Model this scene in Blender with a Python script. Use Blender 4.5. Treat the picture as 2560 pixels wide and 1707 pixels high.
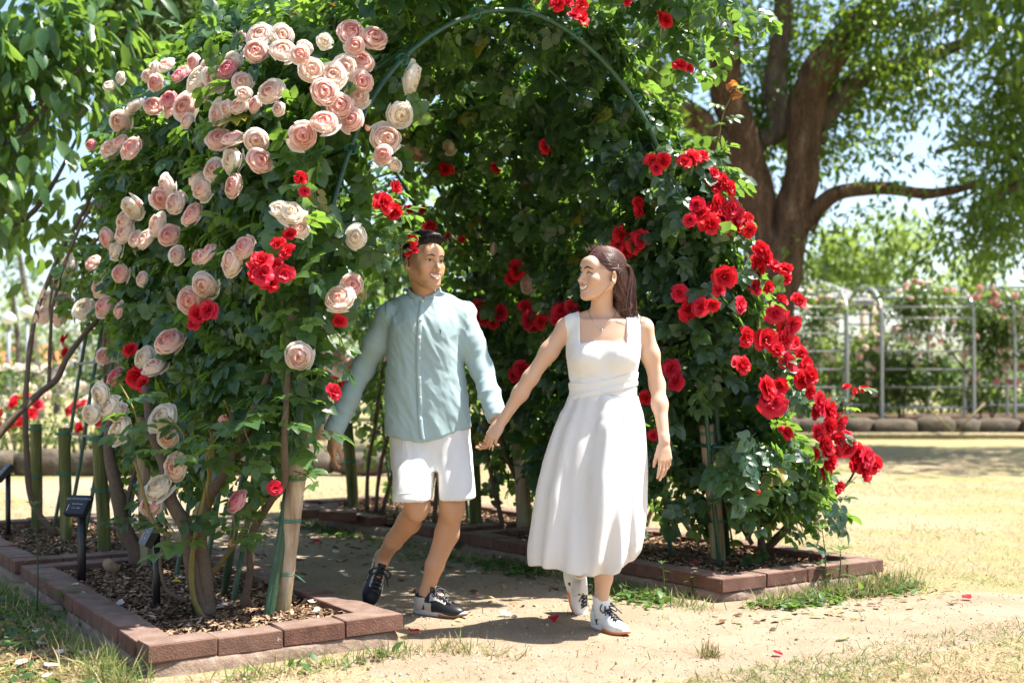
import bpy, bmesh, math, random
import numpy as np
from mathutils import Vector, Matrix, Quaternion

# ------------------------------------------------------------------ camera, sky, sun, exposure
for o in list(bpy.data.objects):
    bpy.data.objects.remove(o)
SC = bpy.context.scene
COL = SC.collection
random.seed(7)
RNG = np.random.default_rng(11)

F, CX, HY, EYE = 3000.0, 1280.0, 955.0, 1.05      # focal length in photo pixels, image centre, horizon row, eye height
cam = bpy.data.cameras.new('camera')
cam.sensor_width = 36.0
cam.lens = F / 2560.0 * 36.0
cam.shift_y = (HY - 853.5) / 2560.0
cam.clip_start = 0.05
cam.clip_end = 3000.0
cam.dof.use_dof = True
cam.dof.focus_distance = 5.2
cam.dof.aperture_fstop = 2.2
cam_o = bpy.data.objects.new('camera', cam)
cam_o.location = (0, 0, EYE)
cam_o.rotation_euler = (math.radians(90), 0, 0)
COL.objects.link(cam_o)
SC.camera = cam_o

SUN_EL, SUN_AZ = math.radians(64), math.radians(84)       # azimuth from +Y (view direction) towards +X (right)
world = bpy.data.worlds.new('World')
SC.world = world
world.use_nodes = True
wn = world.node_tree.nodes
wl = world.node_tree.links
wn.clear()
sky = wn.new('ShaderNodeTexSky')
sky.sky_type = 'NISHITA'
sky.sun_disc = False
sky.sun_elevation = SUN_EL
sky.sun_rotation = SUN_AZ
sky.altitude = 20
sky.air_density = 1.0
sky.dust_density = 1.7
sky.ozone_density = 1.0
bg = wn.new('ShaderNodeBackground')
bg.inputs['Strength'].default_value = 0.105
wo = wn.new('ShaderNodeOutputWorld')
wl.new(sky.outputs[0], bg.inputs[0])
wl.new(bg.outputs[0], wo.inputs[0])
sun = bpy.data.lights.new('sun', 'SUN')
sun.energy = 5.0
sun.angle = math.radians(0.53)
sun.color = (1.0, 0.955, 0.88)
sun_o = bpy.data.objects.new('sun', sun)
SUN_DIR = Vector((math.sin(SUN_AZ) * math.cos(SUN_EL), math.cos(SUN_AZ) * math.cos(SUN_EL), math.sin(SUN_EL)))
sun_o.rotation_euler = SUN_DIR.to_track_quat('Z', 'Y').to_euler()
COL.objects.link(sun_o)
SC.view_settings.view_transform = 'Standard'
SC.view_settings.look = 'None'
SC.view_settings.exposure = 1.55
SC.view_settings.gamma = 1.0
SC.view_settings.use_curve_mapping = False
SC.render.engine = 'CYCLES'
SC.cycles.max_bounces = 9
SC.cycles.diffuse_bounces = 4
SC.cycles.glossy_bounces = 3
SC.cycles.transmission_bounces = 6
SC.cycles.transparent_max_bounces = 8
SC.cycles.use_denoising = True
SC.cycles.sample_clamp_indirect = 8.0
SC.cycles.caustics_reflective = False
SC.cycles.caustics_refractive = False

# ------------------------------------------------------------------ places
def W(px, py, Y):
    """the point at distance Y seen at photo pixel (px, py)"""
    return Vector(((px - CX) / F * Y, Y, EYE - (py - HY) / F * Y))
def G(px, py, z=0.0):
    """the point at height z seen at photo pixel (px, py)"""
    Y = F * (EYE - z) / (py - HY)
    return Vector(((px - CX) / F * Y, Y, z))
TH = math.radians(34)
AV = Vector((-math.sin(TH), math.cos(TH), 0))       # along the rose tunnel, away from the camera
BV = Vector((math.cos(TH), math.sin(TH), 0))        # across the tunnel, left to right
L0 = Vector((-0.977, 4.97, 0))                      # foot of the front hoop, left side
def A(a, b, z=0.0):
    return L0 + AV * a + BV * b + Vector((0, 0, z))
def AI(p):
    r = Vector((p[0], p[1], 0)) - L0
    return r.dot(AV), r.dot(BV), p[2]
HOOP = np.array([(-.04, .03), (.045, .5), (.14, 1.14), (.27, 1.80), (.49, 2.33), (.85, 2.67), (1.265, 2.80),
                 (1.68, 2.67), (2.04, 2.33), (2.26, 1.80), (2.39, 1.14), (2.47, .5), (2.53, .03)])
def _fine(pts, n=240):
    d = np.r_[0, np.cumsum(np.hypot(*np.diff(pts, axis=0).T))]
    t = np.linspace(0, d[-1], n)
    # smooth by Catmull-Rom through the points
    out = []
    for x in t:
        i = min(max(np.searchsorted(d, x) - 1, 0), len(pts) - 2)
        u = (x - d[i]) / (d[i + 1] - d[i])
        p0, p1, p2, p3 = pts[max(i - 1, 0)], pts[i], pts[i + 1], pts[min(i + 2, len(pts) - 1)]
        out.append(0.5 * ((2 * p1) + (-p0 + p2) * u + (2 * p0 - 5 * p1 + 4 * p2 - p3) * u * u + (-p0 + 3 * p1 - 3 * p2 + p3) * u ** 3))
    return np.array(out)
HC = _fine(HOOP)                                    # hoop curve (b, z), 240 points by length
HT = np.gradient(HC, axis=0)
HT /= np.linalg.norm(HT, axis=1)[:, None]
HN = np.c_[-HT[:, 1], HT[:, 0]]                     # outward normal (b, z)
def hoop(u, d=0.0):
    """(b, z) at hoop fraction u (0 left foot, 1 right foot), d metres outside the pipe"""
    x = np.clip(np.asarray(u, float), 0, 1) * 239
    b = np.interp(x, np.arange(240), HC[:, 0]) + np.interp(x, np.arange(240), HN[:, 0]) * d
    z = np.interp(x, np.arange(240), HC[:, 1]) + np.interp(x, np.arange(240), HN[:, 1]) * d
    return b, z
def hoop_n(u):
    x = np.clip(np.asarray(u, float), 0, 1) * 239
    return np.interp(x, np.arange(240), HN[:, 0]), np.interp(x, np.arange(240), HN[:, 1])

# ------------------------------------------------------------------ objects
WM = {}
def put(o, parent=None, world=None):
    """link o; its own data is in world space unless a world matrix is given"""
    w = world if world is not None else Matrix.Identity(4)
    COL.objects.link(o)
    WM[o.name] = w
    if parent is not None:
        o.parent = parent
        o.matrix_basis = WM[parent.name].inverted() @ w
    else:
        o.matrix_basis = w
    return o
def tag(o, label=None, cat=None, group=None, kind=None):
    if label: o['label'] = label
    if cat: o['category'] = cat
    if group: o['group'] = group
    if kind: o['kind'] = kind
    return o
def thing(name, label, cat, loc, group=None):
    o = bpy.data.objects.new(name, None)
    o.empty_display_size = 0.1
    put(o, None, Matrix.Translation(Vector(loc)))
    return tag(o, label, cat, group)
def np_mesh(name, V, Fs, mat=None, smooth=True, attrs=None):
    """fast mesh from arrays; Fs is one (n,k) array or a list of them"""
    V = np.ascontiguousarray(V, dtype=np.float32)
    if not isinstance(Fs, (list, tuple)):
        Fs = [Fs]
    Fs = [np.asarray(f, dtype=np.int32) for f in Fs if len(f)]
    me = bpy.data.meshes.new(name)
    me.vertices.add(len(V))
    me.vertices.foreach_set('co', V.ravel())
    nl = sum(f.size for f in Fs)
    npoly = sum(len(f) for f in Fs)
    me.loops.add(nl)
    me.loops.foreach_set('vertex_index', np.concatenate([f.ravel() for f in Fs]))
    me.polygons.add(npoly)
    tot = np.concatenate([np.full(len(f), f.shape[1], np.int32) for f in Fs])
    me.polygons.foreach_set('loop_start', np.r_[0, np.cumsum(tot)[:-1]].astype(np.int32))
    me.polygons.foreach_set('loop_total', tot)
    me.update(calc_edges=True)
    if smooth:
        me.polygons.foreach_set('use_smooth', np.ones(npoly, bool))
    for k, v in (attrs or {}).items():
        v = np.asarray(v, dtype=np.float32)
        if v.ndim == 1:
            me.attributes.new(k, 'FLOAT', 'POINT').data.foreach_set('value', v)
        else:
            if v.shape[1] == 3: v = np.c_[v, np.ones(len(v))]
            me.attributes.new(k, 'FLOAT_COLOR', 'POINT').data.foreach_set('color', np.ascontiguousarray(v, dtype=np.float32).ravel())
    if mat is not None:
        me.materials.append(mat)
    return me
def obj(name, me, parent=None, world=None):
    return put(bpy.data.objects.new(name, me), parent, world)
def mobj(name, V, Fs, mat, parent=None, smooth=True, attrs=None, world=None):
    return obj(name, np_mesh(name, V, Fs, mat, smooth, attrs), parent, world)
class MB:
    """collects simple solids into one mesh"""
    def __init__(s): s.V = []; s.F = {}; s.n = 0; s.C = []
    def add(s, V, Fs, c=None):
        V = np.asarray(V, float)
        if not isinstance(Fs, (list, tuple)): Fs = [Fs]
        for f in Fs:
            f = np.asarray(f, int)
            if len(f): s.F.setdefault(f.shape[1], []).append(f + s.n)
        s.V.append(V); s.n += len(V)
        s.C.append(np.tile(np.asarray(c if c is not None else (1, 1, 1), float), (len(V), 1)))
        return s
    def box(s, c, size, R=None, c_=None):
        v = np.array([(x, y, z) for z in (-.5, .5) for y in (-.5, .5) for x in (-.5, .5)]) * np.array(size)
        if R is not None: v = v @ np.array(R).T
        return s.add(v + np.array(c), np.array([(0, 2, 3, 1), (4, 5, 7, 6), (0, 1, 5, 4), (2, 6, 7, 3), (0, 4, 6, 2), (1, 3, 7, 5)]), c_)
    def tube(s, pts, rad, n=8, cap=True, flat=None, c=None):
        V, Fs = tube_vf(pts, rad, n, cap, flat)
        return s.add(V, Fs, c)
    def build(s, name, mat, parent=None, smooth=True, world=None, col=False):
        V = np.concatenate(s.V)
        at = {'tint3': np.concatenate(s.C)} if col else None
        return mobj(name, V, [np.concatenate(f) for f in s.F.values()], mat, parent, smooth, at, world)
def smooth_path(pts, n):
    """Catmull-Rom resample to n points"""
    P = np.array([tuple(p) for p in pts], float)
    if len(P) < 3:
        t = np.linspace(0, 1, n)[:, None]
        return P[0] * (1 - t) + P[-1] * t
    d = np.r_[0, np.cumsum(np.maximum(np.linalg.norm(np.diff(P, axis=0), axis=1), 1e-6))]
    t = np.linspace(0, d[-1], n)
    i = np.clip(np.searchsorted(d, t, side='right') - 1, 0, len(P) - 2)
    u = ((t - d[i]) / (d[i + 1] - d[i]))[:, None]
    p0, p1, p2, p3 = P[np.maximum(i - 1, 0)], P[i], P[i + 1], P[np.minimum(i + 2, len(P) - 1)]
    return 0.5 * (2 * p1 + (p2 - p0) * u + (2 * p0 - 5 * p1 + 4 * p2 - p3) * u ** 2 + (3 * p1 - p0 - 3 * p2 + p3) * u ** 3)
def tube_vf(pts, rad, n=8, cap=True, flat=None):
    P = np.array([tuple(p) for p in pts], float)
    k = len(P)
    rad = np.broadcast_to(np.asarray(rad, float), (k,)) if np.ndim(rad) < 2 else np.asarray(rad, float)
    T = np.gradient(P, axis=0)
    T /= np.linalg.norm(T, axis=1)[:, None] + 1e-12
    ref = np.array([0, 0, 1.0]) if abs(T[0][2]) < .9 else np.array([1.0, 0, 0])
    U = np.zeros_like(P)
    u = ref - T[0] * ref.dot(T[0]); u /= np.linalg.norm(u)
    for i in range(k):
        u = u - T[i] * u.dot(T[i]); u /= np.linalg.norm(u) + 1e-12
        U[i] = u
    B = np.cross(T, U)
    a = np.arange(n) * 2 * math.pi / n
    r = rad[:, None, None]
    V = P[:, None, :] + r * (np.cos(a)[None, :, None] * U[:, None, :] + np.sin(a)[None, :, None] * B[:, None, :] * (flat or 1.0))
    V = V.reshape(-1, 3)
    i, j = np.meshgrid(np.arange(k - 1), np.arange(n), indexing='ij')
    q = np.stack([i * n + j, i * n + (j + 1) % n, (i + 1) * n + (j + 1) % n, (i + 1) * n + j], -1).reshape(-1, 4)
    Fs = [q]
    if cap:
        V = np.r_[V, P[:1], P[-1:]]
        c0, c1 = k * n, k * n + 1
        j = np.arange(n)
        Fs.append(np.r_[np.stack([np.full(n, c0), (j + 1) % n, j], -1), np.stack([np.full(n, c1), (k - 1) * n + j, (k - 1) * n + (j + 1) % n], -1)])
    return V, Fs
def tube_obj(name, pts, rad, mat, parent=None, n=8, res=None, cap=True):
    if res: 
        pts = smooth_path(pts, res)
        if np.ndim(rad): rad = np.interp(np.linspace(0, 1, res), np.linspace(0, 1, len(rad)), rad)
    V, Fs = tube_vf(pts, rad, n, cap)
    return mobj(name, V, Fs, mat, parent)
def scatter_vf(tV, tF, R, T, S=None):
    """copies of a template: R (n,3,3) rotations, T (n,3) places, S (n,) sizes"""
    n, k = len(T), len(tV)
    tV = np.asarray(tV, float)
    X = np.einsum('nij,kj->nki', R, tV)
    if S is not None: X = X * np.asarray(S)[:, None, None]
    X = X + T[:, None, :]
    Fs = [(np.asarray(f)[None] + (np.arange(n) * k)[:, None, None]).reshape(-1, np.asarray(f).shape[1]) for f in (tF if isinstance(tF, (list, tuple)) else [tF])]
    return X.reshape(-1, 3), Fs
def frames(tip, nrm):
    """rotations whose Y axis is tip and whose Z axis is as near nrm as can be"""
    y = tip / (np.linalg.norm(tip, axis=1)[:, None] + 1e-9)
    z = nrm - y * np.sum(nrm * y, 1)[:, None]
    z /= np.linalg.norm(z, axis=1)[:, None] + 1e-9
    x = np.cross(y, z)
    return np.stack([x, y, z], -1)
def mat4(R, T, s=1.0):
    m = Matrix.Identity(4)
    for i in range(3):
        for j in range(3): m[i][j] = float(R[i][j]) * s
        m[i][3] = float(T[i])
    return m
def unit(n):
    v = RNG.normal(size=(n, 3))
    return v / np.linalg.norm(v, axis=1)[:, None]
def vnoise(P, scale=1.0, seed=0):
    """smooth value noise in 0..1 at points (n,3)"""
    P = np.asarray(P, float) * scale + seed * 17.13
    i = np.floor(P).astype(np.int64)
    f = P - i
    f = f * f * (3 - 2 * f)
    out = np.zeros(len(P))
    for dx in (0, 1):
        for dy in (0, 1):
            for dz in (0, 1):
                h = (i[:, 0] + dx) * 374761393 + (i[:, 1] + dy) * 668265263 + (i[:, 2] + dz) * 2147483647
                h = (h ^ (h >> 13)) * 1274126177
                h = ((h ^ (h >> 16)) & 0xffffff) / 0xffffff
                out += h * np.where(dx, f[:, 0], 1 - f[:, 0]) * np.where(dy, f[:, 1], 1 - f[:, 1]) * np.where(dz, f[:, 2], 1 - f[:, 2])
    return out

# ------------------------------------------------------------------ materials
class N:
    """short hand for a node material"""
    def __init__(s, name):
        s.m = bpy.data.materials.new(name); s.m.use_nodes = True
        s.t = s.m.node_tree; s.t.nodes.clear()
        s.out = s.n('ShaderNodeOutputMaterial')
    def n(s, typ, **kw):
        nd = s.t.nodes.new(typ)
        for k, v in kw.items(): setattr(nd, k, v)
        return nd
    def l(s, a, b): s.t.links.new(a, b); return s
    def pos(s):
        return s.n('ShaderNodeNewGeometry').outputs['Position']
    def objco(s):
        return s.n('ShaderNodeTexCoord').outputs['Object']
    def noise(s, scale, co=None, detail=4, rough=.6, stretch=None):
        nz = s.n('ShaderNodeTexNoise')
        nz.inputs['Scale'].default_value = scale; nz.inputs['Detail'].default_value = detail; nz.inputs['Roughness'].default_value = rough
        co = co or s.pos()
        if stretch:
            mp = s.n('ShaderNodeMapping'); mp.inputs['Scale'].default_value = stretch
            s.l(co, mp.inputs[0]); co = mp.outputs[0]
        s.l(co, nz.inputs['Vector'])
        return nz.outputs['Fac']
    def ramp(s, fac, stops, mode='LINEAR'):
        r = s.n('ShaderNodeValToRGB'); r.color_ramp.interpolation = mode
        e = r.color_ramp.elements
        while len(e) < len(stops): e.new(.5)
        for el, (p, c) in zip(e, stops):
            el.position = p; el.color = (*c, 1) if len(c) == 3 else c
        s.l(fac, r.inputs[0]); return r.outputs[0]
    def mix(s, f, a, b, mode='MIX'):
        x = s.n('ShaderNodeMix', data_type='RGBA', blend_type=mode)
        for sock, v in ((x.inputs[0], f), (x.inputs[6], a), (x.inputs[7], b)):
            if isinstance(v, (int, float)): sock.default_value = v
            elif isinstance(v, tuple): sock.default_value = (*v, 1) if len(v) == 3 else v
            else: s.l(v, sock)
        return x.outputs[2]
    def math(s, op, a, b=0.0, c=None, clamp=False):
        x = s.n('ShaderNodeMath', operation=op); x.use_clamp = clamp
        for k, v in enumerate((a, b, c)):
            if v is None: continue
            if isinstance(v, (int, float)): x.inputs[k].default_value = v
            else: s.l(v, x.inputs[k])
        return x.outputs[0]
    def attr(s, name, out='Fac'):
        return s.n('ShaderNodeAttribute', attribute_name=name).outputs[out]
    def rnd(s):
        """0..1 per leaf: the stored tint of joined pieces, else the object's own random number"""
        a = s.attr('tint')
        return s.math('ADD', a, s.math('MULTIPLY', s.math('LESS_THAN', a, 1e-5), s.n('ShaderNodeObjectInfo').outputs['Random']))
    def bump(s, h, strength=.3, dist=.01):
        b = s.n('ShaderNodeBump'); b.inputs['Strength'].default_value = strength; b.inputs['Distance'].default_value = dist
        s.l(h, b.inputs['Height']); return b.outputs[0]
    def bsdf(s, color, rough=.7, spec=.5, normal=None, metallic=0.0, sheen=0.0, sss=0.0, sss_r=None):
        p = s.n('ShaderNodeBsdfPrincipled')
        for k, v in (('Base Color', color), ('Roughness', rough), ('Specular IOR Level', spec), ('Metallic', metallic)):
            if isinstance(v, (int, float)): p.inputs[k].default_value = v
            elif isinstance(v, tuple): p.inputs[k].default_value = (*v, 1)
            else: s.l(v, p.inputs[k])
        if normal is not None: s.l(normal, p.inputs['Normal'])
        if sheen: p.inputs['Sheen Weight'].default_value = sheen
        if sss:
            p.inputs['Subsurface Weight'].default_value = sss
            p.inputs['Subsurface Radius'].default_value = sss_r or (1, .35, .2)
            p.inputs['Subsurface Scale'].default_value = .008
        return p.outputs[0]
    def done(s, sh): s.l(sh, s.out.inputs[0]); return s.m
    def thin(s, color, tcolor, w=.4, rough=.5, spec=.4, normal=None):
        """leaf or petal: a surface that also lets light through"""
        tr = s.n('ShaderNodeBsdfTranslucent')
        if isinstance(tcolor, tuple): tr.inputs[0].default_value = (*tcolor, 1)
        else: s.l(tcolor, tr.inputs[0])
        if normal is not None: s.l(normal, tr.inputs['Normal'])
        mx = s.n('ShaderNodeMixShader'); mx.inputs[0].default_value = w
        s.l(s.bsdf(color, rough, spec, normal), mx.inputs[1]); s.l(tr.outputs[0], mx.inputs[2])
        return s.done(mx.outputs[0])

def plain(name, color, rough=.6, spec=.5, metallic=0.0, var=.12, scale=25, bump=.0):
    k = N(name)
    nz = k.noise(scale)
    c = k.mix(nz, tuple(x * (1 - var) for x in color), tuple(min(1, x * (1 + var)) for x in color))
    return k.done(k.bsdf(c, rough, spec, k.bump(nz, bump, .004) if bump else None, metallic))
def leaf_mat(name, dark, mid, lite, trans, w=.35, rough=.42, spec=.5, odd=None):
    k = N(name)
    r = k.rnd()
    stops = [(0, dark), (.55, mid), (.95, lite)]
    c = k.ramp(r, stops)
    if odd: c = k.mix(k.math('GREATER_THAN', r, .985), c, odd)
    nz = k.noise(60, detail=2)
    c = k.mix(k.math('MULTIPLY', nz, .35), c, dark)
    t = k.mix(r, tuple(x * .75 for x in trans), trans)
    return k.thin(c, t, w, rough, spec)
# ------------------------------------------------------------------ ground and path
def ground_mat():
    k = N('dry_lawn')
    p = k.pos()
    big = k.noise(.55, p, 5, .6)
    mid = k.noise(4.0, p, 6, .65)
    fine = k.noise(70, p, 4, .7)
    straw = k.ramp(mid, [(.25, (.25, .175, .095)), (.5, (.365, .268, .16)), (.75, (.435, .338, .22))])
    fleck = k.ramp(fine, [(.3, (.20, .135, .075)), (.5, (.355, .268, .17)), (.72, (.48, .388, .28))])
    c = k.mix(.5, straw, fleck)
    gmask = k.ramp(k.math('ADD', k.math('MULTIPLY', big, .75), k.math('MULTIPLY', mid, .3)), [(.48, (0, 0, 0)), (.62, (1, 1, 1))])
    green = k.ramp(fine, [(.3, (.10, .14, .035)), (.7, (.27, .29, .09))])
    sep = k.n('ShaderNodeSeparateXYZ'); k.l(p, sep.inputs[0])
    far = k.n('ShaderNodeMapRange'); far.inputs[1].default_value = 13; far.inputs[2].default_value = 21
    k.l(sep.outputs[1], far.inputs[0])
    fg = k.math('MULTIPLY', k.math('MAXIMUM', gmask, k.math('MULTIPLY', far.outputs[0], k.ramp(mid, [(.35, (.25, .25, .25)), (.6, (.9, .9, .9))]))), .62)
    c = k.mix(fg, c, green)
    return k.done(k.bsdf(c, .95, .15, k.bump(fine, .9, .02)))
def path_mat():
    k = N('sandy_path')
    p = k.pos()
    mid = k.noise(2.3, p, 6, .6)
    fine = k.noise(160, p, 4, .75)
    v = k.n('ShaderNodeTexVoronoi'); v.inputs['Scale'].default_value = 95; k.l(p, v.inputs['Vector'])
    c = k.ramp(mid, [(.3, (.31, .235, .16)), (.55, (.40, .315, .225)), (.8, (.47, .385, .285))])
    c = k.mix(k.ramp(fine, [(.35, (.6, .6, .6)), (.6, (0, 0, 0))]), c, (.21, .15, .09))
    c = k.mix(k.ramp(v.outputs['Distance'], [(.08, (.5, .5, .5)), (.2, (0, 0, 0))]), c, (.50, .43, .34))
    return k.done(k.bsdf(c, .95, .12, k.bump(fine, .9, .012)))
R_ = 900.0
gx = np.r_[-R_, -120, np.linspace(-30, 30, 61), 120, R_]
gy = np.r_[-60, np.linspace(0, 40, 81), 120, 400, R_]
XX, YY = np.meshgrid(gx, gy, indexing='ij')
und = (vnoise(np.c_[XX.ravel(), YY.ravel(), 0 * XX.ravel()], 1.1, 3) - 1.0) * .02
near = np.exp(-((XX.ravel()) ** 2 + (YY.ravel() - 6) ** 2) / 120)
V = np.c_[XX.ravel(), YY.ravel(), -0.003 + und * .1 * near]
i, j = np.meshgrid(np.arange(len(gx) - 1), np.arange(len(gy) - 1), indexing='ij')
ny = len(gy)
Fq = np.stack([i * ny + j, (i + 1) * ny + j, (i + 1) * ny + j + 1, i * ny + j + 1], -1).reshape(-1, 4)
tag(mobj('ground', V, Fq, ground_mat()), 'dry straw coloured lawn with thin green patches', None, None, 'structure')
# sandy lane through the tunnel, spreading out in front of it
cl = []
for a_, b0, b1 in ((9, .2, 1.9), (6, .3, 1.9), (4.2, .38, 1.84), (2.2, .38, 1.9), (.8, .38, 2.0), (-.3, .36, 2.06), (-.56, -.35, 2.9), (-.8, -.4, 3.5), (-1.3, .3, 3.9), (-1.75, .9, 3.6)):
    cl.append((a_, b0, b1))
cl = np.array(cl)
ts = np.linspace(0, len(cl) - 1, 90)
rows = []
for k_, t in enumerate(ts):
    a_, b0, b1 = (np.interp(t, np.arange(len(cl)), cl[:, q]) for q in range(3))
    j0, j1 = (vnoise(np.array([[t * 2.2, s_, 0]]), 1.0, 5)[0] - .5 for s_ in (3.3, 9.7))
    edge = .12 if a_ > -.4 else .5
    for q in range(9):
        f = q / 8
        b_ = (b0 + j0 * edge) * (1 - f) + (b1 + j1 * edge) * f
        p = A(a_, b_)
        rows.append((p.x, p.y, .0015 if 0 < q < 8 and 0 < k_ < 89 else -.02))
rows = np.array(rows)
i, j = np.meshgrid(np.arange(89), np.arange(8), indexing='ij')
Fq = np.stack([i * 9 + j, (i + 1) * 9 + j, (i + 1) * 9 + j + 1, i * 9 + j + 1], -1).reshape(-1, 4)
tag(mobj('path', rows, Fq, path_mat()), 'bare sandy path between the two rose beds', None, None, 'structure')

# ------------------------------------------------------------------ brick edged beds
def brick_mat():
    k = N('red_brick')
    oi = k.n('ShaderNodeObjectInfo')
    p = k.pos()
    mid = k.noise(9, p, 5, .6)
    fine = k.noise(150, p, 3, .7)
    c = k.ramp(mid, [(.3, (.075, .034, .024)), (.55, (.145, .066, .045)), (.8, (.21, .115, .083))])
    c = k.mix(k.math('MULTIPLY', oi.outputs['Random'], .35), c, (.19, .118, .085))
    c = k.mix(k.ramp(fine, [(.62, (0, 0, 0)), (.72, (.6, .6, .6))]), c, (.32, .22, .18))
    sep = k.n('ShaderNodeSeparateXYZ'); k.l(k.n('ShaderNodeNewGeometry').outputs['Normal'], sep.inputs[0])
    up = k.ramp(sep.outputs[2], [(.6, (0, 0, 0)), (.95, (1, 1, 1))])
    c = k.mix(k.math('MULTIPLY', up, .55), c, k.ramp(mid, [(.3, (.155, .098, .072)), (.7, (.30, .235, .19))]))   # paler on faces that point up
    spl = k.ramp(k.noise(14, p, 6, .7), [(.66, (0, 0, 0)), (.70, (1, 1, 1))])
    c = k.mix(k.math('MULTIPLY', spl, .7), c, (.55, .48, .43))                                                  # lime bloom
    return k.done(k.bsdf(c, .85, .3, k.bump(k.math('ADD', fine, k.noise(22, p, 5, .7)), .6, .010)))
def footing_mat():
    k = N('rough_mortar')
    p = k.pos()
    mid = k.noise(18, p, 6, .7)
    c = k.ramp(mid, [(.3, (.16, .105, .075)), (.6, (.27, .20, .15)), (.8, (.36, .30, .24))])
    return k.done(k.bsdf(c, .95, .15, k.bump(mid, .8, .02)))
def soil_mat():
    k = N('bark_mulch')
    p = k.pos()
    f1 = k.noise(55, p, 5, .7, (1, 1.6, 1))
    c = k.ramp(f1, [(.3, (.035, .022, .014)), (.55, (.13, .082, .05)), (.75, (.30, .20, .125))])
    return k.done(k.bsdf(c, .95, .15, k.bump(f1, 1.0, .03)))
def chip_mat():
    k = N('bark_chip')
    r = k.attr('tint')
    c = k.ramp(r, [(0, (.05, .03, .018)), (.35, (.14, .085, .05)), (.7, (.30, .19, .115)), (1, (.46, .33, .22))])
    return k.done(k.bsdf(c, .9, .2))
BRICK, FOOT, SOIL, CHIP = brick_mat(), footing_mat(), soil_mat(), chip_mat()
bm = bmesh.new()
bmesh.ops.create_cube(bm, size=1.0)
for v in bm.verts: v.co.x *= .26; v.co.y *= .135; v.co.z *= .066
bmesh.ops.bevel(bm, geom=bm.edges[:], offset=.004, segments=1, affect='EDGES')
BRICK_ME = []
for q in range(4):
    b2 = bm.copy()
    rr = random.Random(q)
    for v in b2.verts: v.co += Vector((rr.uniform(-.002, .002), rr.uniform(-.0015, .0015), rr.uniform(-.0015, .0015)))
    me = bpy.data.meshes.new('brick'); b2.to_mesh(me); b2.free(); me.materials.append(BRICK); BRICK_ME.append(me)
bm.free()
BRZ = .047 + .033
def brick_row(parent, p, q, skip=()):
    """bricks laid end to end from p to q (centre line)"""
    d = q - p
    L = d.length
    n = max(1, round(L / .263))
    step = L / n
    ang = math.atan2(d.y, d.x)
    for k_ in range(n):
        if k_ in skip: continue
        c = p + d * ((k_ + .5) / n)
        rz = ang + random.gauss(0, .012)
        m = Matrix.Translation((c.x, c.y, BRZ + random.gauss(0, .0025))) @ Matrix.Rotation(rz, 4, 'Z') @ Matrix.Rotation(random.gauss(0, .012), 4, 'X') @ Matrix.Diagonal((step / .263 * .995, 1 + random.uniform(-.02, .03), 1, 1))
        obj('brick', random.choice(BRICK_ME), parent, m)
def footing(parent, loop):
    """rough mortar kerb under the bricks, one closed ring"""
    pts = []
    for k_ in range(len(loop)):
        p, q = loop[k_], loop[(k_ + 1) % len(loop)]
        n = max(2, int((q - p).length / .05))
        for s_ in range(n): pts.append(p + (q - p) * (s_ / n))
    n = len(pts)
    cen = sum(pts, Vector()) / n
    P = np.array([tuple(p) for p in pts])
    T = np.roll(P, -1, 0) - np.roll(P, 1, 0); T /= np.linalg.norm(T, axis=1)[:, None]
    Nn = np.c_[T[:, 1], -T[:, 0], 0 * T[:, 0]]
    prof = [(-.06, -.03), (-.062, .046), (.062, .0465), (.070, .03), (.076, .008), (.082, -.03)]
    V = []
    for s_, (o_, z_) in enumerate(prof):
        jit = (vnoise(P * 12 + s_, 1.0, 2) - .5) * (.03 if o_ > 0 else .006)
        V.append(np.c_[(P + Nn * (o_ + jit * (z_ < .04))[:, None])[:, :2], z_ + (vnoise(P * 9 + s_ * 3, 1, 4) - .5) * .012 * (0 < z_ < .04)])
    V = np.concatenate(V)
    k_, m_ = np.meshgrid(np.arange(len(prof) - 1), np.arange(n), indexing='ij')
    Fq = np.stack([k_ * n + m_, k_ * n + (m_ + 1) % n, (k_ + 1) * n + (m_ + 1) % n, (k_ + 1) * n + m_], -1).reshape(-1, 4)
    mobj('footing', V, Fq, FOOT, parent)
def chips(parent, name, quad, n, size=(.012, .040), lay=.075):
    """bark chips over a four-cornered patch"""
    u, v = RNG.random(n), RNG.random(n)
    q = [np.array(tuple(p)) for p in quad]
    T = (q[0] * ((1 - u) * (1 - v))[:, None] + q[1] * (u * (1 - v))[:, None] + q[2] * (u * v)[:, None] + q[3] * ((1 - u) * v)[:, None])
    T[:, 2] = lay + RNG.random(n) * .02 + (vnoise(T, 6, 1) - .5) * .02
    tip = unit(n); tip[:, 2] *= .35
    nr = unit(n) * .55 + np.array([0, 0, 1.0])
    R = frames(tip, nr)
    tV = np.array([(-.14, -.5, 0), (.14, -.45, .03), (.2, .1, .05), (.09, .5, 0), (-.1, .46, .02), (-.19, 0, .04), (0, 0, -.05)])
    tF = np.array([(0, 1, 6), (1, 2, 6), (2, 3, 6), (3, 4, 6), (4, 5, 6), (5, 0, 6)])
    S = RNG.uniform(size[0], size[1], n)
    X, Fs = scatter_vf(tV, tF, R, T, S)
    tint = np.repeat(np.clip(RNG.normal(.5, .28, n), .001, 1), 7)
    o = mobj(name, X, Fs, CHIP, parent, False, {'tint': tint})
    o['kind'] = 'stuff'
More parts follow.
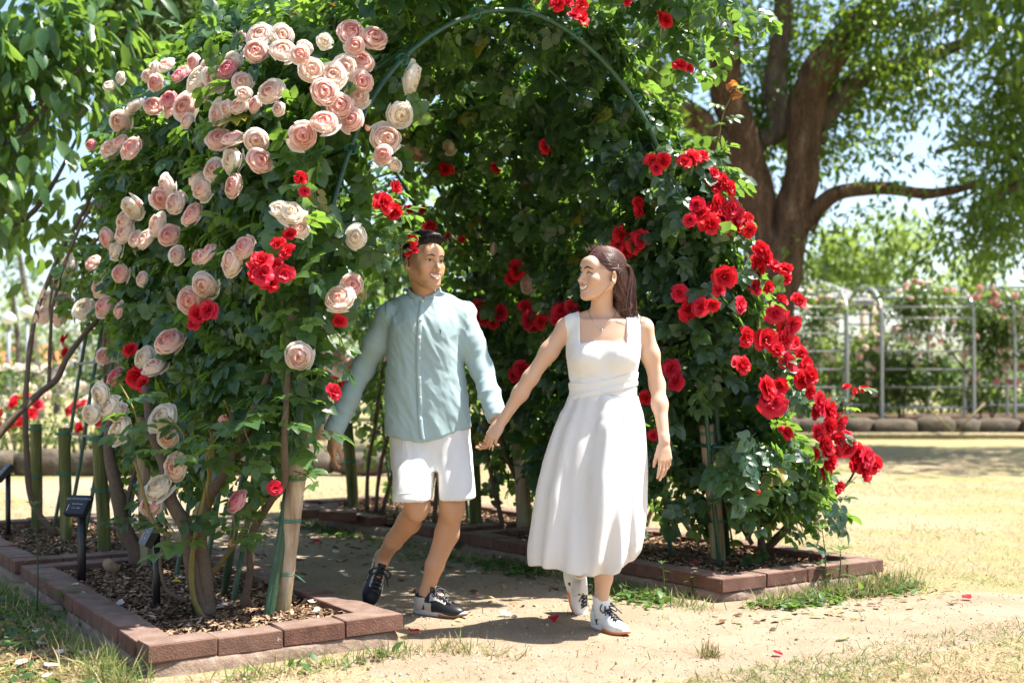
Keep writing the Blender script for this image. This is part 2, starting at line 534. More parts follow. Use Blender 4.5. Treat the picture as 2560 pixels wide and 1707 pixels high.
def flower_bed(label, a0, a1, b0, b1, b0e, b1e, n_chips, skip=None):
    """brick edged bed between a0 and a1; b0,b1 at the near end, b0e,b1e at the far end"""
    h = .068
    t = thing('flower_bed', label, 'flower bed', A((a0 + a1) / 2, (b0 + b1) / 2))
    c = [A(a0 + h, b0 + h), A(a0 + h, b1 - h), A(a1 - h, b1e - h), A(a1 - h, b0e + h)]
    sk = skip or {}
    # front row runs the full width, the side rows butt against it
    brick_row(t, A(a0 + h, b0), A(a0 + h, b1), sk.get(0, ()))
    g = .070
    brick_row(t, A(a0 + h + g, b1 - h), A(a1 - h - g, b1e - h), sk.get(1, ()))
    brick_row(t, A(a1 - h, b1e), A(a1 - h, b0e), sk.get(2, ()))
    brick_row(t, A(a1 - h - g, b0e + h), A(a0 + h + g, b0 + h), sk.get(3, ()))
    footing(t, c)
    q = [A(a0 + .1, b0 + .1), A(a0 + .1, b1 - .1), A(a1 - .1, b1e - .1), A(a1 - .1, b0e + .1)]
    n = 26
    V = []
    for i_ in range(n):
        for j_ in range(n):
            u, v = i_ / (n - 1), j_ / (n - 1)
            p = q[0] * ((1 - u) * (1 - v)) + q[1] * (u * (1 - v)) + q[2] * (u * v) + q[3] * ((1 - u) * v)
            V.append((p.x, p.y, 0))
    V = np.array(V)
    V[:, 2] = .062 + (vnoise(V, 5, 8) - .5) * .035
    i, j = np.meshgrid(np.arange(n - 1), np.arange(n - 1), indexing='ij')
    Fq = np.stack([i * n + j, (i + 1) * n + j, (i + 1) * n + j + 1, i * n + j + 1], -1).reshape(-1, 4)
    mobj('soil', V, Fq, SOIL, t)
    chips(t, 'bark_chips', q, n_chips)
    return t
BED1 = flower_bed('near left brick edged bed under the pink climbing rose', -.41, 1.84, -.66, .374, -.62, .374, 11000)
BED2 = flower_bed('rear left brick edged bed of mossy posts and bare canes', 1.98, 4.1, -.62, .374, -.6, .374, 4000)
BED3 = flower_bed('near right brick edged bed under the red climbing rose', -.50, 1.75, 2.05, 3.22, 1.95, 3.1, 6500)
BED4 = flower_bed('rear right brick edged bed with loose tilted coping behind the man', 1.9, 4.2, 1.93, 3.05, 1.8, 2.95, 3500, {3: (5, 6)})
# loose coping bricks lying askew on the rear right bed
for (px, py, rz, rx, ry, s) in ((790, 1278, .15, .06, -.10, 1.25), (845, 1285, .10, .05, .04, 1.0)):
    p = G(px, py, .12)
    m = Matrix.Translation(p) @ Matrix.Rotation(rz, 4, 'Z') @ Matrix.Rotation(rx, 4, 'X') @ Matrix.Rotation(ry, 4, 'Y') @ Matrix.Diagonal((s, 1.5, 1, 1))
    obj('brick', BRICK_ME[1], BED4, m)
# ------------------------------------------------------------------ green pipe arches
def pipe_mat():
    k = N('green_plastic_pipe')
    nz = k.noise(30)
    c = k.ramp(nz, [(.3, (.014, .052, .028)), (.7, (.034, .098, .052))])
    return k.done(k.bsdf(c, .38, .5))
PIPE = pipe_mat()
TIE = plain('green_tie_wire', (.02, .21, .145), .45)
def arch_unit(label, a_list, purlins, name='rose_arch'):
    t = thing(name, label, 'garden arch', A(sum(a_list) / len(a_list), 1.265))
    for k_, a_ in enumerate(a_list):
        jb = random.gauss(0, .012)
        us = np.linspace(0, 1, 64)
        b_, z_ = hoop(us, -.0)
        lean = random.gauss(0, .012)
        pts = [A(a_ + lean * z, b + jb, z) for b, z in zip(b_, z_)]
        h = tube_obj('hoop', pts, .0125, PIPE, t, 10)
    for u, d0, d1, ext0, ext1 in purlins:
        b_, z_ = hoop(u, .016)
        a0, a1 = a_list[0] - ext0, a_list[-1] + ext1
        pts = [A(a0, b_, z_ + random.gauss(0, .006)), A((a0 + a1) / 2, b_, z_ + random.gauss(-.006, .006)), A(a1, b_, z_ + random.gauss(0, .006))]
        tube_obj('crossbar', pts, .009, PIPE, t, 8, 8)
        for a_ in (a_list[0], a_list[-1]):
            c = A(a_, b_, z_)
            nb, nz = hoop_n(u)
            mb = MB()
            for s_ in (-.012, 0, .012):
                ring = []
                for q in range(11):
                    an = q * 2 * math.pi / 10
                    ring.append(c - BV * nb * .008 - Vector((0, 0, nz * .008)) + AV * (s_ + .004 * math.sin(an)) + (BV * nb + Vector((0, 0, nz))) * .027 * math.cos(an) + (BV * -nz + Vector((0, 0, nb))) * .02 * math.sin(an))
                mb.tube(ring, .0022, 5, False)
            mb.build('tie', TIE, t)
U_P = [.105, .175, .24, .31, .385, .455, .5, .545, .615, .69, .76, .825, .895]
PUR = [(u, 0, 0, random.uniform(.03, .09), random.uniform(.03, .1)) for u in U_P]
arch_unit('front green pipe rose arch whose hoop curves over the couple', [0, .4, .8, 1.2, 1.6], PUR)
arch_unit('rear green pipe rose arch behind the front one, bare at its left foot', [2.15, 2.54, 2.93, 3.31, 3.7], [(u, 0, 0, random.uniform(.03, .09), random.uniform(.03, .1)) for u in U_P])

STAKE = plain('green_garden_stake', (.028, .072, .032), .5, .5, 0, .25, 60, .6)
t = thing('garden_stake', 'thick green garden stake tied to the front left post', 'stake', G(666, 1540, .06))
_b, _z = hoop(np.linspace(.004, .25, 24))
tube_obj('stake', [A(-.0, b, z) for b, z in zip(_b, _z)], .0185, STAKE, t, 12)
t = thing('garden_stake', 'thick green garden stake standing free in the middle of the near left bed', 'stake', G(556, 1504, .06))
tube_obj('stake', [G(556, 1506, .04), W(574, 1398, 5.28), W(604, 1217, 5.28), W(622, 1150, 5.28), W(640, 1000, 5.3)], .017, STAKE, t, 12, 18)
t = thing('garden_stake', 'dark green garden stake tied to the front right post', 'stake', G(1821, 1402, .06))
tube_obj('stake', [G(1822, 1404, .04), W(1806, 1200, 6.42), W(1793, 1050, 6.42), W(1775, 850, 6.42)], .014, STAKE, t, 12, 18)
# ------------------------------------------------------------------ wooden posts tied to the hoops
def post_mat():
    k = N('weathered_post')
    p = k.pos()
    g = k.noise(26, p, 5, .65, (1, 1, .09))
    c = k.ramp(g, [(.3, (.20, .13, .08)), (.5, (.40, .30, .21)), (.72, (.56, .46, .36))])
    sep = k.n('ShaderNodeSeparateXYZ'); k.l(p, sep.inputs[0])
    low = k.n('ShaderNodeMapRange'); low.inputs[1].default_value = .62; low.inputs[2].default_value = .18
    k.l(k.math('ADD', sep.outputs[2], k.math('MULTIPLY', k.noise(9, p, 4, .6), .5)), low.inputs[0])
    moss = k.ramp(k.noise(30, p, 4, .6, (1, 1, .25)), [(.35, (.07, .085, .02)), (.7, (.22, .22, .07))])
    c = k.mix(k.math('MULTIPLY', low.outputs[0], .85), c, moss)
    return k.done(k.bsdf(c, .85, .25, k.bump(g, .7, .008)))
POST = post_mat()
def mossy_mat():
    k = N('mossy_post')
    p = k.pos()
    g = k.noise(26, p, 5, .65, (1, 1, .1))
    c = k.ramp(g, [(.3, (.045, .055, .016)), (.55, (.12, .13, .042)), (.75, (.24, .21, .10))])
    return k.done(k.bsdf(c, .88, .25, k.bump(g, .7, .008)))
MOSSY = mossy_mat()
def post(label, base, top, r, mat, ties, side=-1, group='wooden posts that hold the rose arches'):
    t = thing('wooden_post', label, 'post', base, group)
    P = smooth_path([base + Vector((0, 0, -.06)), base.lerp(top, .35) + Vector((.003, 0, 0)), base.lerp(top, .7), top], 16)
    n = 22
    V, Fs = tube_vf(P, np.r_[np.full(15, r), r * .985], n)
    rad = 1 + (vnoise(np.c_[np.tile(np.cos(np.arange(n) * 6.2832 / n), 16) * 2, np.tile(np.sin(np.arange(n) * 6.2832 / n), 16) * 2, np.repeat(np.arange(16), n) * .12], 1.2, base.x * 3) - .5) * .1
    C = np.repeat(P, n, 0)
    V[:16 * n] = C + (V[:16 * n] - C) * rad[:, None]
    Fs[0] = Fs[0]
    o = mobj('shaft', V, Fs, mat, t)
    for f in ties:
        c = base.lerp(top, f)
        mb = MB()
        for dz in (-.006, .0, .007):
            ring = []
            for q in range(25):
                an = q * 2 * math.pi / 24
                x = math.cos(an) * (r + .0035) + (side * .012 if math.cos(an) * side > 0 else 0) * 1.6
                ring.append(c + Vector((x, math.sin(an) * (r + .004), dz + .004 * math.sin(an * 1 + f * 9))))
            mb.tube(ring, .0018, 5, False)
        e0 = c + Vector((r, -.01, 0))
        if f < .4: mb.tube([e0, e0 + Vector((.02, -.01, -.005)), e0 + Vector((.055, -.02, -.03))], .0018, 5)
        mb.build('tie_wire', TIE, t)
    return t
z0 = .07
post('pale post leaning at the front left foot of the arch, mossy at its base', G(698, 1538, z0), W(748, 1150, 4.97), .037, POST, (.27, .62, .88))
post('split pale post with rusty stains at the front right foot of the arch', G(1798, 1406, z0), W(1767, 1060, 6.45), .041, POST, (.3, .62, .93), 1)
p = G(365, 1421, z0); post('pale post behind the near black name sign', p, p + Vector((-.02, .0, .80)), .034, POST, (.35, .55))
p = G(262, 1391, z0); post('thick mossy post nearest the cross row of bricks', p, p + Vector((-.035, 0, .68)), .036, MOSSY, (.55, .97))
p = G(165, 1356, z0); post('mossy post standing between two others in the rear left bed', p, p + Vector((-.01, 0, .70)), .036, MOSSY, (.6, .95))
p = G(92, 1322, z0); post('dark mossy post farthest left in the rear left bed', p, p + Vector((-.005, 0, .70)), .036, MOSSY, (.5, .95))
p = G(884, 1270, z0); post('mossy post farthest back, seen beside the hanging hand of the man', p, p + Vector((-.05, 0, .66)), .045, MOSSY, (.55, .95), 1)
p = G(1190, 1316, z0); post('mossy post just right of the shorts of the man', p, p + Vector((-.03, 0, .74)), .043, MOSSY, (.6, .95), 1)
p = G(1312, 1330, z0); post('brown post behind the joined hands of the couple', p, p + Vector((-.05, 0, .80)), .05, POST, (.55, .85), 1)

# ------------------------------------------------------------------ black name signs in the beds
SIGN = plain('black_sign_metal', (.012, .013, .016), .42, .5)
WHITE = plain('white_print', (.72, .72, .70), .6, .3, var=.03)
def text_mesh(body, size):
    c = bpy.data.curves.new('lettering', 'FONT'); c.body = body; c.size = size; c.align_x = 'CENTER'
    o = bpy.data.objects.new('lettering', c); COL.objects.link(o)
    dg = bpy.context.evaluated_depsgraph_get(); dg.update()
    me = bpy.data.meshes.new_from_object(o.evaluated_get(dg))
    bpy.data.objects.remove(o); me.materials.clear(); me.materials.append(WHITE); me.name = 'lettering'
    return me
def name_sign(label, base, h, face, wdt, hgt, tilt, lines, lean=0.0, rule=True):
    """panel tilted back on a square post; face is the heading of the panel's front"""
    t = thing('name_sign', label, 'sign', base, 'black rose name signs')
    Rz = Matrix.Rotation(face, 4, 'Z')
    m = Matrix.Translation(base) @ Rz
    mb = MB(); mb.box((0, .012, h / 2 - .03), (.032, .024, h + .06))
    mb.build('stake', SIGN, t, False, m)
    bm = bmesh.new(); bmesh.ops.create_cube(bm, size=1)
    for v in bm.verts: v.co = Vector((v.co.x * wdt, v.co.y * .034, v.co.z * hgt))
    bmesh.ops.bevel(bm, geom=bm.edges[:], offset=.003, segments=2, affect='EDGES')
    me = bpy.data.meshes.new('panel'); bm.to_mesh(me); bm.free(); me.materials.append(SIGN)
    pm = Matrix.Translation(base) @ Rz @ Matrix.Translation((0, -.012, h)) @ Matrix.Rotation(-tilt, 4, 'X') @ Matrix.Rotation(lean, 4, 'Y')
    pn = obj('panel', me, t, pm)
    for (body, size, x, z) in lines:
        tm = text_mesh(body, size)
        obj('lettering', tm, pn, pm @ Matrix.Translation((x, -.0178, z)) @ Matrix.Rotation(math.radians(90), 4, 'X'))
    if rule:
        mb = MB(); mb.box((-wdt * .36, -.0178, -hgt * .18), (.0022, .0012, hgt * .34))
        mb.build('rule_line', WHITE, pn, False, pm)
LINES = [('ピエール ドゥ ロンサール', .0118, 0, .026), ('Pierre de Ronsard', .0080, .004, .000), ('F  ﾌﾗﾝｽ  1987年', .0070, .004, -.022)]
p = G(478 / 2.386 + 0, 1050 + 1000 / 2.386, .06)
name_sign('black name sign with crisp white lettering standing beside the left brick edge', p, .395, -.30, .115, .105, .62, LINES, .0)
p = G(917 / 2.386, 1050 + 1130 / 2.386, .06)
name_sign('olive faced name sign turned aside in front of the main rose trunk', p, .33, -1.0, .105, .115, .5, [('ピエール', .012, 0, .02), ('ﾛﾝｻｰﾙ', .010, 0, .0), ('F 1987', .008, 0, -.03)], .0, True)
p = G(36 / 2.386, 1050 + 715 / 2.386, .06)
name_sign('dark name sign at the far left of the rear bed', p, .42, -.95, .105, .125, .72, [('ロココ', .013, 0, .02), ('Rokoko', .009, 0, -.005)], .0)
p = G(1872, 1362, .06)
name_sign('black name sign half hidden by red rose leaves in the right bed', p, .33, .1, .10, .10, .5, [], .0, False)
# ------------------------------------------------------------------ leaves and blooms
def leaflet(L, Wd, base, ang, droop=.18, fold=.10):
    """12-triangle ovate leaflet folded along its midrib"""
    ys = [0, .22, .52, .80, 1.0]
    ws = [0, .40, .50, .30, 0]
    V = [];
    for y in ys: V.append((0, y * L, -droop * L * y * y))
    for y, w in zip(ys[1:4], ws[1:4]):
        for s in (-1, 1): V.append((s * w * Wd, y * L, -droop * L * y * y + fold * Wd))
    ca, sa = math.cos(ang), math.sin(ang)
    V = [(x * ca + y * sa + base[0], -x * sa + y * ca + base[1], z + base[2]) for x, y, z in V]
    T = [(0, 1, 5), (0, 6, 1), (3, 4, 9), (3, 10, 4)]
    Q = [(1, 2, 7, 5), (1, 6, 8, 2), (2, 3, 9, 7), (2, 8, 10, 3)]
    for a, b, c, d in Q: T += [(a, b, c), (a, c, d)]
    return V, [(a, c, b) for a, b, c in T]
def rose_leaf(seed, n=5):
    r = random.Random(seed)
    V, T = [], []
    spots = [((0, .62, 0), 0, 1.12), ((.02, .55, 0), .95, 1), ((-.02, .53, 0), -.95, 1), ((.02, .30, 0), 1.15, .82), ((-.02, .28, 0), -1.15, .82), ((.02, .12, 0), 1.25, .6), ((-.02, .1, 0), -1.25, .6)][:n]
    for base, an, s in spots:
        v, t = leaflet(.40 * s * r.uniform(.9, 1.1), .32 * s * r.uniform(.9, 1.1), (base[0], base[1], r.uniform(-.02, .02)), an + r.uniform(-.2, .2), r.uniform(.05, .4), r.uniform(.03, .17))
        k = len(V); V += v; T += [tuple(i + k for i in f) for f in t]
    k = len(V)                                                     # the stalk
    V += [(-.008, 0, 0), (.008, 0, 0), (.006, .62, .004), (-.006, .62, .004)]
    T += [(k, k + 1, k + 2), (k, k + 2, k + 3)]
    return np.array(V), np.array(T)
ROSE_LEAF = [rose_leaf(q, 5 if q != 3 else 7) for q in range(4)]
LEAF_RED = leaf_mat('red_rose_leaf', (.022, .058, .033), (.048, .114, .058), (.105, .180, .092), (.29, .50, .06), .38, .32, .65, (.30, .22, .03))
LEAF_PINK = leaf_mat('pink_rose_leaf', (.024, .066, .025), (.054, .128, .046), (.120, .205, .070), (.32, .55, .06), .38, .34, .6, (.32, .24, .03))
LEAF_COPPER = leaf_mat('copper_young_leaf', (.16, .035, .012), (.30, .08, .02), (.30, .17, .04), (.55, .18, .03), .4, .35, .5)
CANE = plain('old_rose_cane', (.125, .088, .062), .85, .25, 0, .45, 60, .6)
CANE_G = plain('green_rose_cane', (.17, .135, .035), .6, .35, 0, .4, 40, .3)
def mk_leaf_meshes(mat, tmpl, nm='leaf'):
    return [np_mesh(nm, v, t, mat) for v, t in tmpl]
ML_RED, ML_PINK, ML_COPPER = (mk_leaf_meshes(m, ROSE_LEAF) for m in (LEAF_RED, LEAF_PINK, LEAF_COPPER))

def petal_grid(nu, nv): 
    i, j = np.meshgrid(np.arange(nu - 1), np.arange(nv - 1), indexing='ij')
    return np.stack([i * nv + j, (i + 1) * nv + j, (i + 1) * nv + j + 1, i * nv + j + 1], -1).reshape(-1, 4)
def full_rose(seed, inner, mid, outer, n=54):
    """many-petalled cup rose, radius about 1, opening along +Z"""
    r = np.random.default_rng(seed)
    Vs, Fs, Cs = [], [], []
    k = 0
    for i in range(n):
        f = i / (n - 1)
        rho = .05 + .85 * f ** .80
        phi = i * 2.39996 + r.normal(0, .25)
        half = (1.25 if f < .3 else .95 if f < .75 else .80) * r.uniform(.85, 1.15)
        nu, nv = (7, 5)
        u = np.linspace(-1, 1, nu)[:, None]
        v = np.linspace(0, 1, nv)[None, :]
        zt = .30 + .07 * r.normal() * (1 - .4 * f) - .10 * f * f       # height of the rim
        zb = -.62 + .72 * (1 - f) ** .7                                 # inner petals sit high, packed
        z = zb + (zt - zb) * v
        bulge = np.sin(np.clip(v, 0, 1) * math.pi * .62 + .15)
        rad = rho * (.22 + .86 * bulge)
        flare = 0
        if f > .80:                                                    # guard petals lie open
            flare = (f - .80) / .20 * r.uniform(.25, 1.0)
            rad = rad + .42 * flare * v ** 2.2
            z = z - .50 * flare * v ** 2.5
        elif f < .45: rad = rad * (1 - .30 * v ** 3)
        ruff = r.normal(0, .035) * np.sin(u * 4 + r.uniform(0, 6)) * v ** 2 + r.normal(0, .02, (nu, nv)) * v
        rad = rad + ruff
        tipc = (1 - u ** 2 * .22 * v)                                   # rounded rim
        z = zb + (z - zb) * tipc
        a = phi + half * u * (.45 + .55 * np.sqrt(np.sin(np.clip(v * .8 + .2, 0, 1) * math.pi / 2)))
        V = np.stack([rad * np.cos(a), rad * np.sin(a), z + 0 * u], -1).reshape(-1, 3)
        Vs.append(V); Fs.append(petal_grid(nu, nv) + k); k += len(V)
        vv = np.broadcast_to(v, (nu, nv)).reshape(-1, 1)
        base = np.array(inner) * (1 - f) ** 1.2 + np.array(mid) * (2 * f * (1 - f)) + np.array(outer) * f ** 1.6
        base = base / ((1 - f) ** 1.2 + 2 * f * (1 - f) + f ** 1.6)
        c = base * (1 - .05 * (1 - vv)) + (np.array(outer) - base) * (.45 * vv ** 3) * (f > .25)
        Cs.append(c * r.uniform(.94, 1.04))
    # the packed heart between the petals
    nu, nv = 5, 17
    rr = np.linspace(0, .80, nu)[:, None]; aa = np.linspace(0, 2 * math.pi, nv)[None, :]
    zz = .16 - .22 * (rr / .8) ** 2 + .04 * r.normal(size=(nu, nv)); zz[:, -1] = zz[:, 0]
    V = np.stack([rr * np.cos(aa), rr * np.sin(aa), zz], -1).reshape(-1, 3)
    Vs.append(V); Fs.append(petal_grid(nu, nv) + k); Cs.append(np.tile(np.array(inner) * .55 + np.array(mid) * .45, (len(V), 1)))
    return np.concatenate(Vs), np.concatenate(Fs), np.clip(np.concatenate(Cs), 0, 1)
def open_rose(seed, inner, outer, n=15):
    """loose ruffled rose with few petals"""
    r = np.random.default_rng(seed)
    Vs, Fs, Cs = [], [], []
    k = 0
    for i in range(n):
        f = i / (n - 1)
        phi = i * 2.39996 + r.normal(0, .3)
        L = (.45 + .55 * f) * r.uniform(.85, 1.1)
        lift = math.radians(78 - 66 * f + r.normal(0, 12))
        nu, nv = 6, 5
        u = np.linspace(-1, 1, nu)[:, None]; v = np.linspace(0, 1, nv)[None, :]
        w = L * .62 * np.sin(np.clip(v * .80 + .12, 0, 1) * math.pi * .62) * r.uniform(.9, 1.15)
        x = u * w
        y = L * v * (1 - .16 * u ** 2)
        curl = (.22 * u ** 2 * L * (1 - f * .6)) + r.normal(0, .10) * np.sin(u * 5 + r.uniform(0, 6)) * v - .20 * v ** 3 * f * L + r.normal(0, .045, (nu, nv)) * v
        yy = y * math.cos(lift) - curl * math.sin(lift) + .05
        zz = y * math.sin(lift) + curl * math.cos(lift)
        V = np.stack([x * math.cos(phi) - yy * math.sin(phi), x * math.sin(phi) + yy * math.cos(phi), zz], -1).reshape(-1, 3)
        Vs.append(V); Fs.append(petal_grid(nu, nv) + k); k += len(V)
        vv = np.broadcast_to(v, (nu, nv)).reshape(-1, 1)
        c = np.array(inner) * (1 - vv * .8) + np.array(outer) * vv * .8
        Cs.append(np.clip(c * r.uniform(.82, 1.12), 0, 1))
    # yellow middle
    V, F_ = [], []
    for q in range(9):
        a = q * .7; rr = .05 + .09 * (q % 3) / 2
        V += [(rr * math.cos(a), rr * math.sin(a), .05), (rr * 1.8 * math.cos(a) + .015, rr * 1.8 * math.sin(a), .20), (rr * 1.8 * math.cos(a) - .02, rr * 1.8 * math.sin(a) + .02, .22), (rr * math.cos(a) - .02, rr * math.sin(a), .05)]
        F_.append((k, k + 1, k + 2, k + 3)); k += 4
    Vs.append(np.array(V)); Fs.append(np.array(F_)); Cs.append(np.tile((.55, .33, .03), (len(V), 1)))
    return np.concatenate(Vs), np.concatenate(Fs), np.concatenate(Cs)
def bud_shape(seed, inner, outer):
    r = np.random.default_rng(seed)
    Vs, Fs, Cs, k = [], [], [], 0
    for i in range(6):
        phi = i * 2.4; nu, nv = 5, 5
        u = np.linspace(-1, 1, nu)[:, None]; v = np.linspace(0, 1, nv)[None, :]
        rad = (.18 + .06 * i) * (np.sin(v * 2.5 + .3)) + .05
        a = phi + u * 1.2
        V = np.stack([rad * np.cos(a), rad * np.sin(a), v * (1.1 - .06 * i) * (1 - .12 * u * u)], -1).reshape(-1, 3)
        Vs.append(V); Fs.append(petal_grid(nu, nv) + k); k += len(V)
        Cs.append(np.tile(np.array(inner) * (1 - i / 6) + np.array(outer) * (i / 6), (len(V), 1)))
    return np.concatenate(Vs), np.concatenate(Fs), np.concatenate(Cs)
def petal_mat(name, tw=.34, rough=.6):
    k = N(name)
    c = k.attr('tint3', 'Color')
    oi = k.n('ShaderNodeObjectInfo')
    c = k.mix(k.math('MULTIPLY', oi.outputs['Random'], .10), c, (.90, .78, .62), 'MULTIPLY')
    return k.thin(c, c, tw, rough, .25)
PETAL = petal_mat('rose_petal', .54)
PETAL_R = petal_mat('red_rose_petal', .30, .5)
TONES = {'pink': ((.96, .50, .43), (.96, .61, .54), (.97, .83, .76)), 'pale': ((.96, .64, .53), (.97, .75, .66), (.97, .91, .84)),
         'cream': ((.96, .80, .60), (.96, .87, .73), (.97, .94, .86)), 'deep': ((.86, .22, .30), (.90, .36, .41), (.94, .62, .60))}
BLOOM = {}
for nm, (a_, b_, c_) in TONES.items():
    BLOOM[nm] = []
    for q in range(6):
        v, f, c = full_rose(q * 7 + len(nm), a_, b_, c_, (62, 50, 70, 56, 44, 64)[q])
        BLOOM[nm].append(np_mesh('bloom', v, f, PETAL, True, {'tint3': c}))
BLOOM['red'] = []
for q in range(6):
    v, f, c = open_rose(q, (.60, .010, .018), (.78, .022, .042) if q < 4 else (.74, .030, .075), 17 + q % 5)
    BLOOM['red'].append(np_mesh('bloom', v, f, PETAL_R, True, {'tint3': c}))
v, f, c = bud_shape(1, (.85, .35, .33), (.90, .72, .55)); BLOOM['bud'] = [np_mesh('bud', v, f, PETAL, True, {'tint3': c})]
v, f, c = bud_shape(2, (.55, .01, .02), (.66, .02, .03)); BLOOM['redbud'] = [np_mesh('bud', v, f, PETAL_R, True, {'tint3': c})]

# ------------------------------------------------------------------ where the leaves are: a thick skin round the hoops
UL = [0, .06, .10, .16, .22, .30, .36, .42, .5, .58, .66, .74, .80, .86, .91, .95, 1.0]
OUT = [.06, .10, .20, .30, .36, .42, .46, .48, .40, .32, .24, .22, .30, .52, .80, .76, .25]
OUT2 = [.02, .05, .08, .12, .16, .22, .30, .34, .34, .32, .30, .30, .34, .38, .40, .30, .1]
INN = [-.01, -.01, -.02, -.06, -.12, -.17, -.14, -.08, -.06, -.08, -.12, -.14, -.15, -.16, -.16, -.14, -.1]
AMIN = [-.02, -.04, -.06, -.14, -.26, -.28, -.16, .03, .04, .02, -.14, -.26, -.28, -.34, -.42, -.40, -.2]
def swell(a, u):
    g = np.exp(-((u - .37) / .10) ** 2) * np.clip((a - .1) / .9, 0, 1) * .45
    return 1 + g + np.exp(-((u - .60) / .06) ** 2) * .25
def shell_excess(P):
    """how far points (n,3) lie outside the leafy skin (<=0 inside), with their a, u, d"""
    P = np.asarray(P, float)
    r = P - np.array(L0)
    a = r[:, 0] * AV.x + r[:, 1] * AV.y
    b = r[:, 0] * BV.x + r[:, 1] * BV.y
    d2 = (b[:, None] - HC[None, :, 0]) ** 2 + (P[:, 2][:, None] - HC[None, :, 1]) ** 2
    i = d2.argmin(1)
    u = i / 239
    d = np.sqrt(d2[np.arange(len(P)), i]) * np.sign((b - HC[i, 0]) * HN[i, 0] + (P[:, 2] - HC[i, 1]) * HN[i, 1])
    out = np.where(a < 2.0, np.interp(u, UL, OUT) * swell(a, u), np.interp(u, UL, OUT2))
    ex = np.maximum.reduce([d - out, np.interp(u, UL, INN) - d, np.interp(u, UL, AMIN) - a, a - 4.1])
    return ex, a, u, d
def on_skin(px, py, Y=None, Y0=4.2, Y1=10.5):
    """where the sight line through a photo pixel meets the leafy skin, and the outward normal there"""
    ys = np.linspace(Y0, Y1, 320) if Y is None else np.array([Y])
    P = np.stack([(px - CX) / F * ys, ys, EYE - (py - HY) / F * ys], -1)
    ex, a, u, d = shell_excess(P)
    hit = np.where(ex <= 0)[0]
    i = hit[0] if len(hit) else ex.argmin()
    nb, nz = hoop_n(u[i])
    s = 1 if d[i] > -.03 else -1
    n = (BV * float(nb) + Vector((0, 0, float(nz)))) * s
    if a[i] < .05: n = n * .5 - AV * .8
    return Vector(P[i]), n.normalized()
BUSH = {}
def rose_bush(key, label, base, cat='rose bush'):
    BUSH[key] = thing('climbing_rose', label, cat, base, 'climbing roses trained over the arches')
    return BUSH[key]
BLOOMS = []
def add_bloom(bush, kind, p, n, rad, nm='bloom'):
    BLOOMS.append((tuple(p), tuple((n + (Vector((0, 0, EYE)) - p).normalized() * 1.5).normalized()), rad))
    d = (n * .75 + (Vector((0, 0, EYE)) - p).normalized() * .65 + Vector((random.gauss(0, .3), random.gauss(0, .3), random.gauss(.12, .3)))).normalized()
    R = frames(np.array([tuple(d.orthogonal())]), np.array([tuple(d)]))[0]
    spin = Matrix.Rotation(random.uniform(0, 6.28), 4, 'Z')
    sq = Matrix.Diagonal((random.uniform(.92, 1.08), random.uniform(.92, 1.08), random.uniform(.85, 1.1), 1))
    return obj(nm, random.choice(BLOOM[kind]), bush, mat4(R, p, rad) @ spin @ sq)
def clear_of_blooms(R, T, S):
    """drop most leaves that would stand straight in front of an open bloom"""
    keep = np.ones(len(T), bool)
    for p, d, rad in BLOOMS:
        v = T - np.array(p); t = v @ np.array(d)
        r = np.linalg.norm(v - t[:, None] * np.array(d), axis=1)
        keep &= ~((t > -.02) & (t < .45) & (r < rad * 1.2 + .03) & (RNG.random(len(T)) < .93))
    return R[keep], T[keep], S[keep]
def clear_of_posts(R, T, S):
    """keep the front posts free of leaves"""
    keep = np.ones(len(T), bool)
    for base, top in CLEAR:
        f = np.clip((T[:, 2] - base[2]) / (top[2] - base[2]), -.1, 1.0)
        x = base[0] + (top[0] - base[0]) * f
        bear = T[:, 0] / T[:, 1] * base[1]
        keep &= ~((np.abs(bear - x) < .085) & (T[:, 1] < base[1] + .05) & (T[:, 2] < top[2] + .03) & (RNG.random(len(T)) < .95))
    mid = T + R[:, :, 1] * (S * .5)[:, None]                  # and the front hoop's curve
    _, a, u, d = shell_excess(mid)
    keep &= ~((u > .26) & (u < .63) & (a < .12) & (np.abs(d) < .12))
    keep &= ~((u > .26) & (u < .63) & (a < .02) & (d < .20) & (d > -.20) & (RNG.random(len(T)) < .8))
    return R[keep], T[keep], S[keep]
CLEAR = [(G(1798, 1406, .07), W(1767, 1075, 6.45)), (G(698, 1538, .07), W(748, 1150, 4.97)), (G(1312, 1330, .07), G(1312, 1330, .07) + Vector((-.05, 0, .72)))]
def screen(P):
    return CX + P[:, 0] / P[:, 1] * F, HY - (P[:, 2] - EYE) / P[:, 1] * F
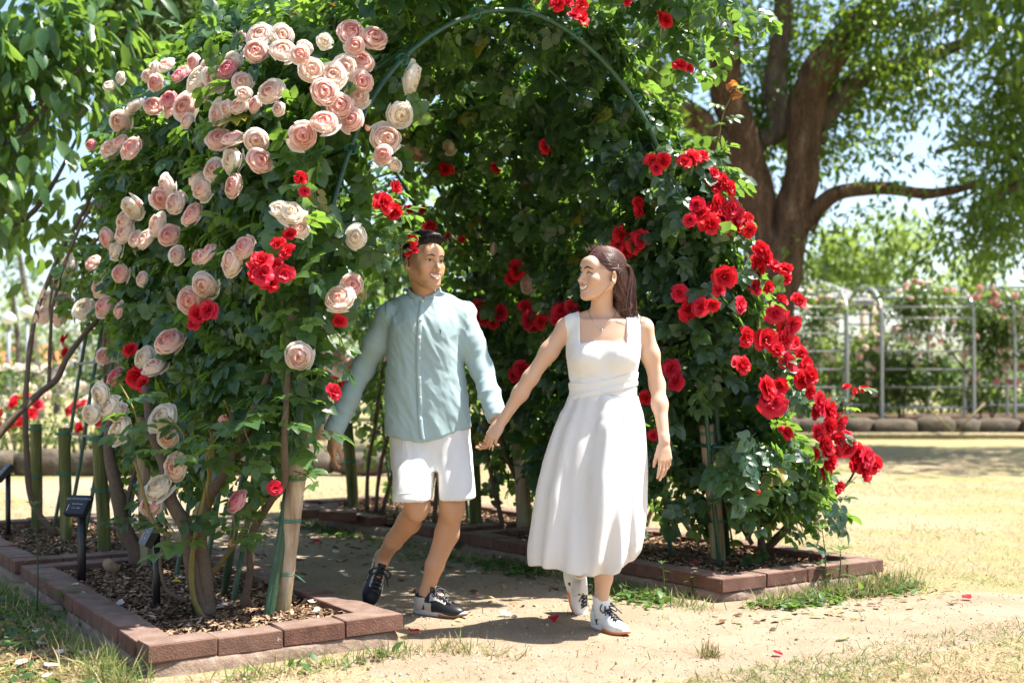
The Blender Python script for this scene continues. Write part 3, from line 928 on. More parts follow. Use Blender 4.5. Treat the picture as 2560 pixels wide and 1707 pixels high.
def leaves(bush, meshes, tmpl, mat, R, T, S, limit=300, cell=17, name='leaf', allow=None):
    """the leaves that show largest become parts, the rest one joined part"""
    n = len(T)
    kind = RNG.integers(0, len(tmpl), n)
    px, py = screen(T)
    inv = (px > -20) & (px < 2580) & (py > -20) & (py < 1720) & (T[:, 1] > 0)
    face = np.abs(np.einsum('ij,ij->i', R[:, :, 2], T / np.linalg.norm(T, axis=1)[:, None]))
    score = S / T[:, 1] * (.35 + face)
    key = (px // cell).astype(int) * 4096 + (py // cell).astype(int)
    order = np.argsort(T[:, 1])
    front = np.zeros(n, bool)
    _, first = np.unique(key[order], return_index=True)
    front[order[first]] = True
    cand = np.where(front & inv)[0]
    cand = cand[np.argsort(-score[cand])][:limit]
    pick = np.zeros(n, bool); pick[cand] = True
    for i in cand:
        obj(name, meshes[kind[i]], bush, mat4(R[i], T[i], S[i]))
    Vs, Fs, tn, k = [], [], [], 0
    for q in range(len(tmpl)):
        s = np.where(~pick & (kind == q))[0]
        if not len(s): continue
        X, f = scatter_vf(tmpl[q][0], tmpl[q][1], R[s], T[s], S[s])
        Vs.append(X); Fs.append(f[0] + k); k += len(X)
        tn.append(np.repeat(np.clip(RNG.random(len(s)), .001, 1), len(tmpl[q][0])))
    if Vs:
        o = mobj('foliage', np.concatenate(Vs), np.concatenate(Fs), mat, bush, True, {'tint': np.concatenate(tn)})
        o['kind'] = 'stuff'
def skin_leaves(n, u0, u1, a0, a1, rear=False, size=(.125, .185), bias=.55, keep=.40):
    """random leaf frames inside a patch of the leafy skin"""
    m = int(n * 5.5)
    u = RNG.uniform(u0, u1, m)
    a = RNG.uniform(a0, a1, m)
    lo, hi = np.interp(u, UL, INN), np.interp(u, UL, OUT2 if rear else OUT)
    if not rear: hi = hi * swell(a, u)
    w = RNG.random(m)
    w = np.where(RNG.random(m) < bias, 1 - (1 - w) ** 2 * 1.0, w)
    wob = (vnoise(np.c_[a * 2.2, u * 12, w * 0], 1.0, 9) - .35) * 1.25
    d = lo + (hi * np.clip(.55 + wob * .75, .2, 1.15) - lo) * w
    ok = (a >= np.interp(u, UL, AMIN)) & (RNG.random(m) < np.clip((hi - lo) / .85, .25, 1)) & (RNG.random(m) < np.where((u > .5) & (a > .35), .58, 1))
    b, z = hoop(u, d)
    T = np.array(L0)[None] + a[:, None] * np.array(AV) + b[:, None] * np.array(BV)
    T[:, 2] = z
    ok &= (z > .16) & (vnoise(T, 4.2, 1) > keep - .12 * RNG.random(m))
    low = np.where(u < .5, np.clip((z - .36) / .62, 0, 1), np.clip((z - .26) / .5, 0, 1))
    ok &= RNG.random(m) < (.10 + .90 * low)
    T, u, a, d = T[ok][:n], u[ok][:n], a[ok][:n], d[ok][:n]
    nb, nz = hoop_n(u)
    side = np.where(d > .0, 1.0, -.7)[:, None]
    no = (nb[:, None] * np.array(BV) + nz[:, None] * np.array([0, 0, 1.0])) * side
    fr = np.clip(1 - (a - np.interp(u, UL, AMIN)) / .25, 0, 1)[:, None]
    no = no * (1 - .6 * fr) - np.array(AV) * fr * .9
    nr = no * .75 + np.array([0, 0, .55]) + unit(len(T)) * .55
    tip = no * .35 + np.array([0, 0, -.55]) + unit(len(T)) * .85
    return frames(tip, nr), T, RNG.uniform(size[0], size[1], len(T))
q = 1.0884
PB = G(515, 1549, .06)
rose_bush('pinkL', 'pink and cream climbing rose with big cupped blooms on the left side of the arch', PB)
rose_bush('redL', 'red climbing rose whose few clusters show among the pink blooms', G(344, 1400, .06))
rose_bush('rearL', 'thin climbing rose of long bare canes on the rear left arch', G(138, 1345, .06))
rose_bush('redR', 'red climbing rose cascading down the right side of the front arch', G(1905, 1392, .06))
rose_bush('rearR', 'shaded red climbing rose behind the couple on the rear right arch', G(1210, 1325, .06))
# ------------------------------------------------------------------ every bloom the photograph shows
PINK = """598,80,58,pale 650,82,48,pale 552,85,28,pink 588,118,52,pink 651,116,54,pale 690,125,38,pink 534,140,44,cream 353,160,40,pale 382,148,36,pale 420,165,36,deep
357,190,38,pink 443,143,32,pink 478,150,46,pale 455,180,62,cream 494,178,52,pale 523,158,40,deep 555,188,46,pale 410,172,32,deep 275,178,26,cream 252,196,24,cream 304,245,46,pale
275,278,48,pale 352,243,42,pink 387,227,38,deep 424,245,52,pink 548,243,42,pale 585,240,40,pink 620,210,52,pale 388,254,32,pink 428,278,36,pale 806,75,60,pink 860,87,58,pink 815,105,42,pink
829,140,54,pink 716,160,52,pale 765,172,56,pale 793,155,48,pale 832,188,48,pink 746,212,56,pink 820,220,50,pale 780,243,58,pink 745,280,56,pink 807,275,50,pink 948,180,68,cream
919,263,56,cream 695,312,62,pink 886,318,64,pale 880,355,42,pink 958,352,50,pale 907,378,30,cream 502,264,58,pale 501,318,46,pink 535,317,50,pink 588,323,50,pale 253,342,48,pale 301,340,52,pink
274,325,32,pink 209,333,22,deep 533,368,60,cream 491,390,46,pale 597,369,52,pink 453,408,46,pale 462,434,46,pale 535,426,50,pink 382,430,52,pale 370,455,46,pink 403,465,54,pale 441,492,54,pink
303,478,52,cream 287,505,46,pale 285,533,52,pale 245,548,46,pink 265,575,40,cream 333,548,46,pale 360,515,52,pale 388,540,44,pink 668,487,52,cream 685,525,46,pale 155,612,48,cream 212,603,36,pink
275,628,44,pink 474,582,48,pink 560,568,56,pink 532,600,66,pale 469,655,56,pale 438,690,58,pink 228,660,44,pale 110,690,36,cream 145,692,42,pale 102,722,46,pale 135,728,48,pale 195,708,46,cream
236,703,44,pink 272,712,36,pink 807,655,50,pink 780,685,58,pale 818,545,46,cream 388,783,66,pink 330,820,46,cream 355,840,52,pale 238,818,32,pink 265,865,44,deep 230,905,48,cream 250,935,50,cream
268,945,48,pale 208,950,42,cream 272,988,58,cream 373,958,64,cream 386,1005,44,pale 687,818,58,pale 783,823,62,pale 402,1073,58,pale 362,1118,58,cream 346,1160,50,pink 543,1150,54,deep 312,548,40,pale
640,480,34,cream 405,585,36,pale 325,640,30,pale 455,590,34,pink 690,500,30,pale 520,250,32,pale 640,250,30,pale 700,110,34,pale 745,95,30,cream 560,215,30,pale 470,215,34,pale 340,175,28,pale"""
INSIDE = "1031,340,32,cream 1132,570,30,pale 1212,655,40,pale"
BUDS = "510,970,42 533,1252,30 437,1283,20 318,470,24 848,300,24"
REDL = """690,410,32 640,560,32 665,540,30 662,580,38 600,600,46 632,618,46 620,650,42 585,625,42 652,628,40 603,630,40 455,722,42 444,742,28 478,713,38 300,803,34 317,865,48 330,880,32 632,1120,28
770,885,40 826,862,48 808,888,42 780,738,32 880,468,46 905,487,36 910,430,30 765,900,34 148,780,24 150,810,22 225,960,30 1020,120,16 700,440,22"""
REDI = """972,483,22 1023,387,38 1253,335,34 1140,385,32 988,520,30 1185,620,46 1098,705,36 1120,730,46 1150,718,36 1215,735,46 1242,738,36 1205,702,30 1290,715,46 1312,706,32 1322,722,26 1200,848,46
1180,862,32 1030,545,20 1060,550,18 1175,640,34 1135,740,34 1228,750,34 1100,725,34 1280,735,34 938,480,24 1215,865,28"""
REDR = """1430,540,42 1460,560,42 1440,578,38 1472,550,36 1420,560,30 1470,482,32 1466,465,26 1500,372,32 1524,368,32 1280,8,32 1302,5,26 1335,10,26 1330,42,42 1318,36,26 1440,2,24 1530,48,30 1518,40,26 1562,150,30 1582,158,22
1590,365,40 1570,372,32 1612,360,32 1640,425,38 1660,418,36 1676,432,32 1650,465,38 1610,490,38 1635,485,42 1630,515,46 1660,500,42 1690,495,42 1715,505,32 1680,480,38 1720,530,30 1600,470,30
1745,575,46 1757,592,46 1738,602,32 1775,610,30 1800,620,38 1805,640,28 1665,635,50 1560,672,34 1580,712,46 1610,705,36 1637,700,30 1700,700,36 1735,660,32 1712,775,38 1703,838,42 1780,720,38 1800,742,52
1760,780,50 1802,782,42 1820,748,42 1833,690,34 1822,788,32 1785,802,36 1810,832,42 1850,835,36 1855,862,46 1838,872,42 1760,890,52 1792,885,36 1775,925,52 1758,916,36 1880,920,40 1902,945,46 1870,945,36
1900,980,46 1925,970,42 1880,990,36 1890,1020,52 1922,1010,38 1950,1030,38 1970,1040,44 1990,1050,44 2005,1068,44 1985,1082,42 1905,1060,42 1893,1082,38 1940,1000,32 1805,993,36 1928,1118,24 1540,848,36
1552,876,38 1485,915,32 1742,1128,20 1650,665,30 1795,690,30 1765,660,28 1745,620,30 1690,520,34 1665,530,30 1585,505,28 1860,900,32 1840,810,28 1870,1040,30 1915,1040,34 1960,1065,34 1508,385,26 1640,398,24 1500,1000,24"""
for row in PINK.split():
    x, y, s, t = row.split(','); x, y, s = float(x) * q, float(y) * q, float(s) * q
    p, n = on_skin(x, y)
    if y > 880 * q and x < 600 * q: p = W(x, y, min(p.y, 5.25) - .12)
    add_bloom(BUSH['pinkL'], t, p - (p - Vector((0, 0, EYE))).normalized() * random.uniform(.06, .13), n, s * .56 / F * p.y)
for row in INSIDE.split():
    x, y, s, t = row.split(','); p, n = on_skin(float(x) * q, float(y) * q)
    add_bloom(BUSH['rearR'], t, p, n, float(s) * q * .55 / F * p.y)
for row in BUDS.split():
    x, y, s = (float(k_) * q for k_ in row.split(',')); p, n = on_skin(x, y)
    add_bloom(BUSH['pinkL'], 'bud', p - (p - Vector((0, 0, EYE))).normalized() * .06, Vector((0, -.2, 1)), s * .6 / F * p.y, 'bud')
for key, rows in (('redL', REDL), ('rearR', REDI), ('redR', REDR)):
    for row in rows.split():
        x, y, s = (float(k_) * q for k_ in row.split(','))
        p, n = on_skin(x, y)
        if key == 'redR' and y < 200 * q: p = p - (p - Vector((0, 0, EYE))).normalized() * .30
        k_ = 'redbud' if s < 24 * q and key == 'redR' and y > 900 * q else 'red'
        add_bloom(BUSH[key], k_, p - (p - Vector((0, 0, EYE))).normalized() * random.uniform(.06, .15), n, s * (.62 if key != 'rearR' else .55) / F * p.y, 'bloom' if k_ == 'red' else 'bud')
# the two red blooms that hang beside the man's head
for (x, y, s) in ((1030, 598, 34), (1036, 612, 28), (1022, 632, 34), (1036, 625, 24)):
    p = W(x, y, 5.0); add_bloom(BUSH['redL'], 'red', p, Vector((.6, -.6, .3)), s * .42 / F * 5.0)

# ------------------------------------------------------------------ canes
def cane(bush, pts, r0, r1, mat=CANE, n=22, name='cane', thorns=True):
    P = smooth_path(pts, n)
    P = P + (np.array([vnoise(P * 7 + q_, 1, 3) - .5 for q_ in (0, 5, 9)]).T) * .012
    V, Fs = tube_vf(P, np.linspace(r0, r1, n) * (1 + (vnoise(P, 22, 2) - .5) * .3), 8)
    return mobj(name, V, Fs, mat, bush)
def zp(x, y, Y): return W(x / 2.386, 1050 + y / 2.386, Y)        # from the lower left enlargement
Yp = PB.y
B_ = BUSH['pinkL']
cane(B_, [zp(1240, 1200, Yp), zp(1185, 1020, Yp), zp(1150, 850, Yp), zp(1110, 650, Yp + .03), zp(1020, 480, Yp + .05), zp(985, 300, Yp + .1), zp(900, 60, Yp + .2), zp(860, -200, Yp + .3)], .042, .014)
cane(B_, [zp(1250, 1200, Yp), zp(1215, 900, Yp), zp(1195, 640, Yp), zp(1230, 500, Yp + .03), zp(1320, 330, Yp + .05), zp(1420, 160, Yp + .1), zp(1500, 0, Yp + .12), zp(1600, -300, Yp + .1)], .034, .014)
cane(B_, [zp(1215, 1195, Yp - .04), zp(1160, 1080, Yp - .05), zp(1145, 900, Yp - .05), zp(1165, 700, Yp - .05), zp(1215, 480, Yp - .06), zp(1255, 330, Yp - .08), zp(1265, 140, Yp - .08), zp(1240, 40, Yp - .06)], .013, .006, CANE_G)
cane(B_, [zp(1455, 1130, Yp + .12), zp(1490, 900, Yp + .12), zp(1505, 680, Yp + .1), zp(1600, 500, Yp), zp(1690, 370, Yp - .1), zp(1695, 150, Yp - .15), zp(1700, -60, Yp - .15), zp(1730, -330, Yp - .1)], .018, .012)
cane(B_, [zp(1240, 930, Yp + .1), zp(1330, 830, Yp + .15), zp(1470, 620, Yp + .2), zp(1560, 420, Yp + .2), zp(1660, 200, Yp + .2), zp(1740, 60, Yp + .2)], .012, .008, CANE_G)
cane(B_, [zp(1120, 1080, Yp), zp(1000, 1020, Yp), zp(955, 880, Yp), zp(980, 700, Yp + .03), zp(1000, 620, Yp + .05)], .009, .006, CANE)
cane(B_, [zp(1020, 700, Yp), zp(930, 630, Yp), zp(880, 520, Yp), zp(830, 330, Yp), zp(800, 240, Yp)], .010, .006, CANE_G)
cane(B_, [zp(1250, 520, Yp), zp(1240, 400, Yp - .1), zp(1250, 260, Yp - .1), zp(1245, 100, Yp - .1)], .006, .004, CANE_G)
PR = G(344, 1425, .06)
B_ = BUSH['redL']
cane(B_, [PR, zp(810, 770, PR.y), zp(740, 640, PR.y), zp(700, 420, PR.y), zp(650, 150, PR.y + .05), zp(690, -100, PR.y + .1), zp(800, -400, PR.y + .1)], .05, .013)
cane(B_, [PR + Vector((-.05, 0, .12)), zp(730, 700, PR.y), zp(780, 400, PR.y), zp(840, 200, PR.y), zp(900, 0, PR.y)], .015, .010)
t = thing('cut_stump', 'pale sawn off rose stump lying at the rear of the near left bed', 'stump', zp(675, 900, PR.y - .12))
mb = MB(); mb.tube([zp(700, 925, PR.y - .1), zp(672, 890, PR.y - .14), zp(640, 850, PR.y - .2)], [.034, .036, .026], 9)
mb.build('wood', plain('sawn_wood', (.34, .22, .13), .85, .3, 0, .5, 40, .8), t, False)
B_ = BUSH['rearL']; Yr = G(138, 1345, .06).y
def zf(x, y, Y): return W(x * q, y * q, Y)
cane(B_, [zf(128, 1232, Yr), zf(95, 1190, Yr), zf(70, 1140, Yr), zf(62, 1050, Yr), zf(58, 960, Yr), zf(63, 850, Yr + .1), zf(82, 720, Yr + .3), zf(112, 640, Yr + .5), zf(150, 560, Yr + .6), zf(200, 470, Yr + .7), zf(230, 400, Yr + .7)], .022, .012, CANE, 40)
cane(B_, [zf(-30, 1030, Yr - .3), zf(40, 950, Yr - .2), zf(90, 905, Yr - .1), zf(130, 870, Yr), zf(155, 820, Yr), zf(205, 755, Yr + .1), zf(270, 690, Yr + .2), zf(330, 610, Yr + .2)], .023, .013, CANE, 34)
cane(B_, [zf(112, 880, Yr + .1), zf(115, 800, Yr + .2), zf(122, 700, Yr + .3), zf(150, 600, Yr + .4), zf(205, 480, Yr + .4), zf(260, 400, Yr + .4)], .013, .009, CANE, 30)
cane(B_, [zf(240, 1200, Yr - .2), zf(255, 1100, Yr - .2), zf(285, 1000, Yr - .2), zf(300, 900, Yr - .1)], .011, .008)
cane(B_, [zf(180, 1225, Yr + .3), zf(215, 1130, Yr + .2), zf(250, 1020, Yr + .2), zf(240, 850, Yr + .2), zf(250, 700, Yr + .2)], .012, .008)
for pts in (((225, 480), (280, 440), (330, 400), (380, 330)), ((200, 570), (260, 520), (320, 470), (420, 400)), ((120, 640), (115, 700), (118, 760)), ((250, 560), (330, 520), (420, 460))):
    cane(B_, [zf(x_, y_, Yr + .3) for x_, y_ in pts], .010, .006, CANE)
B_ = BUSH['redR']
def zr(x, y, Y): return W(1700 + x / 2.386, 1050 + y / 2.386, Y)  # from the lower right enlargement
Yq = G(1905, 1392, .06).y
cane(B_, [zr(490, 800, Yq), zr(470, 600, Yq), zr(430, 430, Yq), zr(400, 320, Yq), zr(370, 200, Yq), zr(300, 0, Yq), zr(250, -200, Yq + .1), zr(200, -500, Yq + .2)], .024, .012)
cane(B_, [zr(510, 770, Yq + .05), zr(590, 690, Yq), zr(645, 610, Yq), zr(605, 480, Yq), zr(560, 330, Yq), zr(520, 180, Yq), zr(440, 0, Yq)], .026, .012)
cane(B_, [zr(430, 740, Yq - .1), zr(330, 560, Yq - .1), zr(260, 430, Yq - .1), zr(230, 200, Yq - .1)], .014, .009)
cane(B_, [zr(90, 330, Yq - .1), zr(75, 150, Yq - .1), zr(90, 0, Yq - .1), zr(130, -200, Yq - .1)], .010, .007, CANE_G)
cane(B_, [zr(640, 640, Yq), zr(760, 540, Yq - .1), zr(900, 470, Yq - .2), zr(1000, 370, Yq - .2), zr(1060, 260, Yq - .25)], .010, .006, CANE)
cane(B_, [zr(160, 740, Yq + .5), zr(60, 650, Yq + .5), zr(0, 560, Yq + .5), zr(-60, 480, Yq + .5), zr(-130, 260, Yq + .5)], .022, .010)
cane(B_, [zr(-20, 800, Yq + .9), zr(-60, 640, Yq + .9), zr(-90, 450, Yq + .9), zr(-60, 200, Yq + .9)], .016, .010)
cane(B_, [zr(-160, 780, Yq + 1.2), zr(-200, 640, Yq + 1.2), zr(-150, 450, Yq + 1.2), zr(-170, 200, Yq + 1.2)], .018, .010)
cane(B_, [zr(330, 810, Yq - .2), zr(310, 720, Yq - .25), zr(290, 600, Yq - .3), zr(270, 480, Yq - .3)], .007, .005, CANE_G)
B_ = BUSH['rearR']; Yb = G(1210, 1325, .06).y
for (x0, x1, x2, dy) in ((918, 920, 945, 1.1), (940, 950, 985, 1.0), (955, 985, 1010, 1.0), (1085, 1095, 1120, .3), (1260, 1235, 1215, -.1), (1330, 1300, 1250, -.2), (1400, 1440, 1470, -.3), (1445, 1500, 1480, -.6)):
    y0 = 955 + F * .98 / (Yb + dy)
    cane(B_, [W(x0, y0, Yb + dy), W(x1, y0 - 110, Yb + dy), W(x2, y0 - 260, Yb + dy), W(x2 + 30, y0 - 480, Yb + dy + .1), W(x2 + 80, y0 - 700, Yb + dy + .1)], .017, .009)

# ------------------------------------------------------------------ single shoots that stand clear of the mass
def shoot(bush, pts, r, n_leaf, meshes, size=.15, mat=CANE_G, up=.3, start=.15):
    P = smooth_path(pts, 24)
    V, Fs = tube_vf(P, np.linspace(r, r * .5, 24), 6)
    mobj('cane', V, Fs, mat, bush)
    for k_ in range(n_leaf):
        f = start + (1 - start) * (k_ + .5) / n_leaf
        c = P[min(23, int(f * 23.9))]
        an = k_ * 2.4 + random.uniform(-.3, .3)
        tip = np.array([[math.cos(an), math.sin(an) * .8 - .2, random.uniform(-.2, .35)]])
        R = frames(tip, np.array([[0, -.35, 1.0]]) + unit(1) * .35)[0]
        obj('leaf', random.choice(meshes), bush, mat4(R, c, size * random.uniform(.8, 1.1) * (1 - .35 * max(0, f - .6))))
Ys = 6.5
shoot(BUSH['redR'], [W(1770, 560, Ys), W(1780, 424, Ys), W(1796, 347, Ys), W(1810, 278, Ys), W(1845, 216, Ys)], .006, 12, ML_PINK, .15)
for k_ in range(5):
    c = W(1835 + random.uniform(-14, 14), 225 + random.uniform(-10, 26), Ys)
    obj('leaf', random.choice(ML_COPPER), BUSH['redR'], mat4(frames(unit(1), unit(1))[0], c, .07))
shoot(BUSH['redR'], [W(2060, 1120, 6.2), W(2095, 1050, 6.15), W(2134, 987, 6.1), W(2150, 965, 6.1)], .005, 6, ML_RED, .13)
for (x, y, s, k_) in ((2117, 968, 22, 'red'), (2135, 978, 18, 'red'), (2160, 972, 22, 'red')):
    p = W(x, y, 6.1); add_bloom(BUSH['redR'], k_, p, Vector((0, -.4, .8)), s * .62 / F * 6.1)
shoot(BUSH['redR'], [zr(640, 640, Yq), zr(760, 540, Yq - .1), zr(900, 470, Yq - .2), zr(1060, 330, Yq - .2)], .005, 9, ML_RED, .13)
shoot(BUSH['redR'], [zr(560, 690, Yq), zr(700, 600, Yq - .05), zr(800, 620, Yq - .1)], .005, 7, ML_RED, .12)
shoot(BUSH['pinkL'], [W(812, 110, 5.5), W(806, 60, 5.45), W(800, 10, 5.4), W(790, -30, 5.4)], .005, 9, ML_COPPER, .13)
shoot(BUSH['pinkL'], [zp(1245, 330, Yp - .12), zp(1235, 200, Yp - .16), zp(1300, 90, Yp - .2), zp(1290, 20, Yp - .2)], .005, 7, ML_PINK, .16)
shoot(BUSH['pinkL'], [zp(1380, 760, Yp - .1), zp(1400, 640, Yp - .15), zp(1390, 560, Yp - .15), zp(1410, 500, Yp - .15)], .004, 7, ML_PINK, .15)
shoot(BUSH['pinkL'], [zp(1000, 620, Yp - .1), zp(1060, 700, Yp - .15), zp(1085, 780, Yp - .2)], .004, 5, ML_PINK, .17)
shoot(BUSH['pinkL'], [zp(1740, 300, 4.95), zp(1830, 330, 4.9), zp(1880, 380, 4.9)], .003, 3, ML_PINK, .13)
shoot(BUSH['pinkL'], [zp(800, 560, PR.y - .2), zp(760, 600, PR.y - .3), zp(700, 640, PR.y - .3)], .004, 6, ML_PINK, .14)
shoot(BUSH['pinkL'], [W(765, 880, 4.95), W(775, 920, 4.9), W(780, 960, 4.9), W(778, 1000, 4.9)], .004, 5, ML_PINK, .16)
for pts in (((300, 960), (340, 1040), (330, 1100)), ((420, 1040), (460, 1090), (440, 1140)), ((640, 1000), (610, 1060), (630, 1120)), ((700, 960), (720, 1010), (700, 1060)), ((560, 1000), (600, 1100), (600, 1160))):
    shoot(BUSH['pinkL'], [W(x_, y_, 4.8 + random.uniform(-.1, .3)) for x_, y_ in pts], .004, 6, ML_PINK, .16)
shoot(BUSH['redL'], [W(985, 640, 4.98), W(1010, 610, 4.98), W(1030, 605, 5.0)], .003, 3, ML_RED, .065)
for pts in (((960, 520), (985, 560), (980, 600)), ((930, 460), (1000, 520), (1005, 560)), ((880, 560), (910, 600), (900, 650))):
    shoot(BUSH['redL'], [W(x_, y_, 4.95) for x_, y_ in pts], .003, 5, ML_RED, .15)
# ------------------------------------------------------------------ the leaves round the blooms
leaves(BUSH['pinkL'], ML_PINK, ROSE_LEAF, LEAF_PINK, *clear_of_posts(*clear_of_blooms(*skin_leaves(4900, .06, .50, -.30, 2.15))))
leaves(BUSH['redL'], ML_RED, ROSE_LEAF, LEAF_RED, *clear_of_posts(*clear_of_blooms(*skin_leaves(320, .12, .46, -.25, 1.6))))
leaves(BUSH['rearL'], ML_PINK, ROSE_LEAF, LEAF_PINK, *clear_of_posts(*clear_of_blooms(*skin_leaves(1500, .22, .50, 2.0, 4.1, True, keep=.46))), limit=200)
leaves(BUSH['redR'], ML_RED, ROSE_LEAF, LEAF_RED, *clear_of_posts(*clear_of_blooms(*skin_leaves(6600, .50, .985, -.42, 2.1))))
leaves(BUSH['rearR'], ML_RED, ROSE_LEAF, LEAF_RED, *clear_of_posts(*clear_of_blooms(*skin_leaves(1600, .50, .985, 2.0, 4.1, True))))
# leafy sprays that arch forward over the top of the front hoop
def overhang(n, u0, u1, a0, a1, d0, d1):
    u, a, d = RNG.uniform(u0, u1, n), RNG.uniform(a0, a1, n), RNG.uniform(d0, d1, n)
    b, z = hoop(u, d)
    T = np.array(L0)[None] + a[:, None] * np.array(AV) + b[:, None] * np.array(BV); T[:, 2] = z
    k = vnoise(T, 3.4, 4) > .36
    T = T[k]
    return frames(np.array([0, -.2, -.5]) + unit(len(T)), np.array([0, -.2, .8]) + unit(len(T)) * .6), T, RNG.uniform(.12, .18, len(T))
leaves(BUSH['redR'], ML_RED, ROSE_LEAF, LEAF_RED, *clear_of_posts(*clear_of_blooms(*overhang(560, .44, .64, -.55, .05, .27, .56))), limit=0)
leaves(BUSH['pinkL'], ML_PINK, ROSE_LEAF, LEAF_PINK, *clear_of_posts(*clear_of_blooms(*overhang(160, .40, .47, -.40, .05, .26, .46))), limit=0)
# ------------------------------------------------------------------ trees and what stands far off
BARK = None
def bark_mat(name, a, b, c_):
    k = N(name)
    p = k.pos()
    g = k.noise(7, p, 6, .65, (1, 1, .22))
    f = k.noise(38, p, 4, .7, (1, 1, .3))
    c = k.ramp(k.math('ADD', k.math('MULTIPLY', g, .6), k.math('MULTIPLY', f, .4)), [(.33, a), (.5, b), (.66, c_)])
    return k.done(k.bsdf(c, .9, .2, k.bump(k.math('ADD', g, f), 1.0, .06)))
BARK = bark_mat('camphor_bark', (.036, .021, .014), (.13, .077, .047), (.28, .185, .125))
BARKG = bark_mat('grey_bark', (.06, .048, .04), (.15, .12, .10), (.26, .22, .19))
def simple_leaf(w=.42, droop=.2, fold=.12):
    v, t = leaflet(1.0, w, (0, 0, 0), 0, droop, fold)
    return np.array(v), np.array(t)
def lite_leaf(w=.45):
    return np.array([(0, 0, 0), (-w / 2, .45, .06), (0, 1, -.12), (w / 2, .45, .06)]), np.array([(0, 2, 1), (0, 3, 2)])
def limb(parent, pts, radii, mat, n=26, name='limb', seg=12):
    P = smooth_path(pts, n)
    r = np.interp(np.linspace(0, 1, n), np.linspace(0, 1, len(radii)), radii)
    V, Fs = tube_vf(P, r, seg)
    C = np.repeat(P, seg, 0)
    body = V[:n * seg]
    V[:n * seg] = C + (body - C) * (1 + (vnoise(body, 3.2, 4) - .5) * .35)[:, None]
    return mobj(name, V, Fs, mat, parent)
def cluster_leaves(blobs, per_m3, twig=.55, leaf=.085, n_leaf=34, droop=.7, spread=.28):
    """drooping sprays of leaves filling ellipsoids; blobs: (centre, radii)"""
    Ts, Ns, Ys = [], [], []
    for c, r in blobs:
        c = np.array(tuple(c)); r = np.array(r)
        vol = 4.19 * r[0] * r[1] * r[2]
        k = max(4, int(vol * per_m3))
        d = unit(k) * (RNG.random(k) ** .42)[:, None] * r
        o = c + d
        o = o[vnoise(o, 1.15, 6) * .7 + vnoise(o, 2.6, 3) * .3 > .475]
        k = len(o)
        if not k: continue
        out = (o - c) / r
        out /= np.linalg.norm(out, axis=1)[:, None] + 1e-6
        ax = out * .6 + np.array([0, 0, -droop * .45]) + unit(k) * .5
        ax /= np.linalg.norm(ax, axis=1)[:, None]
        t = RNG.random((k, n_leaf))
        pos = o[:, None, :] + ax[:, None, :] * (t * twig)[..., None] + RNG.normal(0, spread * twig * .45, (k, n_leaf, 3))
        pos[..., 2] -= droop * .18 * t * t
        tip = ax[:, None, :] * .7 + RNG.normal(0, .55, (k, n_leaf, 3)) + np.array([0, 0, -droop * .7])
        nr = np.array([0, 0, 1.0]) + RNG.normal(0, .5, (k, n_leaf, 3)) + out[:, None, :] * .4
        Ts.append(pos.reshape(-1, 3)); Ys.append(tip.reshape(-1, 3)); Ns.append(nr.reshape(-1, 3))
    T = np.concatenate(Ts)
    return frames(np.concatenate(Ys), np.concatenate(Ns)), T, leaf * RNG.uniform(.7, 1.25, len(T))
def crown(parent, mat, R, T, S, w=.45, name='crown'):
    v, t = lite_leaf(w)
    X, Fs = scatter_vf(v, t, R, T, S)
    o = mobj(name, X, Fs, mat, parent, True, {'tint': np.repeat(np.clip(RNG.random(len(T)) * .7 + vnoise(T, .8, 12) * .3, .001, 1), 4)})
    o['kind'] = 'stuff'
    return o
def blobs_px(rows, Y):
    """ellipsoids from outline measurements: x, y, rx, ry in the 2352-wide view, depth offset"""
    out = []
    for x, y, rx, ry, dy in rows:
        c = W(x * q, y * q, Y + dy); s = q / F * (Y + dy)
        out.append((c, (rx * s, (rx + ry) * .5 * s, ry * s)))
    return out
# --- the broad-leaved tree at the upper left
LEAF_BIG = leaf_mat('broad_leaf', (.018, .056, .019), (.044, .115, .035), (.100, .190, .056), (.29, .48, .055), .36, .34, .55)
BIG = [simple_leaf(.46, d_, f_) for d_, f_ in ((.15, .1), (.35, .16), (.25, .04))]
MBIG = mk_leaf_meshes(LEAF_BIG, BIG)
Yt = 8.6
t = thing('broadleaf_tree', 'broad leaved tree with large glossy leaves at the upper left', 'tree', (-4.9, 9.2, 0))
limb(t, [Vector((-4.9, 9.2, -.1)), Vector((-4.85, 9.2, 1.2)), Vector((-4.6, 9.1, 2.4)), Vector((-4.2, 8.9, 4.2))], (.17, .14, .11, .06), BARKG, name='trunk')
for pts in ([(-150, 620), (40, 560), (120, 480), (200, 330)], [(-100, 420), (60, 330), (150, 220), (260, 120)], [(-120, 230), (40, 150), (130, 60)], [(-120, 330), (20, 300), (110, 250), (170, 160)]):
    limb(t, [W(x, y, Yt) for x, y in pts], (.026, .019, .010), BARKG, 16, 'branch', 7)
bl = blobs_px([(60, 110, 190, 150, 0), (190, 190, 105, 95, -.2), (80, 310, 150, 120, .1), (215, 60, 70, 75, .2), (90, 420, 110, 50, 0), (230, 300, 60, 50, 0), (-60, 240, 150, 200, .5), (150, 475, 50, 24, 0)], Yt)
R, T, S = cluster_leaves(bl, 190, .45, .165, 11, .9, .5)
leaves(t, MBIG, BIG, LEAF_BIG, R, T, S, 300, 22)

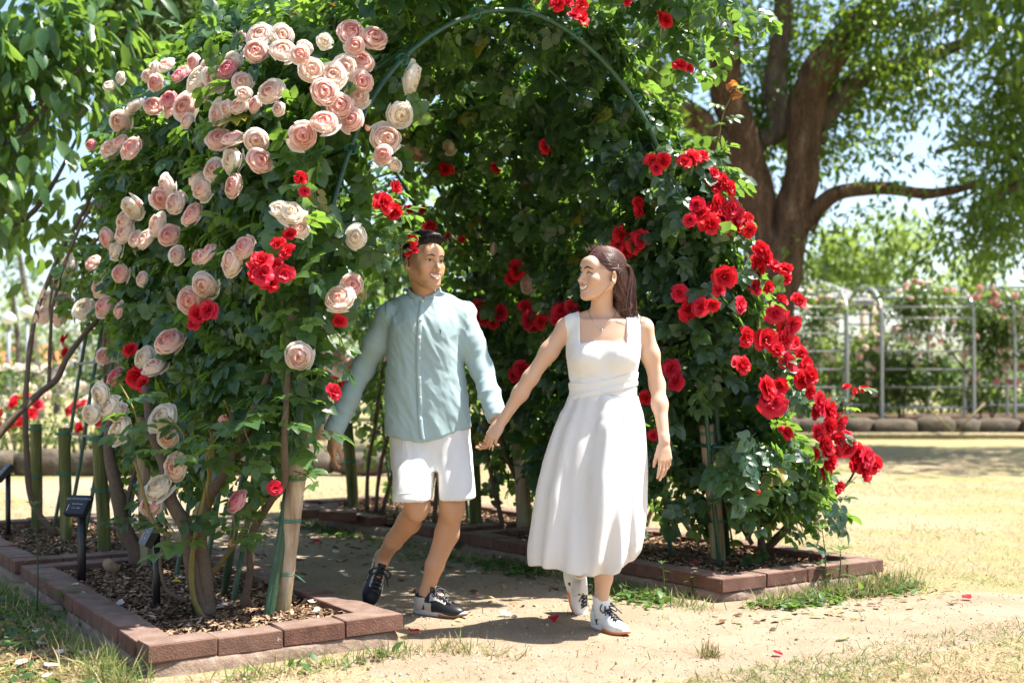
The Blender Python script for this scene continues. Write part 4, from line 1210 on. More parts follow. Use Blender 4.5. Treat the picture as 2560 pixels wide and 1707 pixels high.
# --- the great camphor tree behind the right side of the arch
LEAF_CAM = leaf_mat('camphor_leaf', (.019, .054, .013), (.052, .118, .024), (.15, .225, .046), (.36, .54, .05), .40, .34, .5)
Yc = 19.0
def cz(x, y, dy=0): return W(x * q, y * q, Yc + dy)
t = thing('camphor_tree', 'great camphor tree with spreading brown limbs behind the red roses', 'tree', G(1960, 955 + 3150 / Yc))
limb(t, [Vector((3.7, Yc, -.2)), Vector((3.75, Yc, .6)), cz(1785, 640), cz(1820, 500), cz(1842, 400), cz(1850, 300), cz(1862, 210), cz(1905, 130), cz(1965, 65), cz(2040, -20), cz(2120, -120)],
     (.56, .48, .40, .35, .32, .28, .29, .28, .26, .22, .18), BARK, 48, 'trunk', 16)
limb(t, [Vector((3.3, Yc + .1, -.2)), cz(1745, 640, .1), cz(1742, 500, .1), cz(1730, 400, .1), cz(1695, 300, .1), cz(1668, 200, .1), cz(1660, 90, .1), cz(1640, -30, .1), cz(1620, -150, .1)],
     (.44, .36, .31, .30, .28, .26, .26, .24, .20), BARK, 44, 'limb', 14)
limb(t, [cz(1725, 400, .2), cz(1660, 340, .1), cz(1600, 280, 0), cz(1555, 250, 0), cz(1480, 170, 0)], (.30, .26, .24, .22, .16), BARK, 20, 'limb')
limb(t, [cz(1740, 330, .4), cz(1790, 290, .4), cz(1778, 190, .4), cz(1790, 100, .4), cz(1800, 0, .4), cz(1815, -120, .4)], (.15, .19, .18, .16, .16, .13), BARKG, 26, 'limb')
limb(t, [cz(1868, 320, .3), cz(1905, 255, .3), cz(1965, 190, .3), cz(2060, 155, .3), cz(2150, 125, .2), cz(2300, 60, .2)], (.18, .17, .15, .13, .10, .05), BARKG, 26, 'limb')
limb(t, [cz(1850, 525, -.1), cz(1885, 472, -.2), cz(1935, 440, -.3), cz(2030, 433, -.4), cz(2140, 445, -.5), cz(2260, 420, -.5)], (.17, .13, .11, .10, .07, .04), BARK, 26, 'limb')
limb(t, [cz(2230, 480, -.5), cz(2290, 450, -.4), cz(2360, 410, -.4), cz(2460, 330, -.3)], (.05, .07, .09, .10), BARKG, 16, 'limb')
limb(t, [cz(2150, 350, .2), cz(2230, 330, .2), cz(2310, 350, .2), cz(2400, 400, .2)], (.04, .05, .06, .06), BARKG, 16, 'limb')
limb(t, [cz(2000, 50, .5), cz(2100, 50, .5), cz(2180, 30, .5), cz(2300, -30, .5)], (.10, .08, .06, .05), BARK, 16, 'limb')
rows = [(1600, 60, 85, 100, -2), (1580, 190, 70, 80, -2), (1630, 10, 60, 60, -2), (1640, 150, 45, 70, -2.2), (1560, 300, 40, 60, -1.6), (1500, 60, 90, 120, -1), (1745, 30, 45, 50, .5), (1735, 240, 50, 110, 1), (1700, 120, 40, 70, 1.2), (1810, 330, 45, 110, 1), (1805, 470, 40, 90, .8), (1780, 560, 36, 60, .8), (1870, 60, 70, 65, 1),
        (1835, 170, 40, 70, 1), (1940, 130, 60, 60, .6), (1985, 200, 75, 55, .3), (1900, 330, 36, 70, .5), (1890, 400, 36, 50, .6), (1870, 250, 40, 50, .8), (2010, 20, 120, 45, -.6), (2150, 40, 160, 62, -1), (2300, 60, 120, 90, -.8), (2220, 130, 110, 60, 0), (2090, 130, 80, 60, .4), (2330, 180, 60, 80, 0), (2310, 290, 70, 80, -.3),
        (2210, 260, 80, 55, -.5), (2130, 300, 100, 50, -.8), (2090, 360, 90, 45, -1), (2180, 370, 110, 60, -.8), (2270, 400, 90, 70, -.4), (2340, 430, 60, 90, 0), (2130, 440, 95, 45, -1), (2060, 470, 55, 40, -1), (2110, 520, 85, 32, -1), (2210, 510, 90, 40, -.8), (2300, 520, 70, 40, -.4), (2020, 330, 60, 35, -.8), (2000, 400, 60, 34, -.6),
        (1930, 520, 20, 30, -.4), (2160, 540, 60, 20, -1), (2420, 330, 60, 120, 0), (2420, 100, 100, 120, 0)]
R, T, S = cluster_leaves(blobs_px(rows, Yc), 84, .75, .150, 28, .6, .42)
crown(t, LEAF_CAM, R, T, S)
top = [(Vector((3 + dx * 2.6, Yc + dy, 9.2 + dz)), (2.4, 2.6, 1.5)) for dx, dy, dz in ((-1, 0, 0), (2.0, -2.6, -1.6), (3.0, -2.4, -1.7), (2.5, -1.6, -1.4), (3.6, -1.7, -1.5), (0, -1.6, .6), (1, -2.2, .2), (2, 0, .3), (0, 2, 1), (-1, -2.2, .4), (1.4, 2.4, .6))]
R, T, S = cluster_leaves(top, 3.0, .9, .26, 26, .8, .5)
crown(t, LEAF_CAM, R, T, S)
# --- dark trees behind the top left
LEAF_DK = leaf_mat('dark_tree_leaf', (.014, .040, .011), (.038, .088, .020), (.105, .165, .036), (.26, .40, .04), .34, .38, .45)
t = thing('camphor_tree', 'dark camphor tree whose trunk shows left of the topmost pink roses', 'tree', G(290, 955 + 3150 / 17.5))
Y5 = 17.5
limb(t, [G(292, 955 + 3150 / Y5) - Vector((0, 0, .2)), W(290, 700, Y5), W(284, 400, Y5), W(286, 150, Y5), W(300, 30, Y5), W(320, -120, Y5)], (.34, .26, .19, .16, .13, .11), BARK, 30, 'trunk')
limb(t, [W(286, 180, Y5), W(330, 60, Y5), W(420, 10, Y5), W(520, -40, Y5)], (.12, .09, .07, .05), BARK, 16, 'limb')
limb(t, [W(290, 120, Y5), W(380, 90, Y5), W(470, 70, Y5), W(560, 90, Y5)], (.08, .06, .05, .03), BARK, 16, 'limb')
R, T, S = cluster_leaves(blobs_px([(330, 50, 120, 55, 0), (450, 70, 110, 50, -.5), (560, 40, 90, 55, -.7), (390, 20, 150, 50, .5), (250, 40, 60, 60, 0), (510, 100, 60, 30, -.4), (300, 110, 50, 34, .6), (420, -60, 260, 70, 0), (230, 150, 40, 40, .8), (350, 105, 40, 26, .2)], Y5), 130, .7, .11, 30, .9, .42)
crown(t, LEAF_DK, R, T, S)
t = thing('camphor_tree', 'shaded camphor tree with a dark trunk behind the topmost coppery shoot', 'tree', G(765, 955 + 3150 / 22.0))
Y6 = 22.0
limb(t, [G(765, 955 + 3150 / Y6) - Vector((0, 0, .2)), W(765, 500, Y6), W(762, 100, Y6), W(770, 0, Y6), W(790, -150, Y6)], (.50, .36, .24, .20, .16), BARK, 26, 'trunk')
R, T, S = cluster_leaves(blobs_px([(690, 50, 110, 60, 0), (790, 30, 110, 60, 0), (620, 20, 70, 60, 0), (740, 110, 60, 36, 1), (900, 0, 120, 60, 0), (760, -60, 220, 60, 0), (640, 110, 50, 30, .8)], Y6), 80, .8, .12, 30, .9, .42)
crown(t, LEAF_DK, R, T, S)
# --- paler trees seen under and beyond
def small_tree(label, x, ybase_Y, blobs, mat, per, leaf, trunk_r=.16, cat='tree', trunk_x=None):
    Y = ybase_Y
    b = G((trunk_x or x) * q, 955 + 3150 / Y)
    t = thing('round_tree', label, cat, b)
    top = W(x * q, blobs[0][1] * q, Y)
    limb(t, [b - Vector((0, 0, .2)), b.lerp(top, .4) + Vector((.1, 0, 0)), top], (trunk_r, trunk_r * .7, trunk_r * .35), BARKG, 14, 'trunk', 8)
    R, T, S = cluster_leaves(blobs_px(blobs, Y), per, 1.0, leaf, 26, .3, .5)
    crown(t, mat, R, T, S, .6)
    return t
LEAF_YG = leaf_mat('yellow_green_leaf', (.07, .13, .028), (.13, .21, .05), (.20, .28, .08), (.46, .60, .10), .42, .5, .35)
LEAF_PALE = leaf_mat('pale_needle', (.06, .11, .045), (.11, .17, .07), (.17, .23, .10), (.32, .42, .14), .35, .55, .3)
small_tree('broad yellow green tree beyond the pavilion roof at right', 2010, 44, [(2010, 590, 110, 70, 0), (1900, 610, 70, 65, 0), (2100, 610, 75, 55, 0), (1970, 550, 70, 40, 1), (2060, 545, 60, 36, 1), (2150, 640, 50, 40, 0), (1850, 640, 40, 50, 1)], LEAF_YG, 9, .26, .4)
small_tree('small yellow green tree right of the broad one, above the metal arbors', 2235, 52, [(2235, 630, 40, 38, 0), (2270, 655, 35, 28, 0), (2200, 655, 34, 30, 0), (2240, 600, 20, 22, 0)], LEAF_YG, 9, .28, .3)
small_tree('layered pale pine at the far left edge', 40, 34, [(40, 560, 80, 22, 0), (85, 600, 60, 18, 0), (20, 612, 70, 20, 1), (60, 540, 50, 16, 0)], LEAF_PALE, 14, .20, .18, 'pine tree', 90)
small_tree('small light green tree under the pine at the far left', 30, 30, [(25, 670, 55, 42, 0), (60, 700, 32, 30, 0), (10, 720, 40, 30, 0)], LEAF_YG, 20, .17, .12, 'tree', 40)
small_tree('rounded green tree behind the lamp posts at left', 115, 40, [(130, 770, 60, 45, 0), (180, 740, 50, 50, 0), (90, 800, 45, 35, 0), (230, 770, 60, 60, 0)], LEAF_PALE, 11, .2, .15, 'tree', 130)
small_tree('bushy green tree seen through the bare canes at left', 250, 46, [(290, 760, 70, 70, 0), (200, 800, 60, 45, 0), (340, 800, 60, 60, 0)], LEAF_PALE, 7, .22, .15)
for nm_, x_, Y_, rows_ in (('wide leafy tree beyond the lawn, seen in glints through the rear roses', 1150, 34, [(1100, 620, 150, 150, 0), (1300, 600, 160, 160, 1), (960, 700, 120, 120, 0), (1230, 800, 200, 80, 0), (1000, 850, 160, 60, 0)]),
                            ('leafy tree beyond the lawn left of the arch', 620, 40, [(600, 700, 140, 120, 0), (740, 640, 140, 140, 0), (480, 780, 110, 80, 0), (650, 820, 180, 60, 0)])):
    small_tree(nm_, x_, Y_, rows_, LEAF_YG, 4, .38, .35)
# ------------------------------------------------------------------ steel arbors with climbing roses at the far right
STEEL = plain('galvanised_pipe', (.42, .42, .41), .38, .5, .7, .08)
STONE = None
def stone_mat():
    k = N('boulder')
    p = k.pos(); nz = k.noise(5, p, 6, .65); oi = k.n('ShaderNodeObjectInfo')
    c = k.ramp(nz, [(.3, (.05, .04, .028)), (.6, (.12, .095, .07)), (.8, (.20, .17, .13))])  # boulder colour darkened to stand in for shade on the wall
    c = k.mix(k.math('MULTIPLY', oi.outputs['Random'], .4), c, (.09, .08, .06))
    return k.done(k.bsdf(c, .92, .2, k.bump(nz, .8, .05)))
STONE = stone_mat()
LEAF_FAR = leaf_mat('arbor_rose_leaf', (.035, .075, .020), (.075, .135, .035), (.14, .20, .052), (.32, .45, .055), .36, .45, .4)
Ya = 23.4
def arbor(label, x0, x1, hoops, z=3.0, dep=2.6, bush=True, blobs=None, n_b=26, rlabel=None, hue=('pink', 'pale', 'cream')):
    X0, X1 = W(x0 * q, 900, Ya).x, W(x1 * q, 900, Ya).x
    t = thing('metal_arbor', label, 'garden arch', ((X0 + X1) / 2, Ya, 0), 'steel rose arbors across the lawn')
    for hx in hoops:
        X = W(hx * q, 900, Ya).x
        pts = [Vector((X, Ya, -.05)), Vector((X, Ya, .8)), Vector((X, Ya, 1.7)), Vector((X, Ya + .05, 2.25))]
        for k_ in range(1, 12):
            an = math.pi * k_ / 12
            pts.append(Vector((X, Ya + dep / 2 - math.cos(an) * dep / 2, 2.3 + math.sin(an) * (z - 2.3))))
        pts += [Vector((X, Ya + dep - .05, 2.25)), Vector((X, Ya + dep, 1.2)), Vector((X, Ya + dep, -.05))]
        tube_obj('hoop', pts, .040, STEEL, t, 8, 40)
    for k_ in range(1, 10):
        an = math.pi * k_ / 10
        y, zz = Ya + dep / 2 - math.cos(an) * dep / 2, 2.3 + math.sin(an) * (z - 2.3)
        tube_obj('rail', [Vector((X0, y, zz)), Vector((X1, y, zz))], .023, STEEL, t, 6)
    for zz in (.55, .95, 1.3, 1.65, 2.0, 2.3):
        tube_obj('rail', [Vector((X0, Ya + .03, zz)), Vector((X1, Ya + .03, zz))], .021, STEEL, t, 6)
        tube_obj('rail', [Vector((X0, Ya + dep, zz)), Vector((X1, Ya + dep, zz))], .021, STEEL, t, 6)
    if not blobs: return
    b = thing('climbing_rose', rlabel, 'rose bush', W(blobs[0][0] * q, 900, Ya) * Vector((1, 1, 0)) if False else Vector((W(blobs[0][0] * q, 900, Ya).x, Ya + .3, 0)), 'climbing roses on the steel arbors')
    c0 = Vector(b.location)
    for k_ in range(4):
        limb(b, [c0 + Vector((random.uniform(-.3, .3), random.uniform(-.1, .2), -.05)), c0 + Vector((random.uniform(-.5, .5), .1, .9)), c0 + Vector((random.uniform(-1, 1), .2, 2.0))], (.025, .02, .012), CANE, 12, 'cane', 6)
    bl = blobs_px(blobs, Ya)
    bl = [(c + Vector((0, .55, 0)), (r[0], .45, r[2])) for c, r in bl]
    R, T, S = cluster_leaves(bl, 120, .4, .10, 26, .5, .5)
    crown(b, LEAF_FAR, R, T, S, .6, 'foliage')
    for k_ in range(n_b):
        c, r = bl[random.randrange(len(bl))]
        p = c + Vector((random.uniform(-1, 1) * r[0], -r[1] - random.uniform(0, .1), random.uniform(-.9, 1.05) * r[2]))
        n = Vector((random.gauss(0, .3), -1, random.uniform(0, .9))).normalized()
        Rm = frames(np.array([tuple(n.orthogonal())]), np.array([tuple(n)]))[0]
        obj('bloom', random.choice(BLOOM[random.choice(hue)]), b, mat4(Rm, p, random.uniform(.040, .075)))
arbor('steel arbor at the left end of the row, partly bare of roses', 1720, 1946, (1720, 1946), blobs=[(1890, 760, 40, 90, 0), (1850, 850, 60, 60, 0), (1900, 690, 50, 30, 0), (1800, 800, 60, 110, 0)], n_b=26, rlabel='sparse pale rose on the leftmost steel arbor')
arbor('steel arbor in the middle of the row with two bright hoops', 2026, 2237, (2026, 2237), blobs=[(2060, 740, 70, 80, 0), (2140, 720, 80, 70, 0), (2060, 840, 75, 70, 0), (2150, 840, 80, 60, 0), (2190, 800, 50, 80, 0), (2120, 665, 60, 24, 0), (1990, 800, 40, 80, 0)], n_b=48, rlabel='dense pink climbing rose on the middle steel arbor')
arbor('steel arbor at the right end of the row reaching the picture edge', 2331, 2540, (2331, 2440, 2540), blobs=[(2280, 780, 55, 110, 0), (2330, 720, 70, 60, 0), (2300, 860, 60, 60, 0), (2390, 800, 80, 110, 0), (2270, 680, 40, 28, 0)], n_b=44, rlabel='peach and pink climbing rose on the right steel arbor', hue=('pink', 'deep', 'pale'))
# stone edging in front of the arbors, each boulder its own piece
w = thing('stone_wall', 'low wall of brown boulders under the steel arbors', 'wall', (8.2, 22.6, 0))
bm = bmesh.new(); bmesh.ops.create_icosphere(bm, subdivisions=2, radius=1)
ST = []
for s_ in range(4):
    b2 = bm.copy()
    co = np.array([tuple(v.co) for v in b2.verts]); nn = vnoise(co, 1.6, s_) 
    for v, k_ in zip(b2.verts, nn):
        v.co = v.co * (.75 + .5 * k_); v.co = Vector([max(-.78, min(.78, c)) for c in v.co])
    for f in b2.faces: f.smooth = True
    me = bpy.data.meshes.new('stone'); b2.to_mesh(me); b2.free(); me.materials.append(STONE); ST.append(me)
bm.free()
x = 2.2
while x < 12.5:
    wd = random.uniform(.45, .85)
    obj('stone', random.choice(ST), w, Matrix.Translation((x + wd / 2, 22.6 + random.uniform(-.06, .06), .17)) @ Matrix.Diagonal((wd * .66, .34, random.uniform(.22, .32), 1)))
    x += wd
t = thing('ground_rail', 'long weathered timber rail lying before the boulder wall', 'rail', (8, 22.15, 0))
mb = MB(); mb.tube([(3.0, 22.15, .06), (8, 22.1, .07), (12.5, 22.2, .05)], .055, 8); mb.build('log', POST, t)
for (xa, ya, xb, yb, lb) in ((2195, 985, 2262, 925, 'bamboo stake leaning to the right against the boulder wall'), (2190, 984, 2128, 935, 'bamboo stake leaning to the left against the boulder wall')):
    t = thing('bamboo_stake', lb, 'stake', G(xa * q, 1098)); p0 = W(xa * q, ya * q, 22.0); p1 = W(xb * q, yb * q, 22.2)
    mb = MB(); mb.tube([p0 - Vector((0, 0, .06)), p1], .016, 6); mb.build('cane', CANE_G, t)
# clipped hedge closing the view behind the arbors
t = thing('hedge', 'long green hedge behind the steel arbors', 'hedge', (9, 29, 0))
R, T, S = cluster_leaves([(Vector((x_, 29 + random.uniform(-.3, .3), .95)), (1.1, .8, 1.15)) for x_ in np.arange(1.5, 16, 1.3)], 45, .5, .13, 24, .2, .5)
crown(t, LEAF_FAR, R, T, S, .6, 'foliage')
for x_ in np.arange(2, 16, 1.6): limb(t, [Vector((x_, 29, -.05)), Vector((x_ + .1, 29, .8))], (.05, .03), CANE, 5, 'stem', 6)
# raised soil behind the wall
mobj('terrace_bed', *(lambda m: (np.concatenate(m.V), [np.concatenate(f) for f in m.F.values()]))(MB().box((8, 25.1, .16), (12.5, 4.6, .36))), SOIL)['kind'] = 'structure'
# pavilion with a slatted hip roof
ROOF = plain('grey_roof_board', (.15, .145, .15), .7, .3, 0, .2, 8)
t = thing('pavilion', 'grey hip roofed pavilion between the trunk and the steel arbors', 'pavilion', (9.2, 32, 0))
P0 = [W(1700 * q, 690 * q, 30.5), W(2010 * q, 690 * q, 30.5), W(1990 * q, 684 * q, 35), W(1740 * q, 684 * q, 35)]
ap = [W(1795 * q, 632 * q, 32.5), W(1850 * q, 632 * q, 32.5)]
for k_ in range(11):
    f0, f1 = k_ / 11, (k_ + .86) / 11
    for (p_, q_, a_, b_) in ((P0[0], P0[1], ap[0], ap[1]), (P0[1], P0[2], ap[1], ap[1])):
        V = [p_.lerp(a_, f0), q_.lerp(b_, f0), q_.lerp(b_, f1) + Vector((0, 0, .03)), p_.lerp(a_, f1) + Vector((0, 0, .03))]
        V2 = [v - Vector((0, -.02, .07)) for v in V]
        mobj('roof_board', np.array([tuple(v) for v in V + V2]), np.array([(0, 1, 2, 3), (7, 6, 5, 4), (0, 4, 5, 1), (1, 5, 6, 2), (2, 6, 7, 3), (3, 7, 4, 0)]), ROOF, t, False)
for p_ in (P0[0], P0[1], P0[2], P0[3]):
    b = Vector((p_.x * .97 + .3, p_.y + .3, 0)); mb = MB(); mb.tube([b, Vector((b.x, b.y, p_.z))], .09, 8); mb.build('pillar', POST, t)
mb = MB(); mb.box(((P0[0].x + P0[1].x) / 2, 30.7, P0[0].z - .12), (P0[1].x - P0[0].x, .12, .22)); mb.build('eave_beam', ROOF, t, False)

# ------------------------------------------------------------------ rose beds, lamps and a house at the far left
LEAF_BED = leaf_mat('bed_rose_leaf', (.035, .075, .020), (.075, .14, .035), (.15, .22, .06), (.34, .48, .07), .38, .45, .4)
k_ = 0
for (x, y, rx, ry, Y, hue, lb) in ((40, 900, 90, 60, 15.5, ('cream', 'pale'), 'white rose bush at the far left edge behind the arch'), (190, 890, 80, 60, 16.2, ('cream', 'pale'), 'white rose bush behind the first bare cane'),
        (330, 900, 90, 60, 17, ('cream', 'pale', 'pink'), 'white and pink rose bush behind the rear left arch'), (70, 960, 80, 55, 14.2, ('red', 'red', 'cream'), 'low red rose bush at the far left in front of the white ones'),
        (240, 960, 90, 50, 14.6, ('red', 'red', 'cream'), 'low red rose bush seen between the bare canes'), (440, 940, 110, 70, 16, ('red', 'pink'), 'red and pink rose bush behind the near left bed'),
        (-60, 930, 70, 80, 15, ('red', 'cream'), 'rose bush cut by the left picture edge'), (640, 950, 120, 60, 18, ('cream', 'pink'), 'pale rose bush seen low through the left arch')):
    c = W(x * q, y * q, Y); s = q / F * Y
    b = thing('shrub_rose', lb, 'rose bush', (c.x, Y, 0), 'rose bushes in the far left bed')
    for e in range(4):
        an = e * 1.6; limb(b, [Vector((c.x + .08 * math.cos(an), Y + .08 * math.sin(an), 0)), Vector((c.x + .3 * math.cos(an), Y + .3 * math.sin(an), c.z))], (.02, .01), CANE, 6, 'cane', 5)
    zlo = max(.02, c.z - ry * s * 1.6)
    bl = [(Vector((c.x, Y, (zlo + c.z + ry * s) / 2)), (rx * s, .5, (c.z + ry * s - zlo) / 2))]
    R, T, S = cluster_leaves(bl, 75, .35, .075, 22, .2, .5)
    crown(b, LEAF_BED, R, T, S, .6, 'foliage')
    for e in range(24 if hue[0] != 'red' else 16):
        an = random.uniform(0, 6.28); el = random.uniform(-.2, 1.2)
        d = Vector((math.cos(an) * math.cos(el), -abs(math.sin(an)) * math.cos(el), math.sin(el)))
        p = bl[0][0] + Vector((d.x * bl[0][1][0], d.y * .55, d.z * bl[0][1][2] * 1.05))
        Rm = frames(np.array([tuple(d.orthogonal())]), np.array([tuple(d)]))[0]
        obj('bloom', random.choice(BLOOM[random.choice(hue)]), b, mat4(Rm, p, random.uniform(.06, .09)))
t = thing('stone_kerb', 'pale stone kerb round the far left rose bed', 'kerb', (-5, 13.6, 0))
x = -9.0
while x < -.6:
    wd = random.uniform(.5, .9)
    obj('stone', random.choice(ST), t, Matrix.Translation((x + wd / 2, 13.6 + random.uniform(-.04, .04), .13)) @ Matrix.Diagonal((wd * .66, .22, random.uniform(.15, .22), 1)))
    x += wd
LAMP = plain('grey_lamp_post', (.22, .23, .24), .5, .5)
GLOBE = plain('white_lamp_globe', (.75, .75, .73), .35, .5)
for (x, Y, z, lb) in ((22, 26, 2.3, 'lamp post nearest the left picture edge'), (68, 27, 2.5, 'tallest white globed lamp post left of the first cane'), (205, 30, 2.2, 'thin lamp post seen between the canes')):
    b = G(x, 955 + 3150 / Y)
    t = thing('lamp_post', lb, 'street lamp', b, 'lamp posts beyond the far left rose bed')
    mb = MB(); mb.tube([b, b + Vector((0, 0, z))], [.06, .04], 8); mb.build('pole', LAMP, t)
    mb = MB(); mb.tube([b + Vector((0, 0, z + dz)) for dz in (0, .04, .12, .2, .26)], [.06, .13, .16, .12, .03], 12); mb.build('lamp_globe', GLOBE, t)
HS = Matrix.Translation((-45, 150, 0))
t = thing('house', 'small distant house with an orange tiled roof at the far left', 'house', HS @ W(30 * q, 850 * q, 70) * 1.0)
TILE = plain('orange_roof_tile', (.50, .17, .07), .8, .3, 0, .2, 3); WALLM = plain('cream_wall', (.6, .55, .48), .9, .2)
hx = W(30 * q, 850 * q, 70)
mb = MB(); mb.box((hx.x, 72, 1.0), (5.0, 4, 2.4)); mb.build('wall', WALLM, t, False)
V = np.array([(hx.x - 2.9, 69.6, 2.1), (hx.x + 2.9, 69.6, 2.1), (hx.x + 2.9, 74.4, 2.1), (hx.x - 2.9, 74.4, 2.1), (hx.x - 1.6, 72, 3.3), (hx.x + 1.6, 72, 3.3)])
mobj('roof', V, [np.array([(0, 1, 5, 4), (2, 3, 4, 5)]), np.array([(1, 2, 5), (3, 0, 4)])], TILE, t, False)
mb = MB(); mb.box((hx.x - 1, 69.96, 1.2), (.9, .06, 1.0)); mb.box((hx.x + 1, 69.96, 1.2), (.9, .06, 1.0)); mb.build('window', plain('dark_window', (.03, .04, .05), .1), t, False)
# low far hills
n = 80
xs = np.linspace(-900, 900, n); hz = 4 + 14 * vnoise(np.c_[xs * .006, xs * 0, xs * 0], 1, 21) + 4 * vnoise(np.c_[xs * .03, xs * 0, xs * 0], 1, 5)
V = np.r_[np.c_[xs, 0 * xs + 690, 0 * xs - 2], np.c_[xs, 0 * xs + 780, hz], np.c_[xs, 0 * xs + 880, 0 * xs - 2]]
i = np.arange(n - 1)
tag(mobj('hills', V, np.concatenate([np.c_[i, i + 1, i + 1 + n, i + n], np.c_[i + n, i + 1 + n, i + 1 + 2 * n, i + 2 * n]]), plain('wooded_hill', (.06, .10, .06), .95, .1)), 'low wooded hills on the skyline', None, None, 'structure')
# a far line of trees closes the horizon on both sides
bl = [(Vector((x_, 66 + 6 * random.random(), random.uniform(1.2, 2.2))), (random.uniform(2.2, 3.6), 1.6, random.uniform(1.6, 2.6))) for x_ in np.arange(-52, 62, 3.4)]
R, T, S = cluster_leaves(bl, .9, 1.1, .5, 16, .2, .5)
v_, t_ = lite_leaf(.6)
X_, F2 = scatter_vf(v_, t_, R, T, S)
tag(mobj('treeline', X_, F2, LEAF_PALE, None, True, {'tint': np.repeat(np.clip(RNG.random(len(T)), .001, 1), 4)}), 'far line of trees along the horizon', None, None, 'stuff')
# ------------------------------------------------------------------ tools for the two people: smooth solids from distance fields
from mathutils.bvhtree import BVHTree
def axis(lo, hi, step, fine=()):
    out = [lo]
    while out[-1] < hi:
        x = out[-1]; s = step
        for a, b, f in fine:
            if a - f <= x <= b: s = min(s, f)
        out.append(x + s)
    return np.array(out)
class Field:
    """signed distances on a box grid, built up by smooth unions and cuts"""
    def __init__(s, xs, ys, zs, far=.08):
        s.x, s.y, s.z = xs, ys, zs
        s.far = far
        s.D = np.full((len(xs), len(ys), len(zs)), far, np.float32)
    def sub(s, lo, hi):
        r = []
        for ax, l, h in zip((s.x, s.y, s.z), lo, hi):
            i, j = np.searchsorted(ax, l), np.searchsorted(ax, h)
            r.append(slice(max(i - 1, 0), min(j + 1, len(ax))))
        return tuple(r)
    def pts(s, sl):
        return s.x[sl[0]][:, None, None], s.y[sl[1]][None, :, None], s.z[sl[2]][None, None, :]
    def put(s, sl, d, k, op='add'):
        a = s.D[sl]
        d = d.astype(np.float32)
        if op == 'add':
            h = np.clip(.5 + .5 * (a - d) / k, 0, 1)
            s.D[sl] = a * (1 - h) + d * h - k * h * (1 - h)
        else:
            h = np.clip(.5 + .5 * (-d - a) / k, 0, 1)
            s.D[sl] = a * (1 - h) - d * h + k * h * (1 - h)
    def cone(s, p, q_, r0, r1, k=.02, op='add', flat=None):
        """round cone from p to q; flat=(direction, factor) makes it thinner along a direction"""
        p, q_ = np.array(tuple(p)), np.array(tuple(q_))
        m = max(r0, r1) + k + .02
        sl = s.sub(np.minimum(p, q_) - m, np.maximum(p, q_) + m)
        X, Y, Z = s.pts(sl)
        d = q_ - p; L2 = d @ d + 1e-12
        vx, vy, vz = X - p[0], Y - p[1], Z - p[2]
        t = np.clip((vx * d[0] + vy * d[1] + vz * d[2]) / L2, 0, 1)
        wx, wy, wz = vx - t * d[0], vy - t * d[1], vz - t * d[2]
        dd = wx * wx + wy * wy + wz * wz
        r = r0 + (r1 - r0) * t
        if flat is not None:
            n = np.array(tuple(flat[0])); n = n / np.linalg.norm(n)
            c = wx * n[0] + wy * n[1] + wz * n[2]
            dd = dd + c * c * (1 / flat[1] ** 2 - 1)
        s.put(sl, (np.sqrt(dd) - r) * (1 if flat is None else min(1, flat[1] * 1.3)), k, op)
        return s
    def chain(s, pts, rs, k=.02, **kw):
        for a, b, r0, r1 in zip(pts[:-1], pts[1:], rs[:-1], rs[1:]): s.cone(a, b, r0, r1, k, **kw)
        return s
    def ell(s, c, r, R=None, k=.02, op='add'):
        c, r = np.array(tuple(c)), np.array(r, float)
        m = r.max() + k + .02
        sl = s.sub(c - m, c + m)
        X, Y, Z = s.pts(sl)
        v = [X - c[0], Y - c[1], Z - c[2]]
        if R is not None:
            R = np.array(R)
            v = [v[0] * R[0, i] + v[1] * R[1, i] + v[2] * R[2, i] for i in range(3)]
        k0 = np.sqrt((v[0] / r[0]) ** 2 + (v[1] / r[1]) ** 2 + (v[2] / r[2]) ** 2)
        k1 = np.sqrt((v[0] / r[0] ** 2) ** 2 + (v[1] / r[1] ** 2) ** 2 + (v[2] / r[2] ** 2) ** 2) + 1e-9
        s.put(sl, k0 * (k0 - 1) / k1, k, op)
        return s
    def loft(s, rows, k=.03, power=2.3, op='add', lean=None):
        """upright body of stacked rounded sections; rows: z, cx, cy, half width, half depth"""
        rows = sorted(rows)
        R = np.array(rows, float)
        lo = (R[:, 1] - R[:, 3]).min() - .05, (R[:, 2] - R[:, 4]).min() - .05, R[0, 0] - .05
        hi = (R[:, 1] + R[:, 3]).max() + .05, (R[:, 2] + R[:, 4]).max() + .05, R[-1, 0] + .05
        sl = s.sub(lo, hi)
        X, Y, Z = s.pts(sl)
        zz = s.z[sl[2]]
        fine = smooth_path(R[:, [1, 2, 0]], 160); fz = fine[:, 2]
        o = np.argsort(fz)
        dens = np.linspace(0, 1, 160)
        cx, cy, hw, hd = (np.interp(zz, R[:, 0], R[:, c])[None, None, :] for c in (1, 2, 3, 4))
        kern = 7
        def sm(a):
            p = np.pad(a[0, 0], kern, mode='edge'); return np.convolve(p, np.ones(2 * kern + 1) / (2 * kern + 1), 'valid')[None, None, :]
        if len(zz) > 30: cx, cy, hw, hd = sm(cx), sm(cy), sm(hw), sm(hd)
        e = (np.abs((X - cx) / hw) ** power + np.abs((Y - cy) / hd) ** power) ** (1 / power)
        d = (e - 1) * np.minimum(hw, hd)
        d = np.maximum(d, np.maximum(R[0, 0] - Z, Z - R[-1, 0]))
        s.put(sl, d, k, op)
        return s
    def cut(s, f, k=.004):
        """keep only where f(X, Y, Z) < 0"""
        sl = s.sub((-9, -9, -9), (9, 9, 9))
        X, Y, Z = s.pts(sl)
        s.put(sl, -f(X, Y, Z) + 0 * s.D, k, 'cut')
        return s
